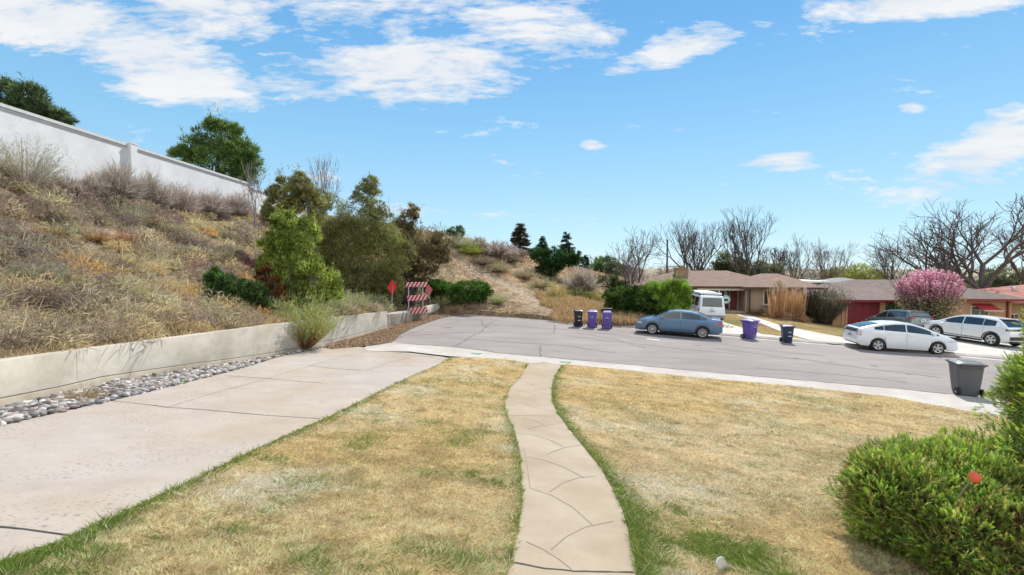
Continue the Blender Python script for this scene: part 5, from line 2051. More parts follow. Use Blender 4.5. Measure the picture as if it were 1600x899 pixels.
# ---- house 2, orange brick with red garage
h2 = House('brick_house', 'orange brick ranch house with dark brown roof, crimson garage door and red awning', 1303, 41.0, R(-8), -1.05)
X = h2.x
ze = h2.z(471, 1350)
zb = 0
gx0, gx1 = X(1303), X(1385)
m = MB()
# garage front: brick piers either side of the door
m.box(((gx0 + X(1325)) / 2, .15, ze / 2), (X(1325) - gx0, .3, ze))
m.box(((X(1377) + gx1) / 2, .15, ze / 2), (gx1 - X(1377), .3, ze))
m.box(((gx0 + gx1) / 2, 4.3, ze / 2), (gx1 - gx0, 8.0, ze))
h2.part('wall', m, ora_b)
m = MB()
gz = h2.z(473.5, 1350)
m.box(((X(1325) + X(1377)) / 2, .22, gz / 2), (X(1377) - X(1325), .08, gz))
for i in range(4):
    for j in range(4):
        ww = (X(1377) - X(1325)) / 4
        m.box((X(1325) + ww * (i + .5), .175, gz * (j + .5) / 4), (ww - .12, .03, gz / 4 - .1))
gd = h2.part('garage_door', m, redp)
m = MB()
m.box(((X(1325) + X(1377)) / 2, .15, .5), (.2, .05, .05))
m.build('handle', M_plain('steel', (.5, .5, .5), .4, 1), gd)
m = MB()
for q in (1318, 1324):
    m.box((X(q), -.03, ze / 2), (.16 if q == 1318 else .12, .08, ze))
h2.part('pilaster_trim', m, M_plain('orange_trim', (.5, .27, .15), .7))
m = MB()
m.box(((gx0 + gx1) / 2, -.45, ze + .05), (gx1 - gx0 + 1.0, .06, .2))
h2.part('fascia', m, redp)
m = MB()
hip(m, gx0 - .2, gx1 + .6, 0, 8.0, ze + .14, h2.z(449, 1345, 4), .45, ridge=(X(1322, 3), X(1380, 3)))
h2.part('roof', m, shin2)
yr = 3.2
rx1 = X(1583, yr)
m = MB()
m.box(((gx1 + rx1) / 2, yr + 4, ze / 2 - .4), (rx1 - gx1 - .02, 8, ze + .8))
h2.part('wall', m, ora_b)
m = MB()
hip(m, gx0 + 1.0, rx1 + .6, yr - .1, yr + 9.4, ze + .11, h2.z(437, 1350, 7.9), .5, ridge=(X(1330, 7.9), X(1440, 7.9)))
h2.part('roof', m, shin2)
m = MB()
m.box(((gx1 + rx1) / 2 + .3, yr - .62, ze + .03), (rx1 - gx1 + .8, .06, .2))
h2.part('fascia', m, redp)
window(h2, X(1518, yr), X(1547, yr), h2.z(498, 1530, yr), h2.z(483, 1530, yr) + .25, yr, whit, 2, glass=M_glass('window_glass', (.10, .10, .10)))
window(h2, X(1386, yr), X(1399, yr), .5, ze - .35, yr, creamt, 1, glass=M_plain('curtain', (.42, .38, .3), .9))
m = MB()
ax0, ax1 = X(1519, yr), X(1556, yr)
za, zb_ = h2.z(474.5, 1530, yr), h2.z(485, 1540, yr - .9)
m.grid([[(ax0, yr - .02, za), (ax1 - .3, yr - .02, za)], [(ax0 + .35, yr - .95, zb_), (ax1, yr - .95, zb_)]])
m.grid([[(ax0 + .0, yr - .02, za - .03), (ax1 - .3, yr - .02, za - .03)], [(ax0 + .35, yr - .95, zb_ - .03), (ax1, yr - .95, zb_ - .03)]])
m.grid([[(ax1 - .3, yr - .02, za), (ax1, yr - .95, zb_)], [(ax1 - .3, yr - .02, za - .04), (ax1, yr - .95, zb_ - .04)]])
aw = h2.part('awning', m, M_plain('awning_red', (.36, .03, .035), .6))
m = MB()
m.box(((ax0 + ax1) / 2 + .18, yr - .96, zb_ - .04), (ax1 - ax0 - .35, .03, .09))
m.cyl((ax0 + .35, yr - .95, zb_), (ax0 + .05, yr - .02, zb_ - .0), .02, n=6)
m.cyl((ax1, yr - .95, zb_), (ax1 - .3, yr - .02, zb_ - .0), .02, n=6)
m.build('awning_edge', creamt, aw)
m = MB()
m.box((X(1577, yr - .1), yr - .1, ze / 2), (.12, .12, ze))
h2.part('downspout', m, redp)

# ---- house 3 at the right edge, reddish roof
h3 = House('brick_house', 'house at the far right with terracotta shingle roof and metal flue', 1583, 43.5, R(-8), -1.1)
X = h3.x
ze3 = h3.z(473, 1600)
m = MB()
m.box((X(1583) + 7, 4.2, ze3 / 2 - .5), (14, 8, ze3 + 1))
h3.part('wall', m, ora_b)
m = MB()
hip(m, X(1560), X(1583) + 14, 0, 9.5, ze3 + .1, h3.z(444, 1620, 4.7), .5, ridge=(X(1612, 4.7), X(1583) + 9))
rf3 = h3.part('roof', m, shin3)
m = MB()
fx = X(1584, 3.0)
fz = h3.z(456, 1584, 3)
m.cyl((fx, 3.0, fz - .4), (fx, 3.0, fz + .35), .10, n=12)
m.cyl((fx, 3.0, fz + .35), (fx, 3.0, fz + .5), .2, .17, n=12)
m.build('flue', M_plain('galvanised', (.55, .55, .55), .4, .8), rf3)
window(h3, X(1579), X(1594), h3.z(502, 1587), h3.z(492, 1587) + .1, 0, whit, 2)
m = MB()
m.lathe((X(1592), -.6, h3.z(495, 1590)), (0, 0, 1), [(0, -.16), (.1, -.13), (.14, 0), (.1, .13), (0, .16)], 14)
m.box((X(1592), -.3, h3.z(495, 1590) + .2), (.05, .6, .04))
h3.part('porch_lamp', m, M_plain('milk_glass', (.75, .73, .66), .3), smooth=True)
m = MB()
for q in range(9):
    m.box((X(1570) + q * .32, -1.2, .45), (.07, .05, .7))
m.box((X(1570) + 1.3, -1.2, .8), (2.9, .07, .07))
rl = thing('railing', h3.o, R(-8), 'low pinkish red railing at the far right behind the white car', 'railing')
m.build('railing_bars', M_plain('railing_red', (.38, .10, .10), .6), rl)

# a far flat-roofed building and grey roof glimpsed between the houses
h4 = House('flat_building', 'low building with white roof edge glimpsed behind the ornamental grass', 1235, 58, R(-8), -1.0)
X = h4.x
m = MB()
zt = h4.z(442, 1260)
m.box((X(1265), 4, zt / 2), (X(1295) - X(1232), 8, zt))
h4.part('wall', m, M_plain('brown_wall', (.12, .10, .08), .9))
m = MB()
m.box((X(1265), 4, zt + .1), (X(1297) - X(1230), 8.4, .2))
h4.part('roof_edge', m, whit)
h5 = House('grey_roof_house', 'house with grey green shingle roof behind the red garage', 1300, 55, R(-8), -1.0)
X = h5.x
m = MB()
m.box((X(1310), 4.6, h5.z(452, 1320) / 2), (X(1345) - X(1275), 7.4, h5.z(452, 1320)))
h5.part('wall', m, tan_b)
m = MB()
hip(m, X(1278), X(1420), .5, 9, h5.z(452, 1320), h5.z(434, 1330, 4.5), .5)
h5.part('roof', m, M_shingle('grey_shingles', (.22, .215, .2), (.27, .26, .24)))
# utility pole
up = at(1042, 440, 56)
po = thing('utility_pole', (up.x, up.y, float(G(up.x, up.y)) - .1), 0, 'wooden utility pole among the bare branches left of the chimney', 'pole')
m = MB()
m.cyl((0, 0, 0), (0, 0, at(1042, 378, 56).z - up.z + 2.6), .12, .09, 10)
m.build('post', barkd, po, True)

# ---- plants of the far lots
def g_at(px, d):
    return G3(at(px, 480, d).x, d)


for px, d, lab in ((1216, 39.4, 'tall blond ornamental grass with plumes in front of the house window'), (1243, 39.6, 'tall blond ornamental grass right of the one with plumes')):
    b = g_at(px, d)
    root = thing('ornamental_grass', b, 0, lab, 'grass clump', 'tall ornamental grasses')
    v = Veg()
    n = 190
    a = rng.random(n) * 6.283
    r_ = .75 * rng.random(n)
    bb = np.column_stack([np.cos(a) * r_, np.sin(a) * r_ * .6, np.zeros(n)])
    dd = unit(np.column_stack([np.cos(a) * .07 + rng.normal(0, .05, n), np.sin(a) * .07, np.ones(n)]))
    L = 2.2 + .8 * rng.random(n)
    v.blades(bb, dd, L, .05, pick([(.52, .31, .15), (.60, .38, .2), (.44, .25, .12)], n), droop=.0)
    v.build('stalks', root)
    v = Veg()
    n = 1500
    a = rng.random(n) * 6.283
    t = R(78) * rng.random(n) ** .6
    dd = np.column_stack([np.sin(t) * np.cos(a), np.sin(t) * np.sin(a), np.cos(t)])
    v.blades(np.zeros((n, 3)) + rng.normal(0, .22, (n, 3)) * np.array([1, 1, 0]), dd, .7 + .7 * rng.random(n), .04, pick([(.50, .30, .15), (.38, .2, .12), (.58, .4, .22)], n), droop=.35)
    v.build('basal_leaves', root)
    v = Veg()
    n = 60 if px == 1216 else 12
    k = rng.integers(0, 190, n)
    for q in range(26):
        v.blades(bb[k] + dd[:1] * 0 + np.column_stack([np.zeros(n), np.zeros(n), L[k] * .95 + q * .022]) + rng.normal(0, .02, (n, 3)) + np.column_stack([np.cos(a[:n]), np.sin(a[:n]), np.zeros(n)]) * .12 * (q / 26.), unit(rnd_dirs(n, .8)), .14, .03, pick([(.62, .5, .4), (.55, .42, .32)], n), two=False)
    v.build('plumes', root)

b = g_at(1287, 41.5)
stems_bush('leafless_hedge', 'large dull olive leafless shrub filling the gap left of the red garage', b, 2.3, 3.6, [(.14, .13, .07), (.18, .17, .10), (.10, .09, .06)], [(.12, .10, .08), (.2, .17, .13)], 900, 9000, .2, .2, 52, stem_w=.035)
b = g_at(1270, 42.5)
stems_bush('leafless_hedge', 'paler arching shrub left of the large dull olive one', b, 1.8, 3.3, [(.24, .24, .15), (.30, .29, .2)], [(.2, .18, .14), (.42, .38, .3)], 300, 3000, .18, .16, 60, stem_w=.035)
b = g_at(1250, 40.5)
stems_bush('yucca_shrub', 'pale green stalky plant at the right end of the tan house', b, .7, 2.2, [(.3, .33, .18)], [(.4, .4, .26), (.24, .28, .12)], 60, 300, .2, .14, 40, stem_w=.05)
for px, d, lab in ((1180, 41.4, 'low reddish brown dead plants under the brick wall, left'), (1196, 41.0, 'low reddish brown dead plants under the house window')):
    stems_bush('dead_plants', lab, g_at(px, d), .9, .8, [(.24, .12, .08), (.34, .2, .12)], [(.3, .17, .1)], 200, 900, .12, .2, 78, cat='dead plants', stem_w=.02)
b = g_at(1393, 42.8)
leafy('dark_bush', 'dark bush beside the cream window of the orange house', 'shrub', 43, [(1395, 485, 14, 14), (1405, 492, 14, 12), (1385, 494, 8, 8)], DKG, b, 3000, .2, 8)
# pink crabapple
cb_ = g_at(1452, 37.5)
root = thing('flowering_crabapple', cb_, 0, 'rounded crabapple tree covered in pink blossom above the white cars', 'tree')
v = Veg()
C, Rr = lobe_centres([(1452, 446, 30, 18), (1434, 452, 15, 14), (1472, 452, 15, 14), (1450, 432, 22, 9)], 37.5, 8)
n = 5200
k = rng.integers(0, len(C), n)
st = C[k] + rng.normal(0, .16, (n, 3))
v.leaves(st - np.array(cb_), .10 * (.6 + .8 * rng.random(n)), pick([(.68, .32, .42), (.74, .42, .50), (.54, .18, .28), (.8, .55, .6)], n), 1.2)
nb = 130      # upright flowering wands
a = rng.random(nb) * 6.283
t = np.radians(33) * np.sqrt(rng.random(nb))
wd = unit(np.column_stack([np.sin(t) * np.cos(a), np.sin(t) * np.sin(a), np.cos(t)]))
top = at(1452, 421, 37.5).z - cb_.z
Lw = top * (.82 + .18 * rng.random(nb)) / np.maximum(np.cos(t), .75)
kk = np.repeat(np.arange(nb), 110)
f = .58 + .42 * rng.random(len(kk))
pts = wd[kk] * (Lw[kk] * f)[:, None] * np.array([.92, .92, 1]) + rng.normal(0, .055, (len(kk), 3))
cen = np.array([0, 0, top * .60])
rad_ = np.array([42 * 37.5 / FPX, 42 * 37.5 / FPX, top * .44])
q_ = np.linalg.norm((pts - cen) / rad_, axis=1)
ok_ = q_ < 1.0 + .12 * rng.random(len(q_))
pts, kk = pts[ok_], kk[ok_]
v.leaves(pts, .11 * (.6 + .8 * rng.random(len(kk))), pick([(.74, .36, .46), (.80, .48, .56), (.60, .22, .33), (.84, .60, .64)], len(kk)), 1.3)
v.build('blossom', root)
v = Veg()
kk = rng.integers(0, nb, 6500)
f = .30 + .38 * rng.random(len(kk))
pts = wd[kk] * (Lw[kk] * f)[:, None] * np.array([1.35, 1.35, 1]) + rng.normal(0, .14, (len(kk), 3))
ok_ = np.linalg.norm((pts - cen) / rad_, axis=1) < 1.05
pts, kk = pts[ok_], kk[ok_]
v.leaves(pts, .10, pick([(.22, .19, .08), (.30, .25, .12), (.16, .16, .06), (.55, .42, .34)], len(kk)), 1.5)
v.build('leaves', root)
segs = []
for i in range(nb):
    p_ = Vector((0, 0, -.1))
    for j in range(4):
        f0 = (j + 1) / 4
        q_ = Vector(wd[i] * Lw[i] * f0)
        segs.append((*p_, *q_, .035 - .007 * j, .028 - .007 * j))
        p_ = q_
V_, F_ = tubes(segs, 5)
mesh_np('branches', V_, F_, barkm, root)
# pinkish bush at the right of the orange house
b = g_at(1585, 38)
twig_bush('red_shrub', 'pinkish red shrub at the right edge behind the white crossover', b, 1.4, 1.5, [(.5, .2, .18), (.42, .15, .14), (.3, .12, .1)], 120, 18, w=.03)

# ================================================================== VEHICLES
def interp(tab, x):
    xs, ys = zip(*tab)
    return float(np.interp(x, xs, ys))


tyrem = M_plain('tyre_rubber', (.018, .018, .019), .85, var=.2)
rimm = M_plain('alloy', (.55, .56, .58), .3, .9, var=.05)
blackp = M_plain('black_plastic', (.02, .02, .022), .55)
autog = M_glass('car_glass', (.018, .028, .03))
lampr = M_plain('red_lamp', (.35, .01, .012), .15, coat=.8, var=.05)
lampc = M_plain('clear_lamp', (.55, .56, .58), .12, .3, coat=.8, var=.05)
platem = M_plain('plate_white', (.6, .62, .6), .5)


def M_paint(name, col, metal=.35):
    mt = M_plain(name, col, .32, metal, 1.0, var=.02, scale=2)
    return mt


class Car:
    def __init__(s, name, label, cat, sp, pos, head, paint):
        s.sp = sp
        s.root = thing(name, pos, head, label, cat)
        s.L, s.W = sp['L'], sp['W']
        s.paint = paint
        s.xs = sp['wheels']
        s.build()

    def zt(s, x):
        return interp(s.sp['top'], x)

    def w(s, x):
        e = s.L / 2 - abs(x)
        k = 1 - s.sp.get('taper', .13) * max(0, 1 - e / .75) ** 2.0
        return s.W / 2 * k

    def zlow(s, x, arch=True):
        z = interp(s.sp['low'], x)
        if arch:
            ra = s.sp['r'] * 1.17
            for xw in s.xs:
                d = abs(x - xw)
                if d < ra:
                    z = max(z, s.sp['r'] * .97 + math.sqrt(max(ra * ra - d * d, 0)) - .02)
        return z

    def sec(s, x, arch=True):
        w_, zt, zl = s.w(x), s.zt(x), s.zlow(x, arch)
        zb = min(interp(s.sp['belt'], x), zt - .05)
        zl = min(zl, zb - .05)
        g = zt - zb
        tum = s.sp.get('tum', .30)
        c = s.sp.get('corner', .10)
        inner = w_ - .035 - tum * max(g - .05, 0)
        k = min(1, g / .3)
        pts = [(w_ - .07, zl), (w_ - .02, zl + (zb - zl) * .12), (w_, zl + (zb - zl) * .45), (w_ - .004, zl + (zb - zl) * .72), (w_ - .025, zb), (w_ - .055, zb + g * .06),
               (inner - .02, zt - min(.09, g * .42)), (inner - .02 - c * .45, zt - min(.035, g * .2)), (inner - .03 - c * 1.6, zt - .012 * k - .002), (inner * .45, zt - .0015), (0, zt)]
        return pts

    def side_y(s, x, z, arch=False):
        p = s.sec(x, arch)[:7]
        zs = [q[1] for q in p]
        return float(np.interp(z, zs, [q[0] for q in p]))

    def top_z(s, x, y):
        p = s.sec(x)[5:][::-1]
        return float(np.interp(abs(y), [q[0] for q in p], [q[1] for q in p]))

    def side_strip(s, x0, x1, lo, hi, sgn, n=14, off=.006, m=3):
        rows = []
        for i in range(n + 1):
            x = x0 + (x1 - x0) * i / n
            a, b = lo(x), hi(x)
            b = max(b, a + .002)
            rows.append([(x, sgn * (s.side_y(x, a + (b - a) * j / m) + off), a + (b - a) * j / m) for j in range(m + 1)])
        return rows

    def build(s):
        sp, root = s.sp, s.root
        hl = s.L / 2
        X = sorted(set([round(q, 4) for q in list(np.linspace(-hl, hl, 78)) + [t[0] for t in sp['top']] + [xw + k * sp['r'] * 1.17 for xw in s.xs for k in (-1, -.97, -.85, -.6, .6, .85, .97, 1)] + [-hl + .01, -hl + .03, -hl + .06, hl - .01, hl - .03, hl - .06]]))
        X = [x for x in X if -hl <= x <= hl]
        mb = MB()
        rows = []
        for x in X:
            p = s.sec(x)
            rows.append([(x, -y, z) for y, z in p] + [(x, y, z) for y, z in p[::-1][1:]])
        mb.grid(rows)
        n = len(rows[0])
        mb.add(rows[0], [tuple(range(n))])
        mb.add(rows[-1], [tuple(range(n))])
        body = mb.build('body', s.paint, root, True, angle=38)
        # dark floor and wheel wells
        mb = MB()
        mb.box((0, 0, .42), (s.L - .5, s.W - .42, .36))
        for xw in s.xs:
            mb.box((xw, 0, .5), (sp['r'] * 2.3, s.W - .16, .34))
        mb.build('underbody', blackp, root)
        for sg in (-1, 1):
            mb = MB()
            a, b = s.xs[0] + sp['r'] * 1.25, s.xs[1] - sp['r'] * 1.25
            mb.grid(s.side_strip(a, b, lambda x: s.zlow(x) - .03, lambda x: s.zlow(x) + sp.get('sill', .06), sg, off=.008, m=1))
            if sp.get('cladding'):
                for xw in s.xs:
                    for t in range(0, 180, 15):
                        r0, r1 = sp['r'] * 1.15, sp['r'] * 1.30
                        q = []
                        for (rr, tt) in ((r0, t), (r1, t), (r1, t + 15), (r0, t + 15)):
                            x = xw + rr * math.cos(R(tt))
                            z = sp['r'] * .97 + rr * math.sin(R(tt))
                            q.append((x, sg * (s.side_y(min(max(x, -hl), hl), z) + .012), z))
                        mb.add(q, [(0, 1, 2, 3)])
            mb.build('sill_trim', sp.get('sillmat', blackp), root)
        # glass
        for (xa, xb) in sp['side_win']:
            for sg in (-1, 1):
                mb = MB()
                lo = lambda x: min(interp(sp['belt'], x) + .045, s.zt(x) - .12)
                hi = lambda x: max(s.zt(x) - sp.get('rail', .115), lo(x))
                mb.grid(s.side_strip(xa, xb, lo, hi, sg, off=.007))
                mb.build('side_window', autog, root, True)
        for nm, key in (('windshield', 'wind'), ('rear_window', 'back')):
            if key not in sp:
                continue
            xa, xb, hw0, hw1 = sp[key]
            mb = MB()
            rows = []
            for i in range(13):
                f = i / 12
                x = xa + (xb - xa) * f
                hw = hw0 + (hw1 - hw0) * f
                x2 = x + .02
                sl_ = (s.zt(x2) - s.zt(x - .02)) / .04
                nx, nz = -sl_, 1
                ln = math.hypot(nx, nz)
                rows.append([(x + nx / ln * .008, hw * t, s.top_z(x, hw * t) + nz / ln * .008) for t in (-1, -.8, -.5, -.2, 0, .2, .5, .8, 1)])
            mb.grid(rows)
            mb.build(nm, autog, root, True)
        # door seams and handles
        mb = MB()
        for xd in sp['seams']:
            for sg in (-1, 1):
                zl = s.zlow(xd) + .06
                zh = interp(sp['belt'], xd) - .01
                mb.grid([[(xd - .006, sg * (s.side_y(xd, z) + .003), z), (xd + .006, sg * (s.side_y(xd, z) + .003), z)] for z in np.linspace(zl, zh, 6)])
        mb.build('door_seam', blackp, root)
        for xd in sp['handles']:
            for sg in (-1, 1):
                z = interp(sp['belt'], xd) - .10
                mb = MB()
                mb.box((xd, sg * (s.side_y(xd, z) + .018), z), (.17, .028, .028))
                mb.build('door_handle', sp.get('handlemat', s.paint), root, bevel=.006)
        xm = sp['mirror']
        for sg in (-1, 1):
            mb = MB()
            z = interp(sp['belt'], xm) + .10
            y = s.side_y(xm, z - .05) + .10
            mb.rbox((xm, sg * y, z), (.13, .20, .13), .05, 'y')
            mb.box((xm, sg * (y - .09), z - .05), (.06, .12, .04))
            mb.build('wing_mirror', s.paint, root, bevel=.015)
        # lamps
        for lm_ in sp['lamps']:
            nm, mat, x0, x1, z0, z1, yy = lm_
            for sg in (-1, 1):
                mb = MB()
                # wraps from the side on to the end of the body
                end = -1 if x0 < 0 else 1
                xe = end * hl
                pts = []
                xo = x0 if end < 0 else x1
                xin = x1 if end < 0 else x0
                rows = []
                for z in np.linspace(z0, z1, 4):
                    row = []
                    for f in np.linspace(0, 1, 6):
                        x = xin + (xo - xin) * f
                        row.append((x, sg * (s.side_y(x, z) + .008), z))
                    for f in np.linspace(.2, 1, 4):
                        yb = s.side_y(xo, z)
                        row.append((xo + end * .012, sg * (yb + (yy - yb) * f), z))
                    rows.append(row)
                mb.grid(rows)
                mb.build(nm, mat, root, True)
        for ex in sp.get('extra', []):
            ex(s)
        # wheels
        for xw in s.xs:
            for sg in (-1, 1):
                r = sp['r']
                yo = sg * (s.W / 2 - .035)
                wd = .21
                mb = MB()
                mb.lathe((xw, yo, r), (0, -sg, 0), [(r * .66, 0), (r * .90, -.012), (r * .985, .02), (r, .06), (r, wd - .06), (r * .985, wd - .02), (r * .9, wd), (r * .6, wd)], 32)
                ty = mb.build('wheel', tyrem, root, True)
                mb = MB()
                mb.lathe((xw, yo, r), (0, -sg, 0), [(r * .64, .0), (r * .68, -.006), (r * .68, .05), (r * .60, .09), (0, .10)], 28)
                ba = mb.build('rim', sp.get('rimback', blackp), ty, True)
                mb = MB()
                ns = sp.get('spokes', 5)
                for i in range(ns):
                    a = 2 * math.pi * i / ns + .3
                    ca, sa = math.cos(a), math.sin(a)
                    wdh = sp.get('spw', .05) * r / .32
                    tw = sp.get('twist', 0)
                    q = []
                    for rr, hw_, tt in ((.04, wdh * .6, 0), (r * .64, wdh, tw)):
                        c2, s2 = math.cos(a + tt), math.sin(a + tt)
                        q.append((c2 * rr - s2 * hw_, s2 * rr + c2 * hw_))
                        q.append((c2 * rr + s2 * hw_, s2 * rr - c2 * hw_))
                    poly = [q[0], q[1], q[3], q[2]]
                    mb.prism([(xw + px_, yo + sg * .004, r + pz_) for px_, pz_ in poly], (0, -sg * .03, 0))
                mb.lathe((xw, yo, r), (0, -sg, 0), [(0, -.012), (.05, -.010), (.06, .01)], 16)
                mb.lathe((xw, yo, r), (0, -sg, 0), [(r * .60, -.006), (r * .67, -.010), (r * .67, .02), (r * .60, .02)], 28)
                mb.build('spokes', rimm, ba)


def plate(x, z, text=True):
    def f(s):
        mb = MB()
        mb.box((x - .012, 0, z), (.02, .36, .17))
        p = mb.build('number_plate', platem, s.root)
        mb = MB()
        for k in range(6):
            mb.box((x - .024, -.12 + .048 * k, z), (.004, .028, .07))
        mb.build('plate_marks', M_plain('plate_ink', (.03, .10, .07), .6), p)
    return f


def bar(nm, x, y, z, d, mat, bev=.01):
    def f(s):
        mb = MB()
        mb.box((x, y, z), d)
        mb.build(nm, mat, s.root, bevel=bev)
    return f


def badge(x, z, r=.045):
    def f(s):
        mb = MB()
        mb.lathe((x, 0, z), (-1 if x < 0 else 1, 0, 0), [(r, 0), (r, .015), (r * .7, .02), (0, .02)], 16)
        mb.build('badge', rimm, s.root)
    return f


def roof_rack(x0, x1, y, z, mat=blackp):
    def f(s):
        for sg in (-1, 1):
            mb = MB()
            P_ = [(x, sg * y, s.top_z(x, y) + .045) for x in np.linspace(x0, x1, 8)]
            for a, b in zip(P_[:-1], P_[1:]):
                mb.cyl(a, b, .018, n=6)
            mb.cyl(P_[0], (P_[0][0], P_[0][1], P_[0][2] - .06), .02, n=6)
            mb.cyl(P_[-1], (P_[-1][0], P_[-1][1], P_[-1][2] - .06), .02, n=6)
            mb.build('roof_rail', mat, s.root)
    return f


def tailpanel(nm, mat, hw, z0, z1, off=.012, n=9, below=False):
    """panel on the rear face, following its slant"""
    def f(s):
        mb = MB()
        rows = []
        top = s.sp['top']
        zs, xs_ = [], []
        for x, z in top:
            if x < 0 and (not zs or z > zs[-1]):
                xs_.append(x)
                zs.append(z)
        for z in np.linspace(z0, z1, 5):
            x = float(np.interp(z, zs, xs_)) if z > zs[0] else -s.L / 2
            rows.append([(x - off, hw * t, z) for t in np.linspace(-1, 1, n)])
        mb.grid(rows)
        mb.build(nm, mat, s.root, True)
    return f


def frontpanel(nm, mat, hw, z0, z1, off=.012):
    def f(s):
        mb = MB()
        mb.grid([[(s.L / 2 + off, hw * t, z) for t in np.linspace(-1, 1, 5)] for z in (z0, (z0 + z1) / 2, z1)])
        mb.build(nm, mat, s.root)
    return f


SEDAN = dict(L=4.62, W=1.78, r=.325, wheels=(-1.30, 1.36), taper=.16,
             top=[(-2.31, .60), (-2.30, .80), (-2.27, .98), (-2.20, 1.065), (-1.95, 1.095), (-1.72, 1.125), (-1.45, 1.225), (-1.05, 1.375), (-.65, 1.445), (-.2, 1.47), (.2, 1.455), (.55, 1.385), (.95, 1.19), (1.28, 1.045), (1.40, 1.01), (1.75, .955), (2.05, .86), (2.2, .775), (2.28, .66), (2.31, .52)],
             low=[(-2.31, .40), (-2.1, .26), (-1.8, .24), (-.9, .22), (.9, .21), (1.8, .22), (2.2, .24), (2.31, .30)],
             belt=[(-2.31, .92), (-1.6, .985), (0, .95), (1.3, .90), (2.31, .74)],
             side_win=[(-1.52, -1.22), (-1.19, -.17), (-.11, 1.02)], wind=(1.30, .56, .72, .56), back=(-1.76, -1.02, .66, .52),
             seams=(-1.02, -.14, .95), handles=(-.92, .02), mirror=.86, spokes=9, spw=.022, rail=.10,
             lamps=[('tail_lamp', lampr, -2.29, -2.02, .80, .965, .52), ('headlight', lampc, 1.95, 2.27, .60, .72, .58)],
             extra=[plate(-2.31, .78), badge(-2.31, .93), frontpanel('grille', blackp, .55, .42, .60, .014), frontpanel('bumper_grille', blackp, .7, .27, .38, .012), bar('front_bumper_lip', 2.27, 0, .27, (.10, 1.4, .05), blackp), bar('body_crease', 0, 0, .2, (2.0, 1.5, .04), blackp)])
HATCH = dict(L=4.46, W=1.75, r=.315, wheels=(-1.30, 1.32), taper=.14,
             top=[(-2.23, .58), (-2.22, .80), (-2.18, .96), (-2.10, 1.08), (-2.02, 1.145), (-1.6, 1.28), (-1.1, 1.40), (-.6, 1.475), (-.15, 1.495), (.25, 1.46), (.7, 1.34), (1.15, 1.165), (1.5, 1.03), (1.65, .975), (1.9, .88), (2.1, .76), (2.19, .64), (2.23, .48)],
             low=[(-2.23, .36), (-2.05, .25), (-1.8, .24), (-.9, .21), (.9, .20), (1.8, .2), (2.1, .2), (2.23, .26)],
             belt=[(-2.23, 1.02), (-1.6, 1.04), (0, .98), (1.2, .90), (2.23, .70)],
             side_win=[(-1.50, -1.08), (-1.05, -.10), (-.04, 1.0), (1.04, 1.36)], wind=(1.56, .52, .70, .55), back=(-2.03, -1.2, .55, .52),
             seams=(-1.02, -.07, 1.02), handles=(-.86, .08), mirror=1.06, spokes=5, spw=.055, rimback=M_plain('rim_grey', (.12, .12, .125), .5), rail=.11, sillmat=M_paint('white_paint_sill', (.7, .71, .72), .05), sill=.03,
             lamps=[('tail_lamp', M_plain('pale_tail_lamp', (.55, .40, .40), .15, .1, coat=.8), -2.21, -2.06, .74, 1.0, .64), ('headlight', lampc, 1.75, 2.15, .62, .72, .6)],
             extra=[tailpanel('rear_glass_panel', blackp, .62, .90, 1.06, .02), plate(-2.245, .70), badge(-2.235, .84), frontpanel('grille', blackp, .6, .30, .44, .012)])
CROSS = dict(L=4.62, W=1.89, r=.365, wheels=(-1.46, 1.50), taper=.10, cladding=True, sill=.16, tum=.34,
             top=[(-2.31, .62), (-2.30, .95), (-2.24, 1.06), (-2.12, 1.12), (-1.90, 1.34), (-1.72, 1.47), (-1.5, 1.545), (-.8, 1.60), (-.2, 1.605), (.3, 1.57), (.7, 1.46), (1.15, 1.26), (1.45, 1.13), (1.6, 1.085), (2.0, 1.0), (2.2, .90), (2.28, .78), (2.31, .6)],
             low=[(-2.31, .38), (-2.1, .27), (-.9, .24), (.9, .24), (2.1, .26), (2.31, .34)],
             belt=[(-2.31, 1.0), (-1.8, 1.12), (-1.2, 1.06), (0, 1.03), (1.3, .98), (2.31, .86)],
             side_win=[(-1.62, -1.0), (-.97, .02), (.08, 1.16)], wind=(1.50, .70, .78, .62), back=(-2.10, -1.66, .70, .64),
             seams=(-1.06, .05, 1.2), handles=(-.9, .2), mirror=1.05, spokes=5, spw=.06, twist=.5,
             lamps=[('tail_lamp', M_plain('dark_lamp', (.06, .02, .02), .15, coat=.8), -2.29, -2.1, .93, 1.03, .15), ('headlight', lampc, 1.95, 2.27, .74, .84, .5)],
             extra=[tailpanel('rear_lower_panel', blackp, .86, .42, .62, .02), plate(-2.335, .78), bar('rear_spoiler', -1.66, 0, 1.545, (.26, 1.2, .03), M_paint('pearl_paint', (.72, .72, .70), .1)), bar('lower_silver', -2.33, 0, .40, (.03, 1.3, .07), rimm)])
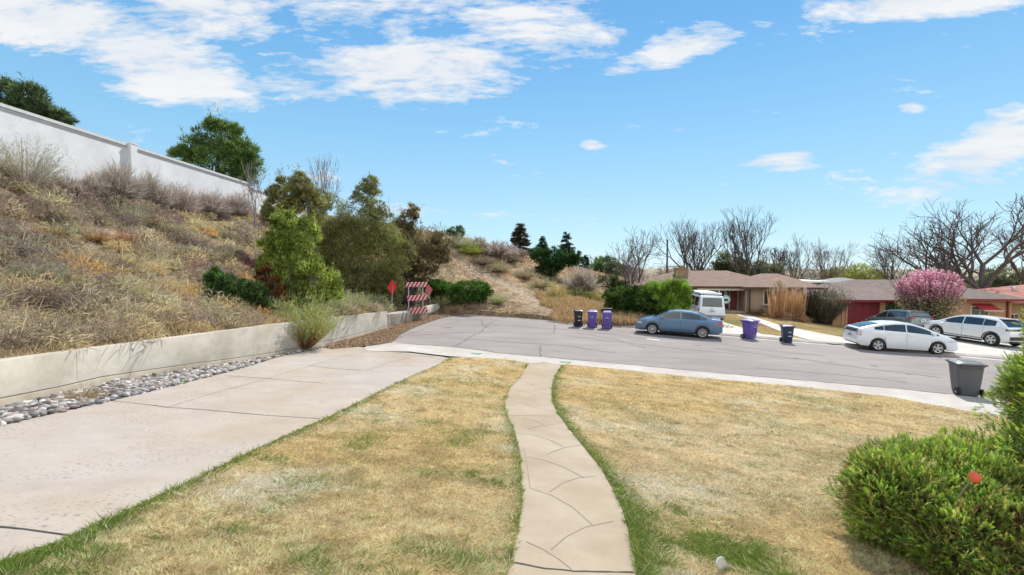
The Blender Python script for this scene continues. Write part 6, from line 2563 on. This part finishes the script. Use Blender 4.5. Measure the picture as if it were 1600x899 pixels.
SUV = dict(L=4.58, W=1.85, r=.36, wheels=(-1.28, 1.36), taper=.12, cladding=True, sill=.12,
           top=[(-2.29, .62), (-2.28, 1.0), (-2.22, 1.12), (-2.12, 1.22), (-1.98, 1.45), (-1.88, 1.58), (-1.7, 1.64), (-.8, 1.69), (0, 1.68), (.4, 1.62), (.8, 1.45), (1.2, 1.22), (1.4, 1.14), (1.8, 1.08), (2.1, 1.0), (2.22, .88), (2.29, .6)],
           low=[(-2.29, .40), (-2.1, .3), (-.9, .26), (.9, .26), (2.1, .28), (2.29, .36)],
           belt=[(-2.29, 1.05), (-1.6, 1.10), (0, 1.05), (1.3, 1.0), (2.29, .9)],
           side_win=[(-1.78, -1.15), (-1.1, -.1), (-.04, 1.12)], wind=(1.30, .50, .74, .60), back=(-2.16, -1.88, .66, .60),
           seams=(-1.02, -.06, 1.1), handles=(-.85, .1), mirror=1.0, spokes=5, spw=.05,
           lamps=[('tail_lamp', lampr, -2.26, -2.0, .98, 1.14, .55), ('headlight', lampc, 1.9, 2.2, .8, .9, .55)],
           extra=[plate(-2.31, .92), badge(-2.3, 1.06), roof_rack(-1.6, .3, .58, 1.7), bar('rear_bumper', -2.28, 0, .5, (.1, 1.6, .2), blackp)])
VAN = dict(L=4.75, W=1.84, r=.33, wheels=(-1.5, 1.45), taper=.07, tum=.10, corner=.07,
           top=[(-2.375, .55), (-2.37, 1.0), (-2.33, 1.3), (-2.24, 1.72), (-2.16, 1.88), (-2.0, 1.93), (0, 1.95), (1.1, 1.93), (1.35, 1.84), (1.7, 1.4), (1.95, 1.14), (2.2, 1.0), (2.34, .8), (2.375, .55)],
           low=[(-2.375, .42), (-2.2, .3), (2.2, .3), (2.375, .4)], belt=[(-2.375, 1.12), (1.6, 1.12), (2.375, .85)],
           side_win=[(-2.02, -.95), (-.85, .25), (.35, 1.4)], wind=(1.93, 1.38, .75, .68), back=(-2.348, -2.215, .66, .62),
           seams=(-.9, .3, 1.35), handles=(.2, 1.2), mirror=1.45, spokes=6, spw=.04, rail=.16,
           lamps=[('tail_lamp', lampr, -2.35, -2.22, .78, 1.05, .78), ('headlight', lampc, 2.1, 2.33, .68, .8, .6)],
           extra=[plate(-2.385, .88), badge(-2.372, 1.05, .07), bar('rear_bumper', -2.38, 0, .52, (.12, 1.7, .18), M_plain('grey_bumper', (.2, .2, .2), .6)), bar('popup_roof', -.15, 0, 2.03, (3.5, 1.42, .14), M_plain('roof_fibreglass', (.62, .64, .66), .5), .04),
                  bar('luggage_rail', -1.9, 0, 2.13, (.05, 1.2, .03), blackp), bar('rear_wiper', -2.36, .15, 1.27, (.02, .5, .02), blackp)])


def park(name, label, cat, sp, px_a, px_b, d, deg, paint, z=None):
    """put the car so that the middle of its length shows midway between the two pixel columns"""
    xm = at((px_a + px_b) / 2, 500, d).x
    zz = float(plane(xm, d)) if z is None else z
    c = Car(name, label, cat, sp, (xm, d, zz), R(deg), paint)
    # stand on the slope of the street
    hd = Vector((math.cos(R(deg)), math.sin(R(deg))))
    if z is None:
        f = lambda x, y: float(plane(x, y))
    else:
        f = lambda x, y: float(G(x, y)) + .09
    a, b = f(xm + hd.x * 1.3, d + hd.y * 1.3), f(xm - hd.x * 1.3, d - hd.y * 1.3)
    n = Vector((-hd.y, hd.x))
    u, v_ = f(xm + n.x * .8, d + n.y * .8), f(xm - n.x * .8, d - n.y * .8)
    c.root.location.z = (a + b) / 2 + .004
    c.root.rotation_euler = (math.atan2(u - v_, 1.6), -math.atan2(a - b, 2.6), R(deg))
    bpy.context.view_layer.update()
    M_ = c.root.matrix_world
    us, vs = [], []
    for ch in c.root.children:
        for vv in ch.data.vertices:
            q = proj(M_ @ vv.co)
            us.append(q[0])
            vs.append(q[1])
    print('CAR', name, 'px %.0f-%.0f  py %.0f-%.0f' % (min(us), max(us), min(vs), max(vs)))
    return c


park('blue_sedan', 'blue four door sedan parked at the far kerb, nose to the left', 'car', SEDAN, 990, 1128, 27.8, 160, M_paint('steel_blue_paint', (.10, .185, .30), .5))
park('white_hatchback', 'white hatchback with sloping tail parked on the street, front to the right', 'car', HATCH, 1317, 1490, 24.9, -11, M_paint('white_car_paint', (.74, .76, .78), .0))
park('white_crossover', 'white crossover with black wheel arches standing in the driveway at the right', 'car', CROSS, 1456, 1592, 28.6, 100, M_paint('pearl_paint', (.72, .72, .70), .1), z=1)
park('grey_suv', 'grey sport utility vehicle parked before the red garage, behind the white hatchback', 'car', SUV, 1353, 1452, 36.4, 90, M_paint('grey_green_paint', (.16, .19, .19), .5), z=1)
park('camper_van', 'white camper van with raised roof seen from behind beside the feathery bush', 'van', VAN, 1074, 1122, 35.4, 82, M_paint('van_white', (.66, .69, .72), .0), z=1)


# ================================================================== BINS
def bin_(label, px, py, d, rz, col, w=.60, dp=.66, h=.95, lid=None, kind='cart', open_=False, marks=True):
    x = at(px, py, d).x
    z = float(plane(x, d))
    root = thing('wheeled_bin', (x, d, z + .004), rz, label, 'bin')
    body = M_plain('bin_%d_%d_%d' % tuple(int(c * 999) for c in col), col, .45, var=.10, scale=3)
    lm_ = body if lid is None else M_plain('lid_%d_%d_%d' % tuple(int(c * 999) for c in lid), lid, .45, var=.1, scale=3)
    mb = MB()
    lv = [(.03, .76), (.10, .78), (.12, .80), (.62, .93), (.80, .97), (.90, 1.0), (1.0, 1.0)]
    rows = []
    for (f, k) in lv:
        a, b = w / 2 * k, dp / 2 * k
        r_ = .07
        row = []
        for (sx, sy, a0) in ((1, 1, 0), (-1, 1, 90), (-1, -1, 180), (1, -1, 270)):
            for i in range(4):
                t = R(a0 + 30 * i)
                row.append((sx * (a - r_) + r_ * math.cos(t), sy * (b - r_) + r_ * math.sin(t) + (k - 1) * -.05, f * h))
        row.append(row[0])
        rows.append(row)
    mb.grid(rows)
    mb.add(rows[0][:-1], [tuple(range(16))])
    mb.build('body', body, root, True)
    mb = MB()
    mb.rbox((0, 0, h - .04), (w + .05, dp + .04, .05), .07)
    mb.build('rim', body, root, bevel=.008)
    if not open_:
        mb = MB()
        n = 9
        rows = []
        for j in range(n):
            v_ = j / (n - 1)
            rows.append([((u - .5) * (w + .09), (v_ - .5) * (dp + .12), h + .0 + .075 * (1 - (2 * v_ - 1) ** 4) * (1 - (2 * u - 1) ** 6) + .02 * v_) for u in np.linspace(0, 1, n)])
        mb.grid(rows)
        mb.box((0, -dp / 2 - .05, h + .0), (w * .96, .03, .05))
        mb.box((0, dp / 2 + .05, h + .01), (w * .96, .03, .05))
        for sx in (-1, 1):
            mb.box((sx * (w / 2 + .04), 0, h + .0), (.02, dp + .1, .05))
        mb.box((0, 0, h + .085), (w * .5, dp * .45, .02))
        mb.build('lid', lm_, root, True)
    else:
        mb = MB()
        mb.rbox((0, dp / 2 + .04, h + .08), (w + .06, .06, .30), .02, 'x')
        mb.box((0, dp / 2 - .06, h + .20), (w + .06, .3, .03))
        mb.build('lid', blackp if lid is None else lm_, root, bevel=.01)
        mb = MB()
        mb.box((0, .0, h + .02), (w * .8, dp * .7, .12))
        mb.build('rubbish_bag', M_plain('white_bag', (.5, .5, .55), .4), root, bevel=.03)
    mb = MB()
    mb.cyl((-w / 2 + .08, dp / 2 + .06, h - .06), (w / 2 - .08, dp / 2 + .06, h - .06), .017, n=10)
    for sx in (-1, 1):
        mb.box((sx * (w / 2 - .1), dp / 2 + .03, h - .06), (.04, .08, .06))
    mb.build('handle', body, root)
    for sx in (-1, 1):
        mb = MB()
        mb.lathe((sx * (w / 2 - .02), dp / 2 - .08, .13), (sx, 0, 0), [(.05, -.03), (.12, -.03), (.13, -.015), (.13, .03), (.12, .045), (.07, .045), (.065, .035), (0, .035)], 20)
        wl_ = mb.build('wheel', tyrem, root, True)
        mb = MB()
        mb.lathe((sx * (w / 2 - .02), dp / 2 - .08, .13), (sx, 0, 0), [(0, .046), (.055, .046), (.06, .036)], 14)
        mb.build('hub', M_plain('hub_grey', (.25, .25, .26), .5), wl_, True)
    mb = MB()
    mb.cyl((-w / 2 + .03, dp / 2 - .08, .13), (w / 2 - .03, dp / 2 - .08, .13), .014, n=8)
    mb.build('axle', blackp, root)
    mb = MB()
    k = .85
    if kind == 'front':       # moulded panel on the front with a catch bar
        mb.box((0, -dp / 2 * .93 - .012, h * .60), (w * .44, .03, .05))
        mb.box((-w * .2, -dp / 2 * .88 - .012, h * .42), (.03, .03, .32))
        mb.box((w * .2, -dp / 2 * .88 - .012, h * .42), (.03, .03, .32))
        mb.build('moulding', body, root, bevel=.006)
        if marks:
            mb = MB()
            mb.box((0, -dp / 2 * .95 - .02, h * .68), (w * .3, .006, .035))
            mb.build('printed_mark', M_plain('mark_lilac', (.5, .48, .62), .6), root)
    elif kind == 'stripes':
        for f in (.66, .42):
            mb.box((w * .12, -dp / 2 * (.78 + .2 * f) - .012, h * f), (w * .3, .008, .035))
        mb.build('printed_mark', M_plain('mark_white', (.6, .62, .64), .6), root)
    else:
        mb.box((0, -dp / 2 * .93 - .01, h * .12), (w * .5, .03, .04))
        mb.box((w * .0, -dp / 2 * .8 - .02, .06), (w * .35, .05, .07))
        mb.build('moulding', blackp, root, bevel=.006)
    bpy.context.view_layer.update()
    q = [proj(root.matrix_world @ Vector((a, b, c))) for a in (-w / 2, w / 2) for b in (-dp / 2, dp / 2) for c in (0, h + .1)]
    print('BIN %.0f-%.0f  %.0f-%.0f' % (min(p[0] for p in q), max(p[0] for p in q), min(p[1] for p in q), max(p[1] for p in q)))
    return root


PUR = (.115, .075, .34)
bin_('narrow black bin at the far kerb, leftmost of the row by the hill', 903.5, 508, 29.9, R(-8), (.012, .014, .024), .52, .55, .97, kind='stripes')
bin_('purple bin with closed lid between the black bin and the open one', 925.5, 510, 29.7, R(-10), PUR, .54, .6, .98, lid=(.16, .15, .30), kind='front')
bin_('purple bin with its black lid flipped open by the blue car', 948.5, 511, 29.4, R(-10), PUR, .58, .6, 1.0, kind='front', open_=True)
bin_('purple bin standing alone in front of the driveway right of the blue car', 1171.5, 529, 27.2, R(28), (.125, .085, .33), .60, .66, 1.02, kind='front')
bin_('dark navy bin with two white marks before the far walk', 1229.5, 534, 26.2, R(-14), (.015, .03, .065), .54, .58, .90, lid=(.03, .035, .05), kind='stripes')
bin_('large grey wheeled bin on the near side of the street beside the tall juniper', 1508, 606, 15.9, R(158), (.085, .088, .095), .68, .76, 1.04, kind='cart')

# ================================================================== BARRICADE AND SIGNS
galv = M_plain('galvanised_post', (.38, .38, .37), .5, .6)


def M_stripes(name, c1, c2, w_, slant):
    if name in MATS:
        return MATS[name]
    mt, N, L, b = nodes_of(name)
    tc = N.new('ShaderNodeTexCoord')
    sp = N.new('ShaderNodeSeparateXYZ')
    L.new(tc.outputs['Object'], sp.inputs[0])
    m1 = N.new('ShaderNodeMath')
    m1.operation = 'MULTIPLY_ADD'
    m1.inputs[1].default_value = slant
    L.new(sp.outputs[2], m1.inputs[0])
    L.new(sp.outputs[0], m1.inputs[2])
    m2 = N.new('ShaderNodeMath')
    m2.operation = 'DIVIDE'
    m2.inputs[1].default_value = w_
    L.new(m1.outputs[0], m2.inputs[0])
    m3 = N.new('ShaderNodeMath')
    m3.operation = 'FRACT'
    L.new(m2.outputs[0], m3.inputs[0])
    m4 = N.new('ShaderNodeMath')
    m4.operation = 'GREATER_THAN'
    m4.inputs[1].default_value = .5
    L.new(m3.outputs[0], m4.inputs[0])
    mx = N.new('ShaderNodeMix')
    mx.data_type = 'RGBA'
    mx.inputs['A'].default_value = (*c1, 1)
    mx.inputs['B'].default_value = (*c2, 1)
    L.new(m4.outputs[0], mx.inputs['Factor'])
    L.new(mx.outputs['Result'], b.inputs['Base Color'])
    b.inputs['Roughness'].default_value = .5
    MATS[name] = mt
    return mt


strm = M_stripes('barricade_stripes', (.62, .38, .36), (.30, .012, .02), .235, -.62)
pa, pb = onG(640, 503), onG(663, 498)
# boards span about 634-671 px at that distance
dB = pa.y
xa, xb = at(634.5, 450, dB).x, at(667, 450, dB + .6).x
wB = math.hypot(xb - xa, .6)
aB = math.atan2(.6, xb - xa)
zt_ = at(650, 441, dB).z
br = thing('road_barricade', (xa, dB, float(G(xa, dB))), aB, 'three board red and white striped barricade closing the street end', 'barricade')
g0 = br.location.z
for k, (py0, py1, tilt) in enumerate(((441, 449, 0), (461.5, 470.5, .035), (481, 491.5, .07))):
    za, zb_ = at(640, py1, dB).z - g0, at(640, py0, dB).z - g0
    mb = MB()
    mb.M = Matrix.Translation((wB / 2 + (.03 if k else 0), -.03, (za + zb_) / 2)) @ Matrix.Rotation(-tilt, 4, 'Y')
    mb.box((0, 0, 0), (wB * (.96 if k else 1.02), .025, (zb_ - za) * .95))
    o = mb.build('striped_board', strm, br, bevel=.004)
mb = MB()
top = at(640, 449, dB).z - g0
for f in (.12, .80):
    mb.box((wB * f, .03, top / 2 - .1), (.06, .06, top + .3))
mb.build('post', galv, br)


def diamond(name, label, px, py_top, py_bot, py_base, wpx, col, lean, d=None, turn=40):
    b = onG(px, py_base)
    d = b.y
    zc = at(px, (py_top + py_bot) / 2, d).z - b.z
    hh = (py_bot - py_top) * d / FPX / 2
    root = thing(name, b, 0, label, 'sign')
    root.rotation_euler = (0, R(lean), 0)
    ww = wpx * d / FPX / 2
    a = math.acos(min(1, ww / hh))
    mb = MB()
    mb.box((0, .0, (zc + hh * .3) / 2 - .1), (.055, .03, zc + hh * .3 + .2))
    mb.build('post', galv, root)
    mb = MB()
    ca, sa = math.cos(a), math.sin(a)
    pts = []
    for (u, v_) in ((0, -1), (1, 0), (0, 1), (-1, 0)):
        # slightly clipped corners
        pts.append((u * hh * ca, -.03 + u * hh * sa, zc + v_ * hh))
    mb.prism(pts, (sa * .004, -ca * .004, 0))
    pl = mb.build('sign_panel', col, root, bevel=.0)
    mb = MB()
    for zz in (-.2, .2):
        mb.cyl((0, -.035, zc + zz), (sa * .012, -.042, zc + zz), .012, n=8)
    mb.build('bolt', galv, pl)
    return root


diamond('end_marker_sign', 'bright red diamond marker on a straight post in front of the low wall', 612, 437, 461, 508, 9.5, M_plain('sign_red', (.62, .012, .02), .4, var=.04), 1.5)
diamond('end_marker_sign', 'faded pink red diamond marker on a leaning post right of the barricade', 675, 444, 462, 491, 10, M_plain('sign_pink', (.60, .13, .12), .5, var=.1), -7)

# kerb number plates
for px, py, lab in ((744.5, 553, 'small green and white house number painted on the kerb left of the walk'), (884, 566.5, 'small green and white house number painted on the kerb right of the walk')):
    p = onG(px, py)
    r = thing('kerb_number', (p.x, p.y, p.z + .012), R(-16), lab, 'kerb number')
    mb = MB()
    mb.box((0, 0, .004), (.42, .44, .008))
    pn = mb.build('painted_panel', M_plain('paint_pale_green', (.36, .44, .35), .7), r)
    mb = MB()
    mb.box((0, -.06, .010), (.40, .30, .006))
    dk = mb.build('dark_panel', M_plain('paint_dark_green', (.07, .15, .10), .7), pn)
    mb = MB()
    mb.box((0, -.06, .015), (.26, .07, .004))
    mb.build('number_marks', M_plain('paint_pale_green', (.36, .44, .35), .7), pn)

# small white sheet-metal stake light at the bottom of the picture
p = onG(1139, 896)
r = thing('garden_stake', p, R(20), 'small white fluted stake poking out of the green grass at the bottom edge', 'garden stake')
r.rotation_euler = (R(8), R(-32), R(20))
r.scale = (1.5, 1.5, 1.3)
mb = MB()
for i in range(6):
    t0 = R(-55 + 22 * i)
    a = (math.sin(t0) * .035, math.cos(t0) * .02)
    b = (math.sin(t0 + R(18)) * .035, math.cos(t0 + R(18)) * .02)
    mb.add([(a[0], a[1], -.05), (b[0], b[1], -.05), (b[0] * .9 - .015, b[1] * .9, .13 + .02 * math.cos(t0)), (a[0] * .9 - .015, a[1] * .9, .13 + .02 * math.cos(t0)),
            (a[0], a[1] + .006, -.05), (b[0], b[1] + .006, -.05), (b[0] * .9 - .015, b[1] * .9 + .006, .13 + .02 * math.cos(t0)), (a[0] * .9 - .015, a[1] * .9 + .006, .13 + .02 * math.cos(t0))],
           [(0, 1, 2, 3), (7, 6, 5, 4), (0, 3, 7, 4), (1, 5, 6, 2), (3, 2, 6, 7)])
mb.build('blade', M_plain('white_enamel', (.75, .76, .76), .35), r)

# ================================================================== FOREGROUND JUNIPERS
def near_juniper(name, label, base, lobes, nsprig, cols, seed, sz=.075, cores=True):
    """lobes: (x, y, z, rx, ry, rz) in metres; flat feathery sprays all over the outer shell"""
    root = thing(name, base, 0, label, 'shrub')
    B = np.array(base)
    Lb = np.array(lobes, float)
    wts = (Lb[:, 3] * Lb[:, 4] + Lb[:, 5] * Lb[:, 3])
    k = rng.choice(len(Lb), nsprig, p=wts / wts.sum())
    u = rnd_dirs(nsprig, .15)
    # lumpy shell
    lump = np.zeros(nsprig)
    for q in range(5):
        f = rng.normal(0, 5.5, 3)
        lump += np.sin(u @ f + rng.random() * 6 + k)
    rr = 1 + .075 * lump - .42 * rng.random(nsprig) ** 2.2
    c = Lb[k, :3] + u * rr[:, None] * Lb[k, 3:6]
    # drop sprays buried deep in other lobes
    keep = np.ones(nsprig, bool)
    for (x, y, z, a, b, cc) in lobes:
        e = ((c - (x, y, z)) / (a, b, cc))
        keep &= (np.linalg.norm(e, axis=1) > .62)
    keep &= c[:, 2] > .03
    gap = fbm(c[:, 0] * 1.7 + seed * 3.3 + 2, (c[:, 2] + .6 * c[:, 1]) * 1.7 + 7, 2)
    keep &= (gap < .60) | (rng.random(nsprig) < .30)
    c, u, k = c[keep], u[keep], k[keep]
    n = len(c)
    nrm = unit(u / Lb[k, 3:6])
    ax = unit(nrm * .75 + rnd_dirs(n) * .55 + np.array([0, 0, .45]))
    side = unit(np.cross(ax, unit(rng.normal(size=(n, 3)))))
    tone = (.65 + .7 * fbm(c[:, 0] * 3 + seed, c[:, 2] * 3 + c[:, 1] * 2, 3))[:, None] * (.8 + .4 * rng.random((n, 1)))
    bc = pick(cols, n, .1) * tone
    L = sz * (.7 + .8 * rng.random(n))
    v = Veg()
    for s_ in range(9):
        f = s_ / 8
        for sg in ((-1, 1) if s_ < 8 else (0,)):
            st = c + ax * (L * f)[:, None]
            dd = unit(ax * (.75 + .5 * f) + side * sg * (.9 - .35 * f) + rnd_dirs(n) * .22)
            col = np.clip(bc * (.80 + .55 * f) + np.array([.035, .03, 0]) * f, .004, .9)
            v.blades(st, dd, L * (.55 - .28 * f) * (.8 + .4 * rng.random(n)), .0085 * sz / .075, col, two=False)
    v.build('foliage', root)
    # brown inner twigs
    v = Veg()
    m = 9000
    kk = rng.choice(len(Lb), m)
    uu = rnd_dirs(m, .1)
    cc = Lb[kk, :3] + uu * (.55 + .3 * rng.random(m))[:, None] * Lb[kk, 3:6]
    v.blades(cc, unit(uu + rnd_dirs(m) * .6), .16 + .14 * rng.random(m), .009, pick([(.20, .12, .06), (.28, .17, .08), (.14, .08, .05), (.34, .2, .08)], m), two=False)
    v.build('inner_twigs', root)
    segs = []
    for i in range(26):
        j = i % len(lobes)
        t = Vector(Lb[j, :3]) + Vector(rng.normal(0, .35, 3)) * float(Lb[j, 3])
        p_ = Vector((rng.normal(0, .1), rng.normal(0, .1), -.1))
        for q in range(4):
            f = (q + 1) / 4
            w_ = Vector((t.x * f, t.y * f, max(t.z, .15) * f ** .8)) + Vector(rng.normal(0, .03, 3))
            segs.append((*p_, *w_, .032 - .006 * q, .026 - .006 * q))
            p_ = w_
    V_, F_ = tubes(segs, 6)
    mesh_np('trunk', V_, F_, barkm, root, smooth=True)
    return root


JN = [(.24, .38, .05), (.33, .47, .07), (.17, .29, .05), (.42, .50, .10), (.12, .22, .06), (.46, .42, .14)]
gx, gy = 4.50, 4.66
gz = float(G(gx, gy))
near_juniper('juniper_bush', 'low bright green juniper in the bottom right corner, in front of the taller one', (gx, gy, gz),
             [(-.55, .15, .50, .52, .5, .45), (.0, .1, .58, .65, .6, .48), (.45, .25, .60, .55, .55, .46), (-.45, -.35, .38, .42, .40, .42), (.10, -.45, .42, .60, .50, .44), (.6, -.35, .38, .5, .5, .5), (-.78, .2, .66, .24, .26, .26), (-.2, .5, .5, .5, .4, .45), (-.1, -.75, .25, .5, .4, .35)], 46000, JN, 1, .056)
gx, gy = 5.72, 4.5
gz = float(G(gx, gy))
TALL = near_juniper('juniper_bush', 'tall pointed bright green juniper rising at the right edge', (gx, gy, gz),
                    [(0, 0, .8, 1.0, .9, .8), (.15, .1, 1.55, .85, .8, .7), (-.45, -.05, 1.0, .6, .6, .6), (.2, .1, 2.15, .62, .6, .55), (-.25, .15, 1.65, .5, .5, .5), (-.6, .2, .6, .6, .6, .55), (.1, -.5, .7, .9, .5, .65), (.0, -.7, .35, .9, .5, .45), (.25, .1, 2.55, .4, .35, .4)], 62000, [(.25, .38, .05), (.34, .47, .07), (.18, .29, .05), (.44, .51, .10), (.14, .24, .06)], 5, .062)
# red orange disc caught among the sprays
p = at(1523, 746, 3.75)
r = thing('reflector_disc', p, 0, 'round orange red reflector disc among the branches of the tall juniper', 'reflector')
mb = MB()
mb.lathe((0, 0, 0), (-.35, -.9, .3), [(0, .008), (.034, .008), (.040, .004), (.040, -.004), (0, -.004)], 24)
mb.build('disc', M_plain('disc_orange', (.62, .09, .03), .35, var=.12, scale=30), r, True)
mb = MB()
mb.cyl((0, .01, -.0), (.10, .25, -.30), .006, n=6)
mb.build('rod', galv, r)
